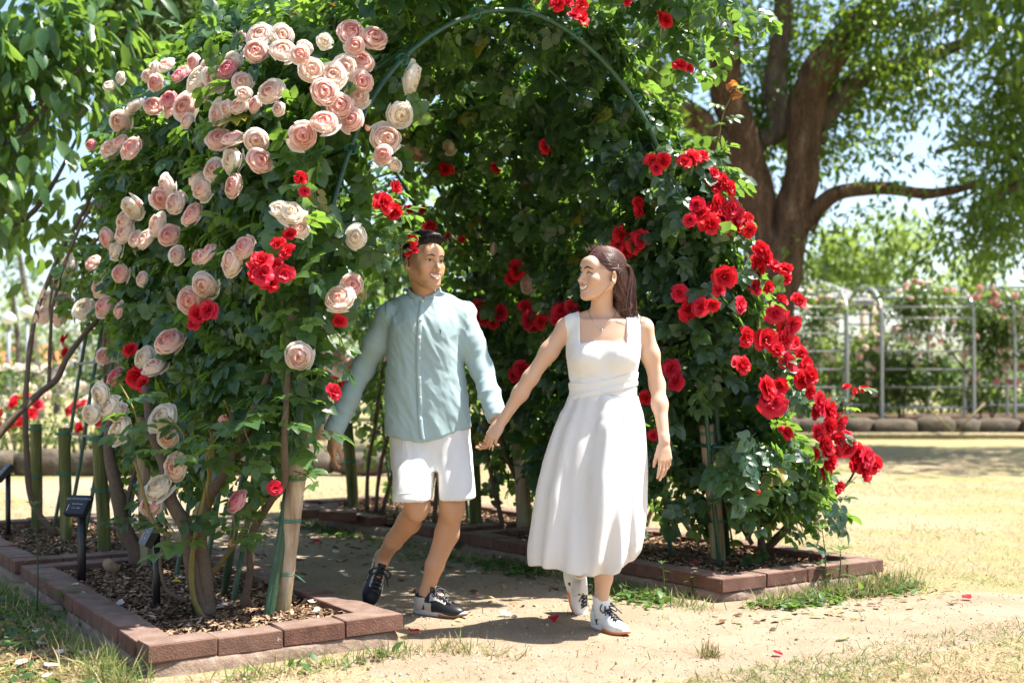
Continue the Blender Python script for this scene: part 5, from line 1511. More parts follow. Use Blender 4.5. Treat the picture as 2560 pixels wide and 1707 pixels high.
    def mesh(s):
        D = s.D
        S = D < 0
        c = [S[a:D.shape[0] - 1 + a, b:D.shape[1] - 1 + b, e:D.shape[2] - 1 + e] for a in (0, 1) for b in (0, 1) for e in (0, 1)]
        any_ = c[0].copy(); all_ = c[0].copy()
        for q_ in c[1:]: any_ |= q_; all_ &= q_
        cells = np.argwhere(any_ & ~all_)
        i, j, k = cells.T
        val = np.stack([D[i + a, j + b, k + e] for a in (0, 1) for b in (0, 1) for e in (0, 1)], 1)
        co = np.stack([np.stack([s.x[i + a], s.y[j + b], s.z[k + e]], -1) for a in (0, 1) for b in (0, 1) for e in (0, 1)], 1)
        acc = np.zeros((len(cells), 3)); cnt = np.zeros(len(cells))
        for a in range(8):
            for bit in (4, 2, 1):
                b = a | bit
                if b == a: continue
                va, vb = val[:, a], val[:, b]
                m = (va < 0) != (vb < 0)
                t = np.where(m, va / np.where(np.abs(va - vb) < 1e-12, 1, va - vb), 0)
                acc += np.where(m[:, None], co[:, a] + (co[:, b] - co[:, a]) * t[:, None], 0); cnt += m
        V = acc / cnt[:, None]
        ids = np.full(any_.shape, -1, np.int32); ids[i, j, k] = np.arange(len(cells))
        Q = []
        for ax in range(3):
            sh = [slice(None)] * 3; sh2 = [slice(None)] * 3
            sh[ax] = slice(0, -1); sh2[ax] = slice(1, None)
            a, b = S[tuple(sh)], S[tuple(sh2)]
            e = np.argwhere(a != b)
            o1, o2 = [(1, 2), (2, 0), (0, 1)][ax]
            ok = (e[:, o1] > 0) & (e[:, o2] > 0) & (e[:, o1] < ids.shape[o1]) & (e[:, o2] < ids.shape[o2])
            e = e[ok]
            def at(d1, d2):
                f = e.copy(); f[:, o1] -= d1; f[:, o2] -= d2
                return ids[f[:, 0], f[:, 1], f[:, 2]]
            qd = np.stack([at(1, 1), at(0, 1), at(0, 0), at(1, 0)], 1)
            flip = ~a[tuple(e.T)]
            qd[flip] = qd[flip][:, ::-1]
            Q.append(qd)
        Q = np.concatenate(Q)
        return V, Q[(Q >= 0).all(1)]
def relax(V, Q, it=1, w=.5):
    """gentle smoothing"""
    n = len(V)
    e = np.concatenate([Q[:, [0, 1]], Q[:, [1, 2]], Q[:, [2, 3]], Q[:, [3, 0]]])
    e = np.concatenate([e, e[:, ::-1]])
    deg = np.bincount(e[:, 0], minlength=n)[:, None] + 1e-9
    for _ in range(it):
        s = np.stack([np.bincount(e[:, 0], V[e[:, 1], c], n) for c in range(3)], 1) / deg
        V = V * (1 - w) + s * w
    return V
def vnormals(V, Q):
    fn = np.cross(V[Q[:, 2]] - V[Q[:, 0]], V[Q[:, 3]] - V[Q[:, 1]])
    N_ = np.zeros_like(V)
    for c in range(4):
        for d in range(3): N_[:, d] += np.bincount(Q[:, c], fn[:, d], len(V))
    return N_ / (np.linalg.norm(N_, axis=1)[:, None] + 1e-12)
def bvh(V, Q): return BVHTree.FromPolygons([tuple(v) for v in V], [tuple(int(i) for i in f) for f in Q])

def skin_mat(name, base, warm, rough=.48):
    k = N(name)
    p = k.pos()
    c = k.mix(k.noise(14, p, 4, .6), base, warm)
    c = k.mix(k.math('MULTIPLY', k.noise(90, p, 3, .6), .18), c, tuple(x * .72 for x in base))
    c = k.mix(1.0, c, k.attr('tint3', 'Color'), 'MULTIPLY')
    return k.done(k.bsdf(c, rough, .4, k.bump(k.noise(220, p, 2), .08, .002), sss=.22))
def cloth_mat(name, color, rough=.85, weave=900, bump=.15, sheen=.15, trans=.0, wr=0.0):
    k = N(name)
    p = k.pos()
    big = k.noise(7, p, 3, .5)
    w = k.noise(weave, p, 2, .5)
    c = k.mix(big, tuple(x * .95 for x in color), tuple(min(1, x * 1.04) for x in color))
    c = k.mix(k.math('MULTIPLY', w, .10), c, tuple(x * .8 for x in color))
    h = k.math('ADD', k.math('MULTIPLY', w, .25), k.math('MULTIPLY', k.noise(16, p, 5, .55, (1, 1, .55)), wr * 6))
    nrm = k.bump(h, bump, .004)
    if trans:
        return k.thin(c, c, trans, rough, .25, nrm)
    return k.done(k.bsdf(c, rough, .25, nrm, sheen=sheen))
class Head:
    """a head frame: x to the person's left, y forward, z up"""
    def __init__(s, c, fwd, up, size=1.0):
        s.c = np.array(tuple(c)); f = Vector(fwd).normalized(); u = Vector(up); u = (u - f * u.dot(f)).normalized(); l = u.cross(f)
        s.R = np.array([tuple(l), tuple(f), tuple(u)]).T; s.s = size
    def w(s, p): return s.c + s.R @ (np.array(p, float) * s.s)
    def wv(s, P): return s.c + (np.asarray(P, float) * s.s) @ s.R.T
    def loc(s, P): return (np.asarray(P) - s.c) @ s.R / s.s
    def ell(s, F_, c, r, k=.01, op='add', R=None):
        F_.ell(s.w(c), np.array(r) * s.s, s.R if R is None else s.R @ R, k * s.s, op)
    def cone(s, F_, a, b, r0, r1, k=.01, op='add'):
        F_.cone(s.w(a), s.w(b), r0 * s.s, r1 * s.s, k * s.s, op)
    def build(s, F_, fem=False, smile=1.0):
        e, c = s.ell, s.cone
        e(F_, (0, -.018, .036), (.076, .096, .086), .02)
        e(F_, (0, .026, -.012), (.066 if fem else .068, .070, .082), .025)
        for x in (-1, 1):
            c(F_, (x * .056, -.008, -.045), (x * .020, .070, -.098), .020, .020 if not fem else .017, .025)     # jaw
            e(F_, (x * .043, .062, -.026), (.024, .022, .020), .020)                                             # cheek
            e(F_, (x * .040, .066, -.036 if fem else -.050), (.020, .019, .019), .016)
        e(F_, (0, .046, -.070), (.046, .040, .042), .025)
        e(F_, (0, .076, -.104), (.019 if fem else .023, .017, .015), .016)                                       # chin
        e(F_, (0, .078, .040), (.050, .020, .030), .03)                                                          # forehead
        if not fem: c(F_, (-.036, .084, .016), (.036, .084, .016), .0085, .0085, .012)
        for x in (-1, 1):
            e(F_, (x * .031, .098, .000), (.017, .013, .010), .012, 'cut')                                       # eye hollow
            e(F_, (x * .031, .078, .000), (.0145, .0125, .0115), .003)                                           # lid over the eye
        c(F_, (0, .088, .006), (0, .111 if fem else .112, -.034), .0078, .0108, .010)                            # nose
        for x in (-1, 1):
            e(F_, (x * .0125, .096, -.039), (.0088, .010, .0075), .006)
            e(F_, (x * .0065, .102, -.0475), (.0036, .005, .003), .003, 'cut')
        e(F_, (0, .080, -.064), (.028, .018, .018), .015)                                                        # muzzle
        # open smile
        e(F_, (0, .101, -.0675), (.024 * smile, .012, .0075 * smile), .004, 'cut')
        for x in (-1, 1): e(F_, (x * .020 * smile, .096, -.0635), (.009, .010, .0055), .004, 'cut')
        c(F_, (-.012, .0955, -.0575), (.012, .0955, -.0575), .0045, .0045, .004)
        c(F_, (-.013, .0925, -.0785), (.013, .0925, -.0785), .0058, .0058, .005)
        for x in (-1, 1):                                                                                        # ears
            Rr = np.array(Matrix.Rotation(x * math.radians(-34), 3, 'Z'))
            e(F_, (x * .083, -.014, -.012), (.0075, .022, .032), .004, 'add', Rr)
            e(F_, (x * .0915, -.006, -.008), (.006, .012, .018), .003, 'cut', Rr)
            e(F_, (x * .078, -.004, -.036), (.0065, .009, .009), .004)
    def on_face(s, tree, x, z, out=.0006):
        """point on the face straight in front of (x, z)"""
        o = s.w((x, .25, z)); d = -s.R[:, 1]
        h = tree.ray_cast(Vector(o), Vector(d), .4)
        return (np.array(h[0]) + s.R[:, 1] * out * s.s) if h[0] is not None else s.w((x, .09, z))
    def line(s, tree, name, pts, rad, mat, parent, n=14, flat=.5, out=.0006):
        P = smooth_path([(x, 0, z) for x, z in pts], n)
        Q_ = [s.on_face(tree, p[0], p[2], out) for p in P]
        r = np.interp(np.linspace(0, 1, n), np.linspace(0, 1, len(rad)), rad) * s.s
        return tube_obj(name, Q_, r, mat, parent, 6)
    def patch(s, tree, name, top, bot, mat, parent, col=None, n=13, m=5, out=.0008, fixed_y=None, attrs=True):
        """sheet on the face between an upper and a lower line"""
        T_ = smooth_path([(x, 0, z) for x, z in top], n); B_ = smooth_path([(x, 0, z) for x, z in bot], n)
        V, C = [], []
        for i in range(n):
            for j in range(m):
                f = j / (m - 1)
                x, z = T_[i][0] * (1 - f) + B_[i][0] * f, T_[i][2] * (1 - f) + B_[i][2] * f
                V.append(s.on_face(tree, x, z, out) if fixed_y is None else s.w((x, fixed_y - 6.5 * x * x, z)))
                C.append(col(i / (n - 1), f) if col else (1, 1, 1))
        i, j = np.meshgrid(np.arange(n - 1), np.arange(m - 1), indexing='ij')
        Fq = np.stack([i * m + j, i * m + j + 1, (i + 1) * m + j + 1, (i + 1) * m + j], -1).reshape(-1, 4)
        return mobj(name, np.array(V), Fq, mat, parent, True, {'tint3': np.array(C)})
VC = N('painted_part'); VC = VC.done(VC.bsdf(VC.attr('tint3', 'Color'), .42, .4))
HAIR_BLK = plain('black_hair', (.012, .010, .010), .45, .45, 0, .3, 200)
def hair_mat():
    k = N('brown_hair')
    r = k.rnd()
    c = k.ramp(r, [(0, (.036, .014, .012)), (.5, (.105, .044, .035)), (1, (.25, .125, .10))])
    return k.done(k.bsdf(c, .36, .55))
HAIR_BR = hair_mat()
def hand(F_, wrist, d, back, thumb, size=1.0, curl=(.5, .5, .55, .6), tcurl=.3, spread=.10, tout=.7, wr=.024, k2=.0035):
    """wrist -> knuckles along d; back = back of the hand; thumb = side of the thumb. Five jointed fingers"""
    d, b = Vector(d).normalized(), Vector(back); b = (b - d * b.dot(d)).normalized()
    t = Vector(thumb); t = (t - d * t.dot(d) - b * t.dot(b)).normalized()
    w = Vector(wrist); S = size
    L = (.086, .090, .085, .076)
    lens = ((.042, .025, .020), (.046, .029, .022), (.043, .027, .021), (.033, .020, .018))
    rads = ((.0088, .0080, .0070), (.0090, .0082, .0072), (.0085, .0078, .0068), (.0076, .0068, .0060))
    F_.cone(w - d * .02, w + d * .03 * S, wr, wr * .92, .012, flat=(b, .72))
    F_.ell(w + d * .050 * S - b * .002, (.036 * S, .044 * S, .0145 * S), np.array([tuple(t), tuple(d), tuple(b)]).T, .014)
    F_.cone(w + d * .02 * S + t * .018 * S - b * .006, w + d * .058 * S + t * .028 * S - b * .008, .014 * S, .011 * S, .012)
    tips = []
    for i in range(4):
        x = (1.5 - i) / 1.5
        kn = w + d * L[i] * S + t * (x * .028 * S) + b * .001
        F_.cone(w + d * .03 * S + t * (x * .012 * S), kn, .012 * S, .0098 * S, .010)
        dirv = (d + t * x * spread).normalized()
        p = kn; ax = t
        for q_ in range(3):
            cu = curl[i] * (.75, 1.05, .8)[q_]
            dirv = (Matrix.Rotation(-cu if True else cu, 3, ax) @ dirv).normalized() if (Matrix.Rotation(-cu, 3, ax) @ dirv).dot(b) < dirv.dot(b) else (Matrix.Rotation(cu, 3, ax) @ dirv).normalized()
            e = p + dirv * lens[i][q_] * S
            r0 = rads[i][q_] * S; r1 = (rads[i][q_ + 1] if q_ < 2 else rads[i][2] * .82) * S
            F_.cone(p, e, r0 * 1.03, r1, k2)
            p = e
        tips.append(p)
    p = w + d * .022 * S + t * .024 * S - b * .006
    dirv = (d * (1 - tout * .5) + t * tout - b * .25).normalized()
    for q_, (l_, r0, r1) in enumerate(((.040, .0125, .0105), (.032, .0105, .0092), (.026, .0092, .0072))):
        e = p + dirv * l_ * S
        F_.cone(p, e, r0 * S, r1 * S, .006)
        p = e
        dirv = (dirv - b * tcurl * .6 - t * tcurl * .5 + d * tcurl * .35).normalized()
    return tips
def shoe(parent, heel, fwd, up, L, upper_col, sole_col, mats, lace_col, ankle_r=.036, lw=1.0, name='shoe'):
    """a trainer: upper, sole and laces in its own frame (y to the toe, z up)"""
    f = Vector(fwd).normalized(); u = Vector(up); u = (u - f * u.dot(f)).normalized(); r = f.cross(u)
    M = Matrix((( r.x, f.x, u.x, heel[0]), (r.y, f.y, u.y, heel[1]), (r.z, f.z, u.z, heel[2]), (0, 0, 0, 1)))
    k = L / .285
    F_ = Field(axis(-.06 * k, .06 * k, .0035), axis(-.02, .305 * k, .0035), axis(-.01, .150 * k, .0035))
    F_.ell((0, .042 * k, .040 * k), (.034 * k, .044 * k, .036 * k), None, .02)
    F_.ell((0, .048 * k, .078 * k), (.038 * k, .047 * k, .036 * k), None, .02)
    F_.ell((.002, .130 * k, .044 * k), (.038 * k, .085 * k, .038 * k), None, .02)
    F_.ell((.004 * k, .205 * k, .030 * k), (.044 * k, .072 * k, .032 * k), None, .02)
    F_.cone((0, .090 * k, .100 * k), (0, .160 * k, .062 * k), .023 * k, .023 * k, .02)
    F_.cone((0, .050 * k, .100 * k), (0, .045 * k, .160 * k), ankle_r * .80 * k, ankle_r * .95 * k, .004, 'cut')
    F_.cone((0, .006 * k, .085 * k), (0, -.004 * k, .112 * k), .006 * k, .005 * k, .006)
    F_.cut(lambda X, Y, Z: .014 * k - Z + 0 * X + 0 * Y, .002)
    V, Q_ = F_.mesh()
    V = relax(V, Q_, 2)
    V_up, Q_up = V, Q_
    C = np.array([upper_col(x / k, y / k, z / k) for x, y, z in V])
    sh = put(bpy.data.objects.new(name, np_mesh(name, V, Q_, VC, True, {'tint3': C})), parent, M)
    # sole: outline thicker at the heel, rolled up at the toe
    n = 44
    ring = []
    for i in range(n):
        a = 2 * math.pi * i / n
        y = .143 * k - math.cos(a) * .149 * k
        tt = y / (.285 * k)
        hw = (.036 + .012 * math.exp(-((tt - .72) / .22) ** 2) - .006 * math.exp(-((tt - .40) / .15) ** 2)) * k
        ring.append((math.sin(a) * hw * (abs(math.sin(a)) ** -.25 if abs(math.sin(a)) > .05 else 1), y))
    rows = [(.94, .000), (1.0, .006), (1.01, .015), (1.0, .026), (.97, .029)]
    V, C = [], []
    for s_, z in rows:
        for x, y in ring:
            tt = y / (.285 * k)
            zz = z * k * (1.15 - .45 * tt) + .012 * k * max(0, (tt - .75) / .25) ** 2
            V.append((x * s_, .143 * k + (y - .143 * k) * s_, zz)); C.append(sole_col(x / k, tt, z / .029))
    m = len(rows)
    i, j = np.meshgrid(np.arange(m - 1), np.arange(n), indexing='ij')
    Fq = np.stack([i * n + j, (i + 1) * n + j, (i + 1) * n + (j + 1) % n, i * n + (j + 1) % n], -1).reshape(-1, 4)
    V += [(0, .14 * k, 0), (0, .14 * k, .027 * k)]; C += [sole_col(0, .5, 0), sole_col(0, .5, 1)]
    j = np.arange(n)
    tri = np.r_[np.c_[np.full(n, m * n), j, (j + 1) % n], np.c_[np.full(n, m * n + 1), (m - 1) * n + (j + 1) % n, (m - 1) * n + j]]
    put(bpy.data.objects.new('sole', np_mesh('sole', np.array(V), [Fq, tri], VC, True, {'tint3': np.array(C)})), sh, M)
    mb = MB()
    tr = bvh(V_up, Q_up)
    def top(x, y, o=.002):
        h = tr.ray_cast(Vector((x * k, y * k, .25)), Vector((0, 0, -1)), .4)
        return Vector((x * k, y * k, (h[0].z if h[0] is not None else .06 * k) + o))
    for i in range(6):
        y = .108 + .018 * i; w = .016 + .0016 * i
        for sg in (-1, 1):
            mb.tube([top(-w * sg + 2 * w * sg * f_, y + .014 * f_, .0016 + .004 * math.sin(f_ * 3.14)) for f_ in np.linspace(0, 1, 7)], .0030 * k * lw, 6)
    b0 = top(0, .112, .006)
    for sg in (-1, 1):
        mb.tube(smooth_path([b0, b0 + Vector((sg * .022, -.004, .014)) * k, b0 + Vector((sg * .050, .012, -.006)) * k, b0 + Vector((sg * .040, .028, -.024)) * k, b0 + Vector((sg * .006, .004, .0)) * k], 14), .0026 * k * lw, 6)
        mb.tube(smooth_path([b0, b0 + Vector((sg * .028, .022, .002)) * k, b0 + Vector((sg * .052, .060, -.030)) * k], 8), .0024 * k * lw, 6)
    V = np.concatenate(mb.V)
    put(bpy.data.objects.new('lace', np_mesh('lace', V, [np.concatenate(x) for x in mb.F.values()], VC, True, {'tint3': np.tile(lace_col, (len(V), 1))})), sh, M)
    return sh, M
# ------------------------------------------------------------------ the man
YM = 5.41
def mw(x, y, Y=YM): return W(x, y, Y)
MAN = thing('person', 'man in a pale blue band collar shirt and white shorts holding hands', 'man', (-.37, YM, 0), 'couple walking hand in hand')
SKIN_M = skin_mat('tan_skin', (.53, .285, .160), (.59, .34, .20))
hm = Head(mw(1058, 655, 5.40), (.66, -.75, -.02), (.03, 0, 1), 1.02)
wl_, wr_ = mw(834, 1080, 5.42), mw(1243, 1046, 5.27)
lo = mw(800, 1545); hi = mw(1270, 560)
zc = [(hm.c[2] - .14, hm.c[2] + .15, .0032), (EYE - (1155 - HY) / F * YM, EYE - (1070 - HY) / F * YM, .0034)]
xc = [(hm.c[0] - .12, hm.c[0] + .12, .0032), (mw(800, 0).x, mw(850, 0).x, .0034), (mw(1205, 0, 5.2).x, mw(1262, 0, 5.2).x, .0034)]
FB = Field(axis(lo.x - .03, hi.x + .03, .008, xc), axis(4.98, 5.85, .009, [(hm.c[1] - .14, hm.c[1] + .12, .0034)]), axis(.02, hi.z + .03, .008, zc))
hm.build(FB, False, 1.2)
FB.chain([hm.w((0, -.022, -.055)), mw(1061, 735, 5.43), mw(1062, 775, 5.44)], [.050, .051, .066], .012)
FB.cone(hm.w((0, .018, -.080)), mw(1060, 738, 5.41), .026, .036, .02)
FB.loft([(mw(0, 1110).z, mw(1077, 0).x, 5.43, .165, .115), (mw(0, 1010).z, mw(1070, 0).x, 5.43, .155, .105), (mw(0, 900).z, mw(1062, 0).x, 5.43, .155, .11), (mw(0, 820).z, mw(1062, 0).x, 5.43, .165, .11), (mw(0, 775).z, mw(1062, 0).x, 5.44, .16, .08)], .03)
sR, eR = mw(974, 795, 5.44), mw(905, 925, 5.47)
FB.chain([sR, eR, wl_], [.05, .040, .027], .03)
sL, eL = mw(1156, 795, 5.43), mw(1204, 922, 5.40)
FB.chain([sL, eL, wr_], [.05, .040, .027], .03)
hipR, kneeR, ankR = mw(1034, 1060, 5.43), mw(1043, 1262, 5.30), mw(958, 1392, 5.60)
hipL, kneeL, ankL = mw(1117, 1060, 5.43), mw(1131, 1266, 5.33), mw(1066, 1480, 5.43)
for h, k_, a_ in ((hipR, kneeR, ankR), (hipL, kneeL, ankL)):
    FB.chain([h, k_], [.078, .054], .03)
    FB.cone(k_ + Vector((0, -.012, .01)), k_ + Vector((0, -.014, -.035)), .043, .040, .03)
    c1 = k_.lerp(a_, .32) + Vector((.012, .022, 0)); c2 = k_.lerp(a_, .68)
    FB.chain([k_, c1, c2, a_], [.050, .0525, .040, .032], .02)
# feet run down inside the shoes
FB.cone(ankL, ankL + Vector((.01, -.005, -.05)), .031, .031, .02)
FB.cone(ankR, ankR + Vector((-.01, -.015, -.045)), .031, .031, .02)
hand(FB, wl_ + Vector((0, 0, -.008)), (-.12, -.05, -1), (-.75, -.55, .05), (-.35, .75, 0) if False else (-.35, -.85, 0), .92, (.30, .5, .62, .75), .25, .10, .25, .026)
HJ = mw(1240, 1052, 5.26)
hand(FB, HJ, (-.22, -.25, -1), (.85, .25, .1), (-.2, -.95, .05), .95, (.62, .60, .62, .66), .1, .04, .42, .026)
V, Q_ = FB.mesh()
V = relax(V, Q_, 1, .4)
lc = hm.loc(V)
C = np.ones((len(V), 3))
hd = (np.abs(lc) < (.12, .14, .16)).all(1)
x, y, z = lc.T
lips = hd & (np.abs(x) < .030) & (y > .082) & (((np.abs(z + .0575) < .0045)) | (np.abs(z + .0785) < .006))
dark = hd & (((x / .025) ** 2 + ((z + .0670) / .0100) ** 2) < 1) & (y > .06) & (y < .0955)
C[dark] = (.25, .10, .08)
stub = hd & (y < .045) & (z > -.045) & (np.abs(x) > .055) & (y > -.02)
C[stub] *= (.82 - .42 * np.clip((z[stub] + .02) / .05, 0, 1))[:, None]
ck = np.exp(-(((np.abs(x) - .042) / .02) ** 2 + ((z + .03) / .02) ** 2)) * hd * (y > .04)
C *= 1 - ck[:, None] * np.array([-.05, .08, .10])
beard = hd & (y > .06) & (z < -.045) & (((np.abs(z + .05) < .006) & (np.abs(x) < .024)) | (z < -.088))
C[beard] *= (.86, .87, .90)
body = mobj('body', V, Q_, SKIN_M, MAN, True, {'tint3': C})
tm = bvh(V, Q_)
# face pieces
BROW = plain('black_brow', (.018, .013, .011), .7)
for sx in (-1, 1):
    hm.line(tm, 'eyebrow', [(sx * .012, .0185), (sx * .028, .0245), (sx * .047, .019)], [.0022, .0034, .0012], BROW, MAN)
    hm.patch(tm, 'eye', [(sx * .017, -.001), (sx * .030, .0048), (sx * .046, .001)], [(sx * .017, -.002), (sx * .031, -.0042), (sx * .046, .000)], VC, MAN,
             lambda u, v: (.015, .010, .008) if abs(u - .5) < .19 else (.62, .56, .52))
    hm.line(tm, 'eyelash', [(sx * .0155, -.0015), (sx * .030, .0055), (sx * .048, .000)], [.0008, .0015, .0010], BROW, MAN)
LIP_M = plain('lip_tan', (.36, .14, .10), .38, .45)
hm.line(tm, 'lip', [(-.033, -.0515), (-.018, -.0545), (0, -.0555), (.018, -.0545), (.033, -.0515)], [.0011, .0026, .0025, .0026, .0011], LIP_M, MAN, 18, .5, .0004)
hm.line(tm, 'lip', [(-.032, -.0555), (-.020, -.0735), (0, -.0805), (.020, -.0735), (.032, -.0555)], [.0010, .0030, .0035, .0030, .0010], LIP_M, MAN, 18, .5, .0004)
hm.patch(tm, 'teeth', [(-.027, -.0575), (0, -.0615), (.027, -.0575)], [(-.022, -.0655), (0, -.0750), (.022, -.0655)], VC, MAN, lambda u, v: (.86, .82, .76) if abs((u * 8) % 1 - .5) < .44 else (.62, .56, .50), fixed_y=.0950)
# hair: short at the sides, full on top
FH = Field(axis(hm.c[0] - .13, hm.c[0] + .13, .0035), axis(hm.c[1] - .14, hm.c[1] + .14, .0035), axis(hm.c[2] - .09, hm.c[2] + .16, .0035))
hm.ell(FH, (0, -.019, .040), (.079, .101, .090), .01)
hm.ell(FH, (0, .010, .098), (.066, .080, .040), .02)
hm.ell(FH, (0, .060, .098), (.052, .034, .026), .02)
def hair_cut(X, Y, Z):
    p = np.stack(np.broadcast_arrays(X, Y, Z), -1) - hm.c
    l = p @ hm.R / hm.s
    x, y, z = l[..., 0], l[..., 1], l[..., 2]
    front = y - (.052 + .42 * np.clip(z - .062, -.1, .1) - 3.0 * x * x)     # hairline over the brow
    side = np.where(y > -.012, -.010 - z + np.clip(y - .008, 0, .1) * 1.5, np.where(y > -.045, -.012 - z, -.058 - z))
    return np.maximum(np.where(z > .072, y - (.102), front), side) * .6
FH.cut(hair_cut, .006)
Vh, Qh = FH.mesh()
Nh = vnormals(Vh, Qh)
lh = hm.loc(Vh)
Vh = Vh + Nh * ((vnoise(lh * (1, .35, 1), 230, 3) - .4) * .006 * np.clip((lh[:, 2] - .03) / .06, .12, 1))[:, None]
hair = mobj('hair', Vh, Qh, HAIR_BLK, MAN)
mb = MB()
for _ in range(420):
    x, y = random.uniform(-.055, .055), random.uniform(-.05, .095)
    z = .128 - 4.2 * x * x - 5 * (y - .015) ** 2
    a = hm.w((x, y, z - .008)); b = hm.w((x * 1.08 + random.gauss(0, .004), y + random.uniform(.010, .022), z + random.uniform(.001, .008)))
    mb.tube(smooth_path([a, (a + b) / 2 + hm.R[:, 2] * .005, b], 5), [.0016, .0015, .0012, .0008, .0003], 4, False)
mb.build('hair_tuft', HAIR_BLK, hair)
# shirt
SHIRT = cloth_mat('pale_blue_cotton', (.345, .462, .478), .85, 700, .5, .12, wr=.16)
FS = Field(axis(lo.x, hi.x, .0055), axis(5.12, 5.66, .0065), axis(mw(0, 1130).z, mw(0, 690).z, .0055))
def row(y, x0, x1, dep, cy=5.43): return (mw(0, y).z, (mw(x0, 0).x + mw(x1, 0).x) / 2, cy, (mw(x1, 0).x - mw(x0, 0).x) / 2, dep)
FS.loft([row(1118, 964, 1177, .135), row(1070, 963, 1177, .135), row(1020, 961, 1174, .132), row(961, 962, 1165, .128), row(920, 966, 1158, .125), row(858, 969, 1153, .128), row(815, 966, 1160, .122), row(785, 972, 1158, .100), row(762, 1000, 1134, .075), row(748, 1016, 1112, .062)], .02, 2.4)
FS.cone(mw(1040, 752, 5.44), mw(970, 788, 5.45), .045, .050, .04)
FS.cone(mw(1085, 750, 5.44), mw(1162, 784, 5.44), .045, .052, .04)
def sleeve(s_, e_, w_, rs):
    d = (w_ - e_).normalized()
    FS.chain([s_, s_.lerp(e_, .5), e_, e_.lerp(w_, .5), w_ - d * .0], rs, .03)
    return d
dR = sleeve(sR + Vector((.0, 0, -.0)), eR, wl_ + Vector((.0, 0, .005)), [.057, .054, .048, .0455, .044])
dL = sleeve(sL, eL, wr_ + Vector((0, 0, .0)), [.057, .054, .048, .045, .043])
zr, zl = wl_, wr_
def shirt_cut(X, Y, Z):
    xc = mw(1060, 0).x
    u = (X - xc) / .2
    hem = mw(0, 1100).z + .045 * np.clip(np.abs(u) - .15, 0, 1.2) ** 1.3 + .02 * np.clip(u, 0, 1)
    body_ = hem - Z
    inarm = (X < mw(958, 0).x) | (X > mw(1182, 0).x)
    cr = (X - zr.x) * dR.x + (Y - zr.y) * dR.y + (Z - zr.z) * dR.z - .002
    cl_ = (X - zl.x) * dL.x + (Y - zl.y) * dL.y + (Z - zl.z) * dL.z - .002
    arm = np.where(X < xc, cr, cl_)
    # neck opening
    nx, ny = X - mw(1061, 0).x, Y - 5.43
    neck = .055 - np.sqrt(nx * nx + (ny * .9) ** 2) - .35 * np.clip(mw(0, 742).z - Z, 0, 1)
    return np.maximum(np.where(inarm, arm, body_), np.where(inarm, -1, neck * .8))
FS.cut(shirt_cut, .004)
Vs_, Qs = FS.mesh()
Vs_ = relax(Vs_, Qs, 2, .5)
Nn = vnormals(Vs_, Qs)
def folds(V, freq, amp, seed, stretch=(1, 1, 1)):
    n1 = vnoise(V * np.array(stretch), freq, seed); n2 = vnoise(V * np.array(stretch), freq * 2.3, seed + 1)
    return (np.abs(n1 - .5) * -2 + .5) * amp + (n2 - .5) * amp * .4
torso = (Vs_[:, 0] > mw(966, 0).x) & (Vs_[:, 0] < mw(1170, 0).x)
xr, zr_ = Vs_[:, 0] - mw(1060, 0).x, Vs_[:, 2]
# drape lines: slanting pulls across the belly, rings along the sleeves
low = np.clip((mw(0, 850).z - zr_) / .35, 0, 1)
skew = np.c_[xr * 2.0 + (zr_ - 1) * .9, Vs_[:, 1] * .6, zr_ * .75 - xr * .8]
dt = folds(skew, 5.0, .009, 3) * (.35 + .65 * low) + folds(skew[:, [0, 1, 2]] * (1, 1, .5), 13, .0045, 7) + folds(np.c_[xr * 1.2 + zr_ * .8, Vs_[:, 1], zr_ * .45 - xr * .4], 26, .004, 9)
def along(s_, e_, w_, V):
    a = np.array(tuple(s_)); b = np.array(tuple(w_)); d = (b - a) / np.linalg.norm(b - a)
    return (V - a) @ d
tl = along(sL, eL, wr_, Vs_); tr = along(sR, eR, wl_, Vs_)
ta = np.where(xr < 0, tr, tl)
da = folds(np.c_[ta, xr * .35, Vs_[:, 1] * .35 + ta * .3], 21, .013, 5) * np.clip(.45 + 1.5 * np.abs(ta - .27), .4, 1.1)
dsp = np.where(torso, dt, da)
Vs_ = Vs_ + Nn * dsp[:, None]
shirt = mobj('shirt', Vs_, Qs, SHIRT, MAN)
ts = bvh(Vs_, Qs)
def on_shirt(x, y, out=.0):
    o = Vector((0, 0, EYE)); d = (W(x, y, 5.0) - o).normalized()
    h = ts.ray_cast(o, d, 8)
    return (h[0] - d * out, h[1]) if h[0] is not None else (W(x, y, 5.3), Vector((0, -1, 0)))
def zs5(x, y): return 780 + x / 2.6125, 540 + y / 2.6125
# button placket: strip laid on the shirt front, two stitched edges
rowsP = [(716, 556), (712, 600), (704, 680), (697, 760), (692, 850), (693, 930), (694, 1010), (696, 1090), (699, 1180), (702, 1260), (712, 1400), (722, 1455)]
V, n = [], len(rowsP) * 4
PP = smooth_path([(*zs5(*p), 0) for p in rowsP], n)
for x, y, _ in PP:
    for dx, o in ((-6, -.001), (-5.6, .0035), (0, .0042), (6.6, .0040), (7, -.001)):
        p, _n = on_shirt(x + dx, y, o); V.append(tuple(p))
i, j = np.meshgrid(np.arange(n - 1), np.arange(4), indexing='ij')
mobj('button_placket', np.array(V), np.stack([i * 5 + j, i * 5 + j + 1, (i + 1) * 5 + j + 1, (i + 1) * 5 + j], -1).reshape(-1, 4), SHIRT, shirt)
BTN = plain('white_button', (.82, .82, .80), .3, .5)
BTH = plain('button_hole', (.05, .07, .09), .6)
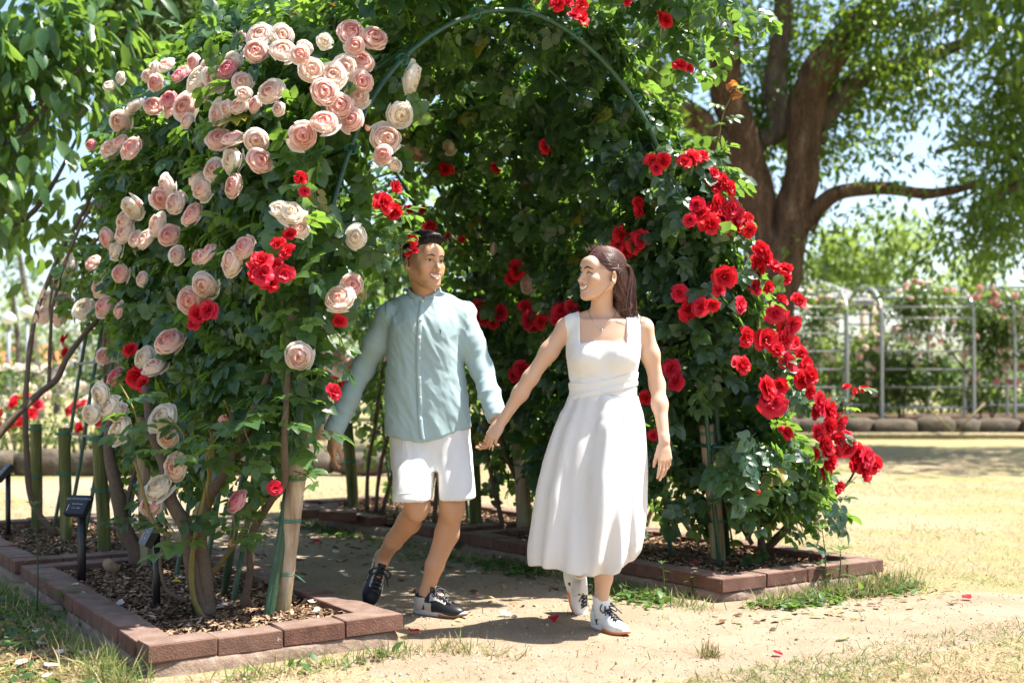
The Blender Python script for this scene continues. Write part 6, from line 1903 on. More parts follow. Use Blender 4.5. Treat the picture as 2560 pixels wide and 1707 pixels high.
for (x, y) in ((723, 555), (714, 674), (703, 791), (702, 926), (704, 1057), (709, 1188), (711, 1322)):
    p, nn = on_shirt(*zs5(x, y), .0065)
    R = frames(np.array([tuple(nn.orthogonal())]), np.array([tuple(nn)]))[0]
    m = mat4(R, p)
    prof = [(0, .0006), (.0022, .0006), (.0032, .0016), (.0052, .0018), (.0062, .0006), (.0056, -.0012)]
    nb = 12; V = [(r_ * math.cos(a_), r_ * math.sin(a_), z_) for r_, z_ in prof for a_ in [2 * math.pi * k_ / nb for k_ in range(nb)]]
    i, j = np.meshgrid(np.arange(5), np.arange(nb), indexing='ij')
    b = put(bpy.data.objects.new('button', np_mesh('button', np.array(V), np.stack([i * nb + j, (i + 1) * nb + j, (i + 1) * nb + (j + 1) % nb, i * nb + (j + 1) % nb], -1).reshape(-1, 4), BTN)), shirt, m)
    put(bpy.data.objects.new('thread', np_mesh('thread', np.array([(-.0017, -.0017, .0011), (.0017, -.0017, .0011), (.0017, .0017, .0011), (-.0017, .0017, .0011)]), np.array([(0, 1, 2, 3)]), BTH)), shirt, m)
# band collar
V = []
cn = np.array(tuple(mw(1061, 737, 5.432)))
nseg = 44
for i_ in range(nseg):
    a = math.radians(-86 + 352 * i_ / (nseg - 1)) 
    fr = max(0, -math.sin(a)) ** 1.5
    for (dr, dz) in ((.000, -.014), (.004, -.014), (.001, .020), (-.003, .021), (-.004, -.012)):
        rx, ry = .078 + dr - .30 * max(dz, 0), .066 + dr - .2 * max(dz, 0)
        V.append((cn[0] + rx * math.cos(a), cn[1] + ry * math.sin(a) - .008 * fr, cn[2] + dz + .014 * (1 - fr) - .026 * fr + .006 * math.sin(a)))
i, j = np.meshgrid(np.arange(nseg - 1), np.arange(5), indexing='ij')
mobj('band_collar', np.array(V), np.stack([i * 5 + j, i * 5 + (j + 1) % 5, (i + 1) * 5 + (j + 1) % 5, (i + 1) * 5 + j], -1).reshape(-1, 4), SHIRT, shirt)
# embroidered emblem: a tiny swinging golfer
NAVY = plain('navy_thread', (.012, .018, .045), .8)
em = [(0, 0, 4, 9), (-1.5, -6, 3, 4), (1.6, 8, 1.6, 7), (-1.2, 9, 1.5, 7), (-3.6, -4.5, 3.2, 1.4), (-6, -6, 2.6, 1.0), (3, -3, 1.4, 4)]
mb = MB()
for dx, dy, w_, h_ in em:
    c_ = zs5(838 + dx * 1.7, 752 + dy * 1.7); w_ *= .32; h_ *= .32
    vs = [tuple(on_shirt(c_[0] + a_, c_[1] + b_, .0018)[0]) for a_, b_ in ((-w_, -h_), (w_, -h_), (w_, h_), (-w_, h_))]
    mb.add(np.array(vs), np.array([(0, 3, 2, 1)]))
mb.build('embroidered_emblem', NAVY, shirt, False)
# cuffs
for (w_, d_, r_) in ((wl_ + Vector((0, 0, .005)), dR, .0465), (wr_, dL, .0445)):
    P = [w_ - d_ * .058, w_ - d_ * .056, w_ - d_ * .004, w_ + d_ * .002, w_ - d_ * .001]
    tube_obj('cuff', P, [r_ * .97, r_ * 1.03, r_ * 1.0, r_ * .985, r_ * .86], SHIRT, shirt, 20, None, False)
# shorts
SHORTS = cloth_mat('white_cotton_twill', (.75, .74, .725), .85, 800, .3, .1, wr=.12)
FP = Field(axis(mw(960, 0).x, mw(1200, 0).x, .0055), axis(5.15, 5.66, .0065), axis(mw(0, 1275).z, mw(0, 1050).z, .0055))
def prow(y, x0, x1, dep, cy): return (mw(0, y).z, (mw(x0, 0).x + mw(x1, 0).x) / 2, cy, (mw(x1, 0).x - mw(x0, 0).x) / 2, dep)
FP.loft([prow(1175, 978, 1182, .118, 5.41), prow(1120, 974, 1178, .122, 5.43), prow(1060, 974, 1176, .118, 5.43)], .02, 2.5)
FP.loft([prow(1275, 990, 1086, .112, 5.295), prow(1235, 988, 1087, .115, 5.315), prow(1190, 983, 1089, .118, 5.35), prow(1130, 980, 1092, .112, 5.41), prow(1095, 990, 1086, .095, 5.42), prow(1070, 1000, 1080, .075, 5.43)], .012, 2.5)
FP.loft([prow(1275, 1102, 1188, .105, 5.325), prow(1235, 1100, 1187, .108, 5.34), prow(1190, 1095, 1185, .112, 5.365), prow(1130, 1088, 1178, .110, 5.41), prow(1095, 1092, 1168, .095, 5.42), prow(1070, 1096, 1158, .075, 5.43)], .012, 2.5)
def sh_cut(X, Y, Z):
    xm = mw(1092, 0).x
    hl = mw(0, 1243).z - .10 * np.clip(Y - 5.36, 0, 1) + .01 * np.clip(5.3 - Y, -.1, .1)
    hr = mw(0, 1241).z + .05 * (X - mw(1145, 0).x)
    return np.where(X < xm, hl, hr) - Z + 0 * Y
FP.cut(sh_cut, .003)
Vp, Qp = FP.mesh(); Vp = relax(Vp, Qp, 2, .5); Np_ = vnormals(Vp, Qp)
xs_, zs_ = Vp[:, 0] - mw(1088, 0).x, Vp[:, 2]
dd = folds(np.c_[xs_ * 1.6 + np.abs(zs_ - .72) * .5, Vp[:, 1] * .5, zs_ * .5], 9, .015, 2)
crease = -.012 * np.exp(-((np.abs(xs_) - .01) / .016) ** 2) * (Vp[:, 1] < 5.4) * np.clip((mw(0, 1090).z - zs_) / .1, 0, 1)
Vp = Vp + Np_ * (dd * .8 + crease)[:, None]
shorts = mobj('shorts', Vp, Qp, SHORTS, MAN)
tp = bvh(Vp, Qp)
def on_(tree, x, y, out=.0):
    o = Vector((0, 0, EYE)); d = (W(x, y, 5.0) - o).normalized(); h = tree.ray_cast(o, d, 8)
    return (h[0] - d * out) if h[0] is not None else None
for pts in (((1007, 1095), (1008, 1125), (1003, 1160)), ((992, 1232), (1035, 1233), (1078, 1231)), ((1106, 1234), (1145, 1231), (1182, 1227)), ((1087, 1100), (1086, 1130), (1087, 1158))):
    P = [on_(tp, x, y, .0004) for x, y in smooth_path([(a_, b_, 0) for a_, b_ in pts], 14)[:, :2]]
    P = [p_ for p_ in P if p_ is not None]
    if len(P) > 3: tube_obj('seam', P, .0009, SHORTS, shorts, 5)
# shoes
BLK, BEI, GUM, OFF = (.012, .013, .016), (.52, .46, .38), (.22, .085, .045), (.60, .56, .50)
def up_m(x, y, z):
    if y < .075 and z < .085 and y < .045 + .5 * z: return BEI
    if .075 < y < .115 and z < .062 and abs(x) > .02: return BEI
    if .10 < y < .190 and .019 < abs(x) < .029 and z > .040: return (.55, .50, .44)
    return BLK
def so_m(x, t, z): return GUM if (t > .52 and z < .6) or z < .15 else OFF
shL, ML_ = shoe(MAN, (-.440, 5.456, .001), (.86, -.50, 0), (0, 0, 1), .272, up_m, so_m, None, (.03, .03, .034), .040, 1.5)
ftR = Vector((-.20, -.32, -.93)); upR = Vector((.30, -.90, .28))
shR, MR_ = shoe(MAN, ankR - ftR.normalized() * .050 - upR.normalized() * .088, ftR, upR, .285, up_m, so_m, None, (.03, .03, .034), .040, 1.5)
# a small round enamel badge on each shoe's laces
for sh_, M_ in ((shR, MR_), (shL, ML_)):
    for r_, z_, c_ in ((.0135, .0995, (.86, .84, .80)), (.0108, .1015, (.78, .42, .03)), (.0070, .1030, (.62, .03, .03))):
        nb = 14; dy = -.002 if r_ < .008 else 0
        V = [(0, .138 + dy, z_ + .001)] + [(r_ * math.cos(2 * math.pi * k_ / nb), .138 + dy + r_ * .96 * math.sin(2 * math.pi * k_ / nb), z_ - .28 * r_ * math.sin(2 * math.pi * k_ / nb)) for k_ in range(nb)] + [(r_ * math.cos(2 * math.pi * k_ / nb), .138 + dy + r_ * .96 * math.sin(2 * math.pi * k_ / nb), z_ - .004 - .28 * r_ * math.sin(2 * math.pi * k_ / nb)) for k_ in range(nb)]
        Fq = [np.array([(0, 1 + k_, 1 + (k_ + 1) % nb) for k_ in range(nb)]), np.array([(1 + k_, 1 + nb + k_, 1 + nb + (k_ + 1) % nb, 1 + (k_ + 1) % nb) for k_ in range(nb)])]
        put(bpy.data.objects.new('badge', np_mesh('badge', np.array(V), Fq, VC, False, {'tint3': np.tile(c_, (len(V), 1))})), sh_, M_)
# ------------------------------------------------------------------ the woman
YW = 5.05
def ww(x, y, Y=YW): return W(x, y, Y)
WOMAN = thing('person', 'laughing woman in a white sleeveless dress with long brown hair', 'woman', (.36, YW, 0), 'couple walking hand in hand')
SKIN_W = skin_mat('fair_skin', (.62, .385, .265), (.66, .42, .295), .45)
hw_ = Head(ww(1504, 688, 5.06), (-.87, -.48, .06), (.10, .0, 1), .94)
wR, wL = ww(1257, 1050, 5.17), ww(1661, 1103, 5.06)
lo = ww(1215, 1600); hi = ww(1700, 600)
xc = [(hw_.c[0] - .12, hw_.c[0] + .12, .0030), (ww(1220, 0, 5.2).x, ww(1270, 0, 5.2).x, .0034), (ww(1636, 0).x, ww(1692, 0).x, .0034)]
zc = [(hw_.c[2] - .14, hw_.c[2] + .13, .0030), (ww(0, 1205).z, ww(0, 1040).z, .0034)]
FB = Field(axis(lo.x - .03, hi.x + .03, .008, xc), axis(4.80, 5.56, .009, [(hw_.c[1] - .12, hw_.c[1] + .12, .0032)]), axis(.03, hi.z + .03, .008, zc))
def torso(F_):
    def r_(y, x0, x1, dep, cy=5.10): return (ww(0, y).z, (ww(x0, 0).x + ww(x1, 0).x) / 2, cy, (ww(x1, 0).x - ww(x0, 0).x) / 2, dep)
    F_.loft([r_(1100, 1428, 1600, .105), r_(1040, 1428, 1596, .10), r_(985, 1434, 1585, .090), r_(946, 1430, 1588, .092), r_(900, 1424, 1596, .097), r_(860, 1422, 1600, .095), r_(820, 1428, 1602, .085), r_(798, 1446, 1580, .065)], .02, 2.2)
    F_.cone(ww(1490, 790, 5.11), ww(1414, 814, 5.11), .036, .033, .03)
    F_.cone(ww(1530, 790, 5.12), ww(1610, 814, 5.13), .036, .033, .03)
    for x in (1468, 1550):
        F_.ell(ww(x, 893, 5.035), (.058, .052, .052), None, .035)
torso(FB)
hw_.build(FB, True, 1.45)
FB.chain([hw_.w((0, -.020, -.06)), ww(1505, 765, 5.10), ww(1508, 800, 5.11)], [.042, .041, .050], .018)
FB.cone(hw_.w((0, .012, -.085)), ww(1498, 770, 5.085), .024, .030, .02)
FB.cone(ww(1508, 806, 5.055), ww(1590, 800, 5.09), .010, .008, .02)               # collar bones
FB.cone(ww(1496, 806, 5.055), ww(1425, 802, 5.08), .010, .008, .02)
sR, eR = ww(1411, 824, 5.11), ww(1326, 945, 5.13)
FB.chain([sR, sR.lerp(eR, .45), eR, eR.lerp(wR, .35), wR], [.036, .036, .030, .031, .0215], .03)
sL, eL = ww(1612, 824, 5.13), ww(1643, 962, 5.15)
FB.chain([sL, sL.lerp(eL, .45), eL, eL.lerp(wL, .35), wL], [.036, .036, .030, .031, .0215], .03)
kL, aL = ww(1522, 1317, 4.99), ww(1503, 1502, 5.10)
kR, aR = ww(1478, 1330, 5.14), ww(1446, 1440, 5.42)
for h, k_, a_ in ((ww(1550, 1090, 5.10), kL, aL), (ww(1475, 1090, 5.10), kR, aR)):
    FB.chain([h, k_], [.075, .050], .03)
    FB.chain([k_, k_.lerp(a_, .33) + Vector((.004, .016, 0)), k_.lerp(a_, .68), a_], [.046, .0475, .036, .029], .02)
FB.cone(aL, aL + Vector((.005, -.01, -.04)), .028, .028, .02)
FB.cone(aR, aR + Vector((.0, -.012, -.04)), .028, .028, .02)
hand(FB, wL + Vector((0, 0, -.004)), (.02, -.12, -1), (.42, -.90, 0), (-.9, -.42, 0), .88, (.18, .25, .34, .45), .12, .06, .22, .022)
hand(FB, wR + Vector((-.004, 0, -.004)), (-.55, -.02, -.83), (-.42, -.85, .30), (-.6, .4, .5), .88, (.55, .75, .72, .7), .3, .04, .35, .022)
V, Q_ = FB.mesh()
V = relax(V, Q_, 1, .4)
lc = hw_.loc(V); x, y, z = lc.T
C = np.ones((len(V), 3))
hd = (np.abs(lc) < (.12, .14, .15)).all(1)
lips = hd & (np.abs(x) < .027) & (y > .080) & ((np.abs(z + .0570) < .0048) | (np.abs(z + .0785) < .0062))
dark = hd & (((x / .027) ** 2 + ((z + .0670) / .0110) ** 2) < 1) & (y > .06) & (y < .0955)
C[dark] = (.35, .14, .12)
ck = np.exp(-(((np.abs(x) - .042) / .016) ** 2 + ((z + .03) / .016) ** 2)) * hd * (y > .04)
C *= 1 - ck[:, None] * np.array([0, .14, .14])
temple = hd & (z > .02) & (y < .062) & (np.abs(x) > .035)
C[temple] *= (.80, .76, .74)
mobj('body', V, Q_, SKIN_W, WOMAN, True, {'tint3': C})
tw = bvh(V, Q_)
BROWN = plain('dark_brow', (.045, .025, .02), .7)
for sx in (-1, 1):
    hw_.line(tw, 'eyebrow', [(sx * .013, .0190), (sx * .030, .0260), (sx * .050, .018)], [.0028, .0040, .0014], BROWN, WOMAN)
    hw_.line(tw, 'eyelash', [(sx * .017, -.003), (sx * .024, .0022), (sx * .032, .0038), (sx * .040, .002), (sx * .050, -.004)], [.0012, .0024, .0028, .0026, .0014], BROWN, WOMAN)
LIP_W = plain('lip_rose', (.60, .22, .19), .38, .45)
hw_.line(tw, 'lip', [(-.033, -.0515), (-.018, -.0545), (0, -.0555), (.018, -.0545), (.033, -.0515)], [.0011, .0025, .0024, .0025, .0011], LIP_W, WOMAN, 18, .5, .0004)
hw_.line(tw, 'lip', [(-.032, -.0555), (-.020, -.0735), (0, -.0805), (.020, -.0735), (.032, -.0555)], [.0010, .0027, .0032, .0027, .0010], LIP_W, WOMAN, 18, .5, .0004)
hw_.patch(tw, 'teeth', [(-.032, -.0540), (0, -.0585), (.032, -.0540)], [(-.026, -.0650), (0, -.0775), (.026, -.0650)], VC, WOMAN, lambda u, v: (.90, .87, .82) if abs((u * 9) % 1 - .5) < .44 else (.66, .60, .54), fixed_y=.0965)
# hair: combed back over the crown, long behind
scalp = Field(axis(hw_.c[0] - .13, hw_.c[0] + .13, .0035), axis(hw_.c[1] - .13, hw_.c[1] + .13, .0035), axis(hw_.c[2] - .12, hw_.c[2] + .13, .0035))
hw_.ell(scalp, (0, -.019, .038), (.0785, .0995, .0885), .01)
hw_.ell(scalp, (0, -.068, -.015), (.052, .042, .060), .03)
def wcut(X, Y, Z):
    p = np.stack(np.broadcast_arrays(X, Y, Z), -1) - hw_.c
    l = p @ hw_.R / hw_.s; x, y, z = l[..., 0], l[..., 1], l[..., 2]
    front = y - (.0775 - 4.2 * x * x + .55 * np.clip(z - .062, -.2, .1))
    side = np.where(y > -.030, .012 - z + np.clip(y - .0, 0, .1) * .35, -.095 - z)
    return np.maximum(front, side) * .6
scalp.cut(wcut, .006)
Vh, Qh = scalp.mesh(); Vh = relax(Vh, Qh, 1)
hair = mobj('hair', Vh, Qh, HAIR_BR, WOMAN, True, {'tint': np.clip(vnoise(hw_.loc(Vh) * (1, .2, .6), 260, 2) * .8, .01, 1)})
Vt, Ft, Tt, k = [], [], [], 0
def strand(pts, r, tint, n=14):
    global k
    P = smooth_path(pts, n)
    v, f = tube_vf(P, np.r_[np.full(n - 4, r), r * .85, r * .65, r * .45, r * .2], 4, False)
    Vt.append(v); Ft.append(f[0] + k); k += len(v); Tt.append(np.full(len(v), tint))
def dome(x, y, o=0.0):
    return .038 + .0885 * math.sqrt(max(.004, 1 - (x / .0785) ** 2 - ((y + .019) / .0995) ** 2)) + o
for i_ in range(1250):
    x = random.uniform(-.068, .068)
    y0 = min(.0775 - 4.2 * x * x, -.019 + .096 * math.sqrt(1 - (x / .0785) ** 2)) - random.uniform(0, 1) ** 1.6 * .10
    lift = random.uniform(.0015, .006)
    pts = [hw_.w((x * (1 + .03 * f), y0 * (1 - f) - .104 * f, dome(x, max(-.112, y0 * (1 - f) - .104 * f), lift if f > .08 else -.001))) for f in (0, .12, .3, .5, .7, .88, 1)]
    fall = random.uniform(.75, 1.12); sway = random.gauss(0, .008); bk = random.uniform(-.030, .034)
    pts += [hw_.w((x * 1.04, -.119 - lift - bk * .5, -.01)), hw_.w((x * .94 + sway, -.121 - bk, -.090)), hw_.w((x * .80 + sway * 1.5, -.133 - bk * 1.2, -.095 - .070 * fall)), hw_.w((x * .78 + sway * 2.2, -.172 - bk * 1.5 - .035 * random.random(), -.095 - .135 * fall))]
    strand(pts, random.uniform(.0009, .0017), min(1, max(.02, random.gauss(.48, .22))), 22)
def side_x(y, z): return .0785 * math.sqrt(max(.02, 1 - ((y + .019) / .0995) ** 2 - ((z - .038) / .0885) ** 2))
for sx in (-1, 1):
    for i_ in range(420):                      # from the temples back over the ears
        z0 = random.uniform(.016, .105); y0 = .060 - 1.0 * max(0, .055 - z0) + random.uniform(-.075, 0) * random.random()
        lift = random.uniform(.0015, .006)
        pts = []
        for f in (0, .15, .35, .55, .75, .95):
            y_ = y0 * (1 - f) - .098 * f; z_ = z0 * (1 - f) + (-.005 + z0 * .35) * f + .010 * math.sin(f * 3.1)
            pts.append(hw_.w((sx * (side_x(y_, z_) + (lift if f > .05 else -.001) + (.006 if -.05 < y_ < .0 and z_ < .03 else 0)), y_, z_)))
        bk = random.uniform(-.030, .034)
        pts += [hw_.w((sx * .056, -.115 - bk * .5, -.05)), hw_.w((sx * .054 + random.gauss(0, .006), -.124 - bk, -.11)), hw_.w((sx * .048, -.140 - bk, -.16)), hw_.w((sx * .045, -.175 - bk + random.gauss(0, .008), -.20 - random.uniform(0, .025)))]
        strand(pts, random.uniform(.0009, .0016), min(1, max(.02, random.gauss(.45, .22))), 20)
for sx in (-1, 1):
    for i_ in range(260):                      # under layer behind the ears
        y0 = random.uniform(-.098, -.032); z0 = random.uniform(-.055, .030)
        x0_ = max(.050 if y0 > -.085 else .030, side_x(y0, z0) if z0 > -.03 else .05) + random.uniform(.001, .006)
        bk = random.uniform(-.02, .03)
        strand([hw_.w((sx * x0_ * .97, y0 + .006, z0 + .016)), hw_.w((sx * (x0_ + .003), y0, z0)), hw_.w((sx * (x0_ * .97 + .002), y0 * .8 - .026, z0 - .05)), hw_.w((sx * .052, -.118 - bk, -.12)), hw_.w((sx * .047, -.140 - bk, -.165)), hw_.w((sx * .044, -.175 - bk, -.205 - random.uniform(0, .02)))], random.uniform(.0009, .0016), min(1, max(.02, random.gauss(.42, .2))), 16)
for i_ in range(70):                           # short hairs lifted by the wind
    x = random.uniform(-.05, .05); y0 = random.uniform(.0, .07)
    a = hw_.w((x, y0, .118 - 6 * x * x - 3 * y0 * y0)); b = a + hw_.R[:, 2] * random.uniform(.012, .034) + hw_.R[:, 1] * random.uniform(-.03, .018) + hw_.R[:, 0] * random.gauss(0, .01)
    strand([a, (a + b) / 2 + hw_.R[:, 2] * .006, b], random.uniform(.0004, .0007), .75, 8)
for (a, b, c_) in (((.080, -.01, -.03), (.075, .05, -.10), (.06, .07, -.14)), ((.072, -.08, -.03), (.095, -.10, -.01), (.10, -.06, .0)), ((.06, -.11, -.1), (.085, -.12, -.13), (.07, -.06, -.15))):
    for _ in range(2):
        j_ = np.array([random.gauss(0, .004) for _ in range(3)])
        strand([hw_.w(a), hw_.w(np.array(b) + j_), hw_.w(np.array(c_) + j_ * 2)], .0004, .7, 10)
mobj('hair_strands', np.concatenate(Vt), np.concatenate(Ft), HAIR_BR, hair, True, {'tint': np.concatenate(Tt)})
SILV = plain('silver', (.75, .74, .72), .2, .5, 1.0, .02)
for ang in (.35, 1.25):
    c_ = hw_.w((.0835, -.034, .026)); u_ = hw_.R[:, 1] * math.cos(ang) + hw_.R[:, 2] * math.sin(ang)
    tube_obj('hair_pin', [c_ - u_ * .020, c_ + hw_.R[:, 0] * .004, c_ + u_ * .020], .0010, SILV, WOMAN, 5)
mb = MB(); c_ = hw_.w((.086, .000, -.041)); mb.tube([c_, c_ + hw_.R[:, 0] * .004], [.0032, .0022], 8); mb.build('ear_stud', SILV, WOMAN)
# dress: bodice laid over the torso
DRESS = cloth_mat('white_crepe', (.75, .735, .715), .85, 1100, .35, .15, wr=.05)
FD = Field(axis(ww(1395, 0).x, ww(1632, 0).x, .0045), axis(4.9, 5.28, .0055), axis(ww(0, 1012).z, ww(0, 770).z, .0045))
torso(FD)
FD.D -= .007
xa0, xa1, xb0, xb1 = ww(1411, 0).x, ww(1449, 0).x, ww(1565, 0).x, ww(1603, 0).x
def bod(X, Y, Z):
    zt = ww(0, 857).z + .006 * np.cos((X - ww(1506, 0).x) * 26) - .05 * np.clip(Y - 5.12, 0, 1)
    strap = np.minimum(np.maximum(xa0 - X, X - xa1), np.maximum(xb0 - X, X - xb1))
    top = np.maximum(Z - zt, -.5 + 0 * X)
    neck = np.where(Z > zt - .0, np.minimum(np.maximum(top, -9), strap), top)
    side = np.maximum(xa0 - .004 - X, X - xb1 - .006)
    arm = np.where(Z > ww(0, 872).z, side, -1)
    return np.maximum(np.maximum(np.minimum(top, np.maximum(strap, -9)), arm), ww(0, 1003).z - Z + 0 * Y)
FD.cut(bod, .003)
Vd, Qd = FD.mesh(); Vd = relax(Vd, Qd, 2, .45)
Nd = vnormals(Vd, Qd)
zz = Vd[:, 2]
under = ww(0, 946).z
Vd = Vd + Nd * (-.004 * np.exp(-((zz - under - .01 * np.cos(Vd[:, 0] * 40)) / .006) ** 2) + folds(Vd * (1.3, 1, .6), 16, .003, 3))[:, None]
dress = mobj('dress_bodice', Vd, Qd, DRESS, WOMAN)
td = bvh(Vd, Qd)
# crossed sash at the waist
FX = Field(axis(ww(1400, 0).x, ww(1625, 0).x, .0045), axis(4.9, 5.28, .0055), axis(ww(0, 1030).z, ww(0, 925).z, .0030))
torso(FX); FX.D -= .011
xm = ww(1506, 0).x
FX.cut(lambda X, Y, Z: np.maximum(Z - (ww(0, 950).z + .035 * np.clip((X - xm) / .14, -.3, 1) + 0 * Y), (ww(0, 1000).z - .010 * np.cos((X - xm) * 12)) - Z), .004)
Vx, Qx = FX.mesh(); Vx = relax(Vx, Qx, 2, .5); Nx = vnormals(Vx, Qx)
u = (Vx[:, 0] - xm) / .14
l1 = Vx[:, 2] - (ww(0, 985).z + .030 * u); l2 = Vx[:, 2] - (ww(0, 982).z - .045 * u); l3 = Vx[:, 2] - (ww(0, 965).z + .022 * u)
Vx = Vx + Nx * (-.0045 * np.exp(-(l1 / .003) ** 2) - .0045 * np.exp(-(l2 / .003) ** 2) * (u > -.1) - .0022 * np.exp(-(l3 / .005) ** 2) + .003 * (np.abs(l1 - .012) < .012))[:, None]
mobj('waist_sash', Vx, Qx, DRESS, dress)
# skirt: swinging, with soft folds
rows = [(990, 1425, 1593, .100), (1020, 1411, 1604, .118), (1050, 1395, 1611, .135), (1127, 1366, 1617, .175), (1211, 1345, 1617, .205), (1300, 1331, 1613, .235), (1365, 1323, 1606, .25), (1398, 1321, 1596, .25), (1416, 1326, 1574, .24)]
nr, na = 80, 220
tt = np.linspace(0, 1, nr)
RW = np.array(rows, float)
yy = np.interp(tt, np.linspace(0, 1, 160), smooth_path(np.c_[RW[:, 0], RW[:, 1], RW[:, 2]], 160)[:, 0])
x0 = np.interp(yy, RW[:, 0], RW[:, 1]); x1 = np.interp(yy, RW[:, 0], RW[:, 2]); dp = np.interp(yy, RW[:, 0], RW[:, 3])
ker = np.ones(9) / 9
sm = lambda a_: np.convolve(np.pad(a_, 4, mode='edge'), ker, 'valid')
x0, x1, dp = sm(x0), sm(x1), sm(dp)
th = np.arange(na) / na * 2 * math.pi
V = np.zeros((nr, na, 3))
for i_ in range(nr):
    f = tt[i_]
    cx = (ww(x0[i_], 0).x + ww(x1[i_], 0).x) / 2; hx = (ww(x1[i_], 0).x - ww(x0[i_], 0).x) / 2
    cy = 5.10 + .02 * f
    c_, s_ = np.cos(th), np.sin(th)
    px = np.sign(c_) * np.abs(c_) ** .92; py = np.sign(s_) * np.abs(s_) ** .92
    fold = (.55 * np.cos(9 * th + .6 + 1.1 * f) + .35 * np.cos(14 * th + 2.0 - .8 * f) + .35 * np.cos(5 * th + 1.0 + f))
    amp = (.012 + .034 * f) * np.clip(f * 6, .75, 1)
    amp = amp * (1 - .55 * np.abs(c_) ** 4)
    ridge = np.sign(fold) * np.abs(fold) ** .85
    hx2, dp2 = hx + amp * ridge * .5, dp[i_] + amp * ridge
    X_ = cx + hx2 * px; Y_ = cy + dp2 * py
    # the leading knee and shin press forward through the cloth
    kx = X_ - ww(1520, 0).x
    kn = np.exp(-(kx / .055) ** 2) * (s_ < 0) * (.040 * math.exp(-((f - .62) / .22) ** 2) + .016 * math.exp(-((f - .25) / .2) ** 2))
    vl = np.exp(-((kx - .075) / .020) ** 2) * (s_ < 0) * .034 * min(1, max(0, (f - .3) / .3))
    vl2 = np.exp(-((kx + .105) / .030) ** 2) * (s_ < 0) * .030 * min(1, max(0, (f - .4) / .3))
    Y_ = Y_ - kn + vl + vl2
    hem = 0
    if f > .7:
        g = (f - .7) / .3
        hem = g ** 1.5 * (.012 * np.cos(th * 3 + 1.0) + .012 * np.clip(c_, 0, 1) ** 2 - .010 * (s_ < 0) * np.exp(-((X_ - ww(1530, 0).x) / .08) ** 2))
    V[i_, :, 0] = X_; V[i_, :, 1] = Y_; V[i_, :, 2] = ww(0, yy[i_]).z + hem
P3 = V.reshape(-1, 3)
i, j = np.meshgrid(np.arange(nr - 1), np.arange(na), indexing='ij')
Fq = np.stack([i * na + j, (i + 1) * na + j, (i + 1) * na + (j + 1) % na, i * na + (j + 1) % na], -1).reshape(-1, 4)
# a narrow turned hem
inner = V[-1].copy(); cxy = inner.mean(0); inner = cxy + (inner - cxy) * .985; inner[:, 2] = V[-1][:, 2] + .020
P3 = np.r_[P3, inner]
j = np.arange(na)
Fq = np.r_[Fq, np.c_[(nr - 1) * na + j, nr * na + j, nr * na + (j + 1) % na, (nr - 1) * na + (j + 1) % na]]
Nk = vnormals(P3, Fq)
P3 = P3 + Nk * folds(P3 * (1.5, 1.5, .35), 12, .007, 4)[:, None]
SKIRT = cloth_mat('white_skirt_crepe', (.75, .735, .715), .85, 1100, .35, .15, trans=.16, wr=.05)
mobj('skirt', P3, Fq, SKIRT, dress)
# necklace, ring
def on_w(x, y, out=.001):
    o = Vector((0, 0, EYE)); d = (W(x, y, 4.8) - o).normalized(); h = tw.ray_cast(o, d, 8)
    return h[0] - d * out if h[0] is not None else None
def zs6(x, y): return 1180 + x / 2.45, 560 + y / 2.45
P = [on_w(*zs6(x, y), .0012) for x, y in smooth_path([(712, 530, 0), (728, 570, 0), (755, 610, 0), (795, 640, 0), (835, 605, 0), (870, 565, 0), (888, 525, 0)], 26)[:, :2]]
P = [p_ for p_ in P if p_ is not None]
tube_obj('necklace', P, .0009, SILV, WOMAN, 5)
p_ = on_w(*zs6(797, 648), .003)
if p_: mb = MB(); mb.tube([p_ + Vector((0, 0, .005)), p_, p_ - Vector((0, 0, .006))], [.002, .0042, .0015], 8); mb.build('pendant', SILV, WOMAN)
c_ = on_w(1682, 1171, .0); 
if c_: mb = MB(); mb.tube([c_ + Vector((-.008, -.001, .001)), c_ + Vector((0, -.003, 0)), c_ + Vector((.006, .001, .0))], .0016, 6); mb.build('ring', SILV, WOMAN)
# socks and shoes
SOCK = cloth_mat('white_sock', (.78, .78, .77), .9, 500, .4)
tube_obj('sock', [aL + Vector((.0, 0, .022)), aL + Vector((0, 0, .018)), aL, aL + Vector((.008, -.016, -.070))], [.0335, .037, .037, .038], SOCK, WOMAN, 18)
tube_obj('sock', [aR + Vector((.004, -.03, .026)), aR + Vector((.003, -.02, .018)), aR, aR + Vector((.004, -.035, -.075))], [.0335, .037, .037, .038], SOCK, WOMAN, 18)
WHT, INK, ORG = (.78, .77, .74), (.02, .02, .024), (.80, .22, .045)
def up_w(x, y, z):
    if (.085 < y < .20 and .028 < abs(x) < .0335 and .030 < z < .058 and (y * 40) % 1 < .5) or (abs(y - .075) < .010 and z > .045 and abs(x) > .02): return INK
    if .060 < y < .100 and z < .075 and abs(abs(x) - .033) < .012 and (y - .06) * 1.2 + .018 > z * .45 and y < .09: return INK if abs(y - .075) < .007 else WHT
    if y < .03 and z > .06: return (.62, .62, .60)
    if y > .235: return (.66, .65, .63)
    return WHT
def so_w(x, t, z): return ORG if (t > .40 and z < .75) or z < .2 else WHT
shoe(WOMAN, (.347, 5.150, .001), (.56, -.83, 0), (0, 0, 1), .238, up_w, so_w, None, INK, .040, 1.35)
f_ = Vector((.30, -.10, -.95)); u_ = Vector((.62, -.74, .26))
shoe(WOMAN, aR - f_.normalized() * .042 - u_.normalized() * .076, f_, u_, .245, up_w, so_w, None, INK, .040, 1.35)
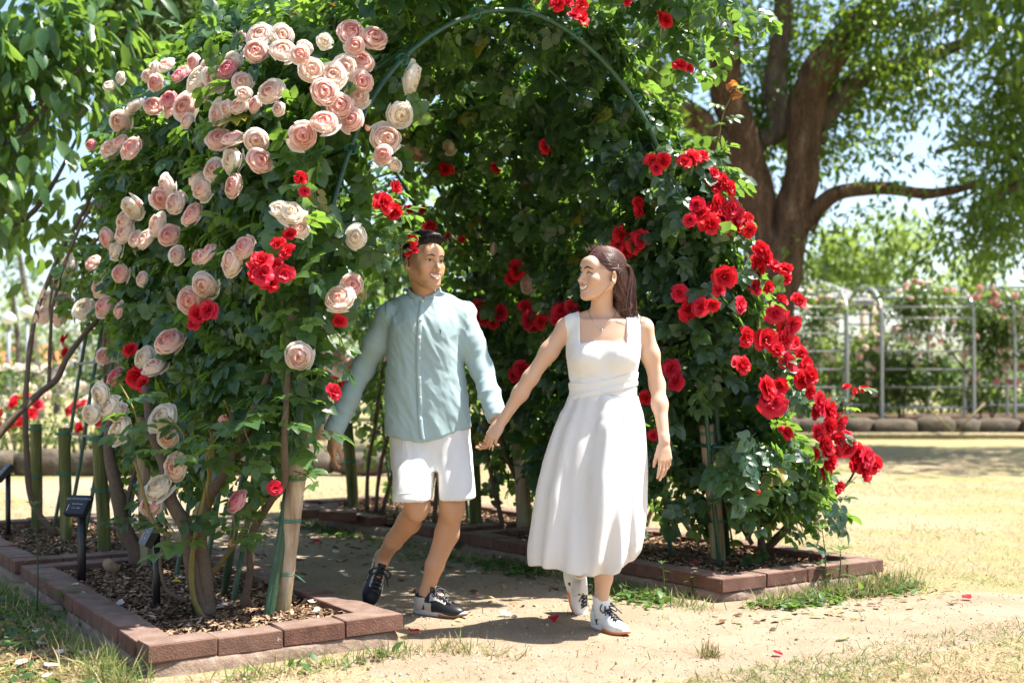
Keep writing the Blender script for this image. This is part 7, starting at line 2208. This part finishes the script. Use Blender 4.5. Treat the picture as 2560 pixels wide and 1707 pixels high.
# ------------------------------------------------------------------ grass, grit, litter, petals and weeds
def in_bed(x, y, m=.10):
    r0, r1 = x - L0.x, y - L0.y
    a = r0 * AV.x + r1 * AV.y; b = r0 * BV.x + r1 * BV.y
    left = (a > -.41 - m) & (a < 4.1 + m) & (b > -.66 - m) & (b < .374 + m)
    right = (a > -.50 - m) & (a < 4.2 + m) & (b > 1.9 - m + .08 * (a < 1.8)) & (b < 3.2 + m)
    return left | right, a, b
def blade_mat():
    k = N('dry_grass_blade')
    r = k.attr('tint')
    c = k.ramp(r, [(0, (.21, .14, .065)), (.3, (.40, .295, .15)), (.55, (.55, .44, .26)), (.62, (.20, .24, .065)), (1, (.085, .15, .028))])
    return k.thin(c, c, .3, .7, .25)
BLADE = blade_mat()
def blades(name, X, Y, tint, length, lay, wid=.0035, label=None, z=0.0):
    n = len(X)
    T = np.c_[X, Y, np.full(n, z)]
    d = unit(n); d[:, 2] = np.abs(d[:, 2]) * lay + .06
    d /= np.linalg.norm(d, axis=1)[:, None]
    R = frames(d, np.array([0, 0, 1.0]) + unit(n) * .8)
    tV = np.array([(-.5, 0, 0), (.5, 0, 0), (.36, .55, .06), (-.36, .55, .06), (0, 1, -.05)])
    S = np.ones(n)
    P = np.einsum('nij,nkj->nki', R, tV[None] * np.stack([np.full(n, wid) * RNG.uniform(.6, 1.4, n), length, length], -1)[:, None, :]) + T[:, None, :]
    Fq = (np.array([(0, 1, 2), (0, 2, 3), (3, 2, 4)])[None] + (np.arange(n) * 5)[:, None, None]).reshape(-1, 3)
    o = mobj(name, P.reshape(-1, 3), Fq, BLADE, None, False, {'tint': np.repeat(np.clip(tint, .001, 1), 5)})
    o['kind'] = 'stuff'
    if label: o['label'] = label
    return o
n = 130000
dep = 3.75 + 14 * RNG.random(n) ** 1.9
X = (RNG.random(n) * 2 - 1) * .47 * dep; Y = dep
bed, a_, b_ = in_bed(X, Y)
lane = ((b_ > .34) & (b_ < 2.05) & (a_ > -.6)) | ((a_ <= -.6) & (a_ > -1.5) & (b_ > -.1) & (b_ < 3.6))
P2 = np.c_[X, Y, 0 * X]
cl_ = vnoise(P2, 1.4, 3) * .6 + vnoise(P2, 4.5, 5) * .4
keep = ~bed & (RNG.random(n) < np.where(lane, .06, np.clip((cl_ - .28) * 3.2, .12, 1)))
X, Y, cl_ = X[keep], Y[keep], cl_[keep]
grn = vnoise(np.c_[X, Y, 0 * X], .9, 11) * .6 + vnoise(np.c_[X, Y, 0 * X], 3.3, 12) * .4
front = (Y < 4.6) * .10
isg = RNG.random(len(X)) < np.clip((grn + front - .52) * 3.4, .04, .75)
tint = np.where(isg, RNG.uniform(.62, 1, len(X)), RNG.uniform(0, .58, len(X)))
blades('dry_grass', X, Y, tint, RNG.uniform(.018, .055, len(X)), .55, .0034, 'short dry straw grass with scattered green blades')
# taller green grass against the bricks
def edge_pts(n, a0, a1, b0, b1, sx=.05):
    f = RNG.random(n); c = np.array(A(a0, b0)); e = np.array(A(a1, b1))
    p = c + (e - c) * f[:, None] + RNG.normal(0, 1, (n, 3)) * (sx, sx, 0)
    return p[:, 0], p[:, 1]
Xs, Ys_, Ts, Ls = [], [], [], []
for (n, a0, a1, b0, b1, lo_, hi_, g) in ((900, -.55, 2.0, -.78, -.74, .03, .11, .75), (260, -.50, -.05, -.76, -.74, .06, .17, .80), (420, -.60, -.62, -.5, .55, .03, .09, .45), (1100, -.70, -.66, 2.1, 3.2, .04, .13, .6), (700, -.6, .9, 1.86, 1.86, .03, .10, .75),
        (420, .8, 3.8, 1.78, 1.7, .03, .09, .7), (300, -.75, -.72, 2.6, 3.2, .07, .17, .6), (160, -.6, -.9, .45, .60, .03, .08, .3), (380, .2, 3.8, .48, .48, .02, .05, .5)):
    x, y = edge_pts(n, a0, a1, b0, b1)
    bd, _, _ = in_bed(x, y, .03)
    x, y = x[~bd], y[~bd]
    Xs.append(x); Ys_.append(y); Ls.append(RNG.uniform(lo_, hi_, len(x))); Ts.append(np.where(RNG.random(len(x)) < g, RNG.uniform(.64, 1, len(x)), RNG.uniform(.1, .58, len(x))))
blades('edge_grass', np.concatenate(Xs), np.concatenate(Ys_), np.concatenate(Ts), np.concatenate(Ls), 1.6, .0042, 'longer green grass growing along the brick edging')
# low leafy weeds along the edges
WEED = leaf_mat('weed_leaf', (.025, .065, .018), (.055, .125, .032), (.11, .19, .05), (.28, .46, .06), .36, .5, .4)
sl = simple_leaf(.5, .3, .1)
Tw = []
for (n, a0, a1, b0, b1, s_) in ((900, -.5, 2.2, -.88, -.80, .10), (620, -.72, -.70, 2.05, 3.1, .07), (800, -.62, 1.2, 1.80, 1.80, .09), (420, 1.2, 3.9, 1.66, 1.62, .08), (60, -.6, -.6, -.4, .4, .03)):
    x, y = edge_pts(n, a0, a1, b0, b1, s_)
    bd, _, _ = in_bed(x, y, .03)
    p = np.c_[x, y, RNG.uniform(.004, .03, len(x))][~bd]
    Tw.append(p[vnoise(p, 3.5, 8) > .42])
Tw = np.concatenate(Tw)
Rw = frames(unit(len(Tw)) * (1, 1, .35) + (0, 0, .15), np.array([0, 0, 1.0]) + unit(len(Tw)) * .45)
Xw, Fw = scatter_vf(sl[0], sl[1], Rw, Tw, RNG.uniform(.025, .065, len(Tw)))
tag(mobj('ground_weeds', Xw, Fw, WEED, None, True, {'tint': np.repeat(np.clip(RNG.random(len(Tw)), .001, 1), len(sl[0]))}), 'low leafy weeds hugging the foot of the brick edging', None, None, 'stuff')
# fallen dead leaves
DEAD = N('dead_leaf'); DEAD = DEAD.done(DEAD.bsdf(DEAD.ramp(DEAD.attr('tint'), [(0, (.07, .035, .02)), (.5, (.22, .12, .06)), (.85, (.38, .25, .13)), (1, (.45, .36, .10))]), .85, .25))
Td = []
for (n, a0, a1, b0, b1, s_) in ((420, -.5, 2.4, -1.05, -.95, .16), (160, -.2, 3.8, 1.55, 1.5, .20), (60, -.3, 3.5, .75, .8, .2), (60, -.9, -.9, 1.7, 3.2, .12), (90, 2.2, 4.4, 1.0, 1.2, .3)):
    x, y = edge_pts(n, a0, a1, b0, b1, s_); bd, _, _ = in_bed(x, y, .02)
    Td.append(np.c_[x, y, RNG.uniform(.006, .014, len(x))][~bd])
Td = np.concatenate(Td)
Rd = frames(unit(len(Td)) * (1, 1, .15), np.array([0, 0, 1.0]) + unit(len(Td)) * .4)
Xd, Fd_ = scatter_vf(sl[0], sl[1], Rd, Td, RNG.uniform(.03, .07, len(Td)))
tag(mobj('fallen_leaves', Xd, Fd_, DEAD, None, True, {'tint': np.repeat(np.clip(RNG.random(len(Td)), .001, 1), len(sl[0]))}), 'brown fallen leaves scattered beside the beds', None, None, 'stuff')
# grit and small stones on the path
n = 9000
dep = 3.9 + 7.0 * RNG.random(n) ** 1.6
X = (RNG.random(n) * 2 - 1) * .44 * dep
bed, a_, b_ = in_bed(X, dep)
ok = ~bed & ((b_ > .3) & (b_ < 2.1) | (a_ < -.55))
Tg = np.c_[X, dep, np.full(n, .003)][ok]
oc = np.array([(1, 0, 0), (0, 1, 0), (-1, 0, 0), (0, -1, 0), (0, 0, .7), (0, 0, -.7)]); of = np.array([(0, 1, 4), (1, 2, 4), (2, 3, 4), (3, 0, 4), (1, 0, 5), (2, 1, 5), (3, 2, 5), (0, 3, 5)])
Xg, Fg = scatter_vf(oc, of, frames(unit(len(Tg)), unit(len(Tg))), Tg, np.exp(RNG.normal(-5.75, .45, len(Tg))))
GRIT = N('grit'); GRIT = GRIT.done(GRIT.bsdf(GRIT.ramp(GRIT.attr('tint'), [(0, (.10, .07, .045)), (.5, (.34, .26, .17)), (1, (.60, .52, .42))]), .9, .2))
tag(mobj('grit', Xg, Fg, GRIT, None, False, {'tint': np.repeat(np.clip(RNG.random(len(Tg)), .001, 1), 6)}), 'loose grit and small stones on the sandy path', None, None, 'stuff')
# fallen petals one by one
def petal_mesh(col, seed):
    r = np.random.default_rng(seed)
    u, v = np.meshgrid(np.linspace(-1, 1, 5), np.linspace(0, 1, 4), indexing='ij')
    w = .55 * np.sin(np.clip(v * .8 + .15, 0, 1) * 2.2)
    V = np.stack([u * w, v - .5, .22 * u * u + .18 * (v - .4) ** 2 + r.normal(0, .03, u.shape)], -1).reshape(-1, 3)
    return np_mesh('fallen_petal', V, petal_grid(5, 4), PETAL, True, {'tint3': np.tile(col, (20, 1))})
PW = [petal_mesh((.88, .83, .72), 1), petal_mesh((.90, .72, .62), 2), petal_mesh((.86, .80, .70), 3)]
PRD = [petal_mesh((.66, .02, .05), 4), petal_mesh((.70, .05, .12), 5)]
def fallen(me, p, s, label, group):
    m = mat4(frames(unit(1) * (1, 1, .1), np.array([[0, 0, 1.0]]) + unit(1) * .3)[0], p, s)
    return tag(obj('fallen_petal', me, None, m), label, 'petal', group)
def z8(x, y, z=.09): return G(x / 2.386, 1050 + y / 2.386, z)
for (x, y, s, l_) in ((440, 1005, .055, 'large white petal on the bark just left of the name sign foot'), (520, 1040, .055, 'white petal on the bark just right of the name sign foot'), (715, 1097, .04, 'white petal on the bark halfway between the two nearest name signs'),
        (1350, 1098, .045, 'white petal on the bark between the main trunk and the slim grey cane'), (1310, 1120, .05, 'white petal on the bark just right of the main trunk base'), (1280, 1125, .035, 'small white petal touching the main trunk base'),
        (1890, 1140, .045, 'white petal on the bark in the right corner of the near left bed'), (1870, 1085, .04, 'white petal by the path side bricks of the near left bed'), (1460, 1265, .03, 'small white petal close behind the front bricks of the near left bed'),
        (760, 945, .03, 'small white petal on the bark in front of the sawn stump'), (1650, 1180, .03, 'small white petal at the foot of the leaning pale post'), (1080, 940, .03, 'small white petal beside the yellow fallen leaf')):
    fallen(random.choice(PW), z8(x, y, .095), s, l_, 'white petals on the near left bark')
for (x, y, s, l_) in ((235, 1265, .05, 'white petal in the shade below the tall thin weed'), (370, 1385, .045, 'white petal among weeds in front of the left brick edge'), (500, 1395, .06, 'largest white petal left of the near left bed'), (305, 1465, .05, 'white petal on dry grass near the bottom left'),
        (125, 1450, .04, 'white petal near the bottom of the left picture edge'), (250, 1335, .04, 'white petal on dead leaves under the left brick edge'), (60, 1195, .04, 'white petal farthest left, near the left picture edge'), (290, 1525, .045, 'white petal lowest in the picture at bottom left'), (480, 1420, .05, 'white petal in grass by the front corner of the left bed')):
    fallen(random.choice(PW), z8(x, y, .012), s, l_, 'white petals left of the near left bed')
for (x, y, s, l_) in ((1060, 1433, .04, 'pale petal on the shaded path behind the standing shoe of the man'), (1106, 1427, .035, 'pale petal on the path right of the standing ankle of the man'), (866, 1440, .05, 'large pale petal on the path left of the lifted shoe'), (1130, 1375, .04, 'pale petal near the bricks behind the man'),
        (1180, 1430, .05, 'pale petal on the path midway between man and woman'), (1264, 1535, .05, 'pale petal on sand in front of the couple'), (930, 1400, .035, 'small pale petal behind the lifted shoe'), (840, 1380, .04, 'pale petal on the dark path near the leaning post'), (1060, 1360, .03, 'smallest pale petal at the foot of the rear bricks'), (1283, 1544, .04, 'pale petal beside another on the sand left of the woman')):
    fallen(random.choice(PW), G(x, y, .01), s, l_, 'pale petals on the path')
for (x, y, s, l_) in ((1735, 1410, .055, 'red petal on the bark just left of the split front post'), (2417, 1494, .045, 'red petal lying alone on the dry lawn at right'), (2052, 1398, .045, 'red petal on the bricks beside the tall weed'), (2115, 1487, .03, 'red petal in the grass in front of the right bed'),
        (792, 1353, .04, 'red petal on the dark path left of the lifted shoe'), (1036, 1577, .04, 'red petal by the corner of the near left bed'), (1385, 1548, .045, 'red petal on the path left of the rear shoe of the woman'), (1944, 1633, .035, 'red petal on the dry grass at the bottom of the picture')):
    fallen(random.choice(PRD), G(x, y, .10 if y < 1420 and x > 1700 else .012), s, l_, None)
# single weeds that stand up
def weed(label, base, h, n_l, size, mat=WEED, w=.32, lean=(0, 0), top=0):
    t = thing('weed', label, 'weed', base)
    tip = base + Vector((lean[0], lean[1], h))
    P = smooth_path([base - Vector((0, 0, .02)), base.lerp(tip, .5) + Vector((.01, 0, 0)), tip], 14)
    V, Fs = tube_vf(P, np.linspace(.0045, .002, 14), 6); mobj('stem', V, Fs, mat, t)
    lv = simple_leaf(w, .35, .12); me = np_mesh('leaf', lv[0], lv[1], mat)
    for k_ in range(n_l):
        f = .12 + .88 * (k_ + .5) / n_l; c = P[min(13, int(f * 13.9))]; an = k_ * 2.4
        s = size * (1 - .45 * f) * random.uniform(.85, 1.15)
        obj('leaf', me, t, mat4(frames(np.array([[math.cos(an), math.sin(an), .25 + .4 * (f > .85)]]), np.array([[0, 0, 1.0]]))[0], c, s))
    for k_ in range(top):
        an = k_ * .8; obj('leaf', me, t, mat4(frames(np.array([[math.cos(an), math.sin(an), .9]]), np.array([[0, 0, 1.0]]))[0], P[-1], size * .55))
    return t
p = G(92, 1545, 0); weed('tall thin weed with narrow leaves growing beside the left brick edge', p, .50, 17, .085, WEED, .26, (-.02, .02), 6)
p = G(155, 1545, 0); weed('broad leaved dock weed against the left bricks', p, .12, 9, .12, WEED, .5)
p = G(205, 1570, 0); weed('small round leaved weed under the left brick edge', p, .08, 7, .08, WEED, .6)
p = G(2062, 1475, 0); weed('tall leafy weed in front of the right bed, its top above the bricks', p, .30, 16, .11, WEED, .24, (.0, .05), 9)
p = G(2090, 1478, 0); weed('shorter leafy weed just right of the tall one by the right bed', p, .20, 14, .10, WEED, .26, (.03, .03), 9)
p = G(1655, 1490, 0); weed('slender weed on the path side of the right bed', p, .16, 8, .06, WEED, .3, (0, 0), 4)
p = G(1725, 1492, 0); weed('small round leaved weed at the corner of the right bed', p, .10, 6, .055, WEED, .7)
p = G(1770, 1640, 0)
x = RNG.normal(p.x, .022, 90); y = RNG.normal(p.y, .022, 90)
o = blades('grass_tuft', x, y, np.where(RNG.random(90) < .5, .8, .2) + RNG.normal(0, .1, 90), RNG.uniform(.03, .08, 90), 2.2, .004)
del o['kind']; tag(o, 'single upright grass tuft in the sandy foreground', 'grass tuft')
t = thing('stick', 'short grey twig lying on the bare foreground', 'twig', G(2105, 1597)); mb = MB(); mb.tube([G(2090, 1601, .006), G(2105, 1597, .010), G(2122, 1592, .012)], [.004, .006, .005], 6); mb.build('wood', POST, t)
p = z8(1020, 958, .10); YL = np_mesh('fallen_leaf', *simple_leaf(.42, .2, .15), plain('yellow_leaf', (.55, .42, .03), .6))
tag(obj('fallen_leaf', YL, None, mat4(frames(np.array([[1, .1, .05]]), np.array([[0, -.3, 1.0]]))[0], p, .05)), 'yellow fallen leaf on the bark by the main rose trunk', 'leaf')
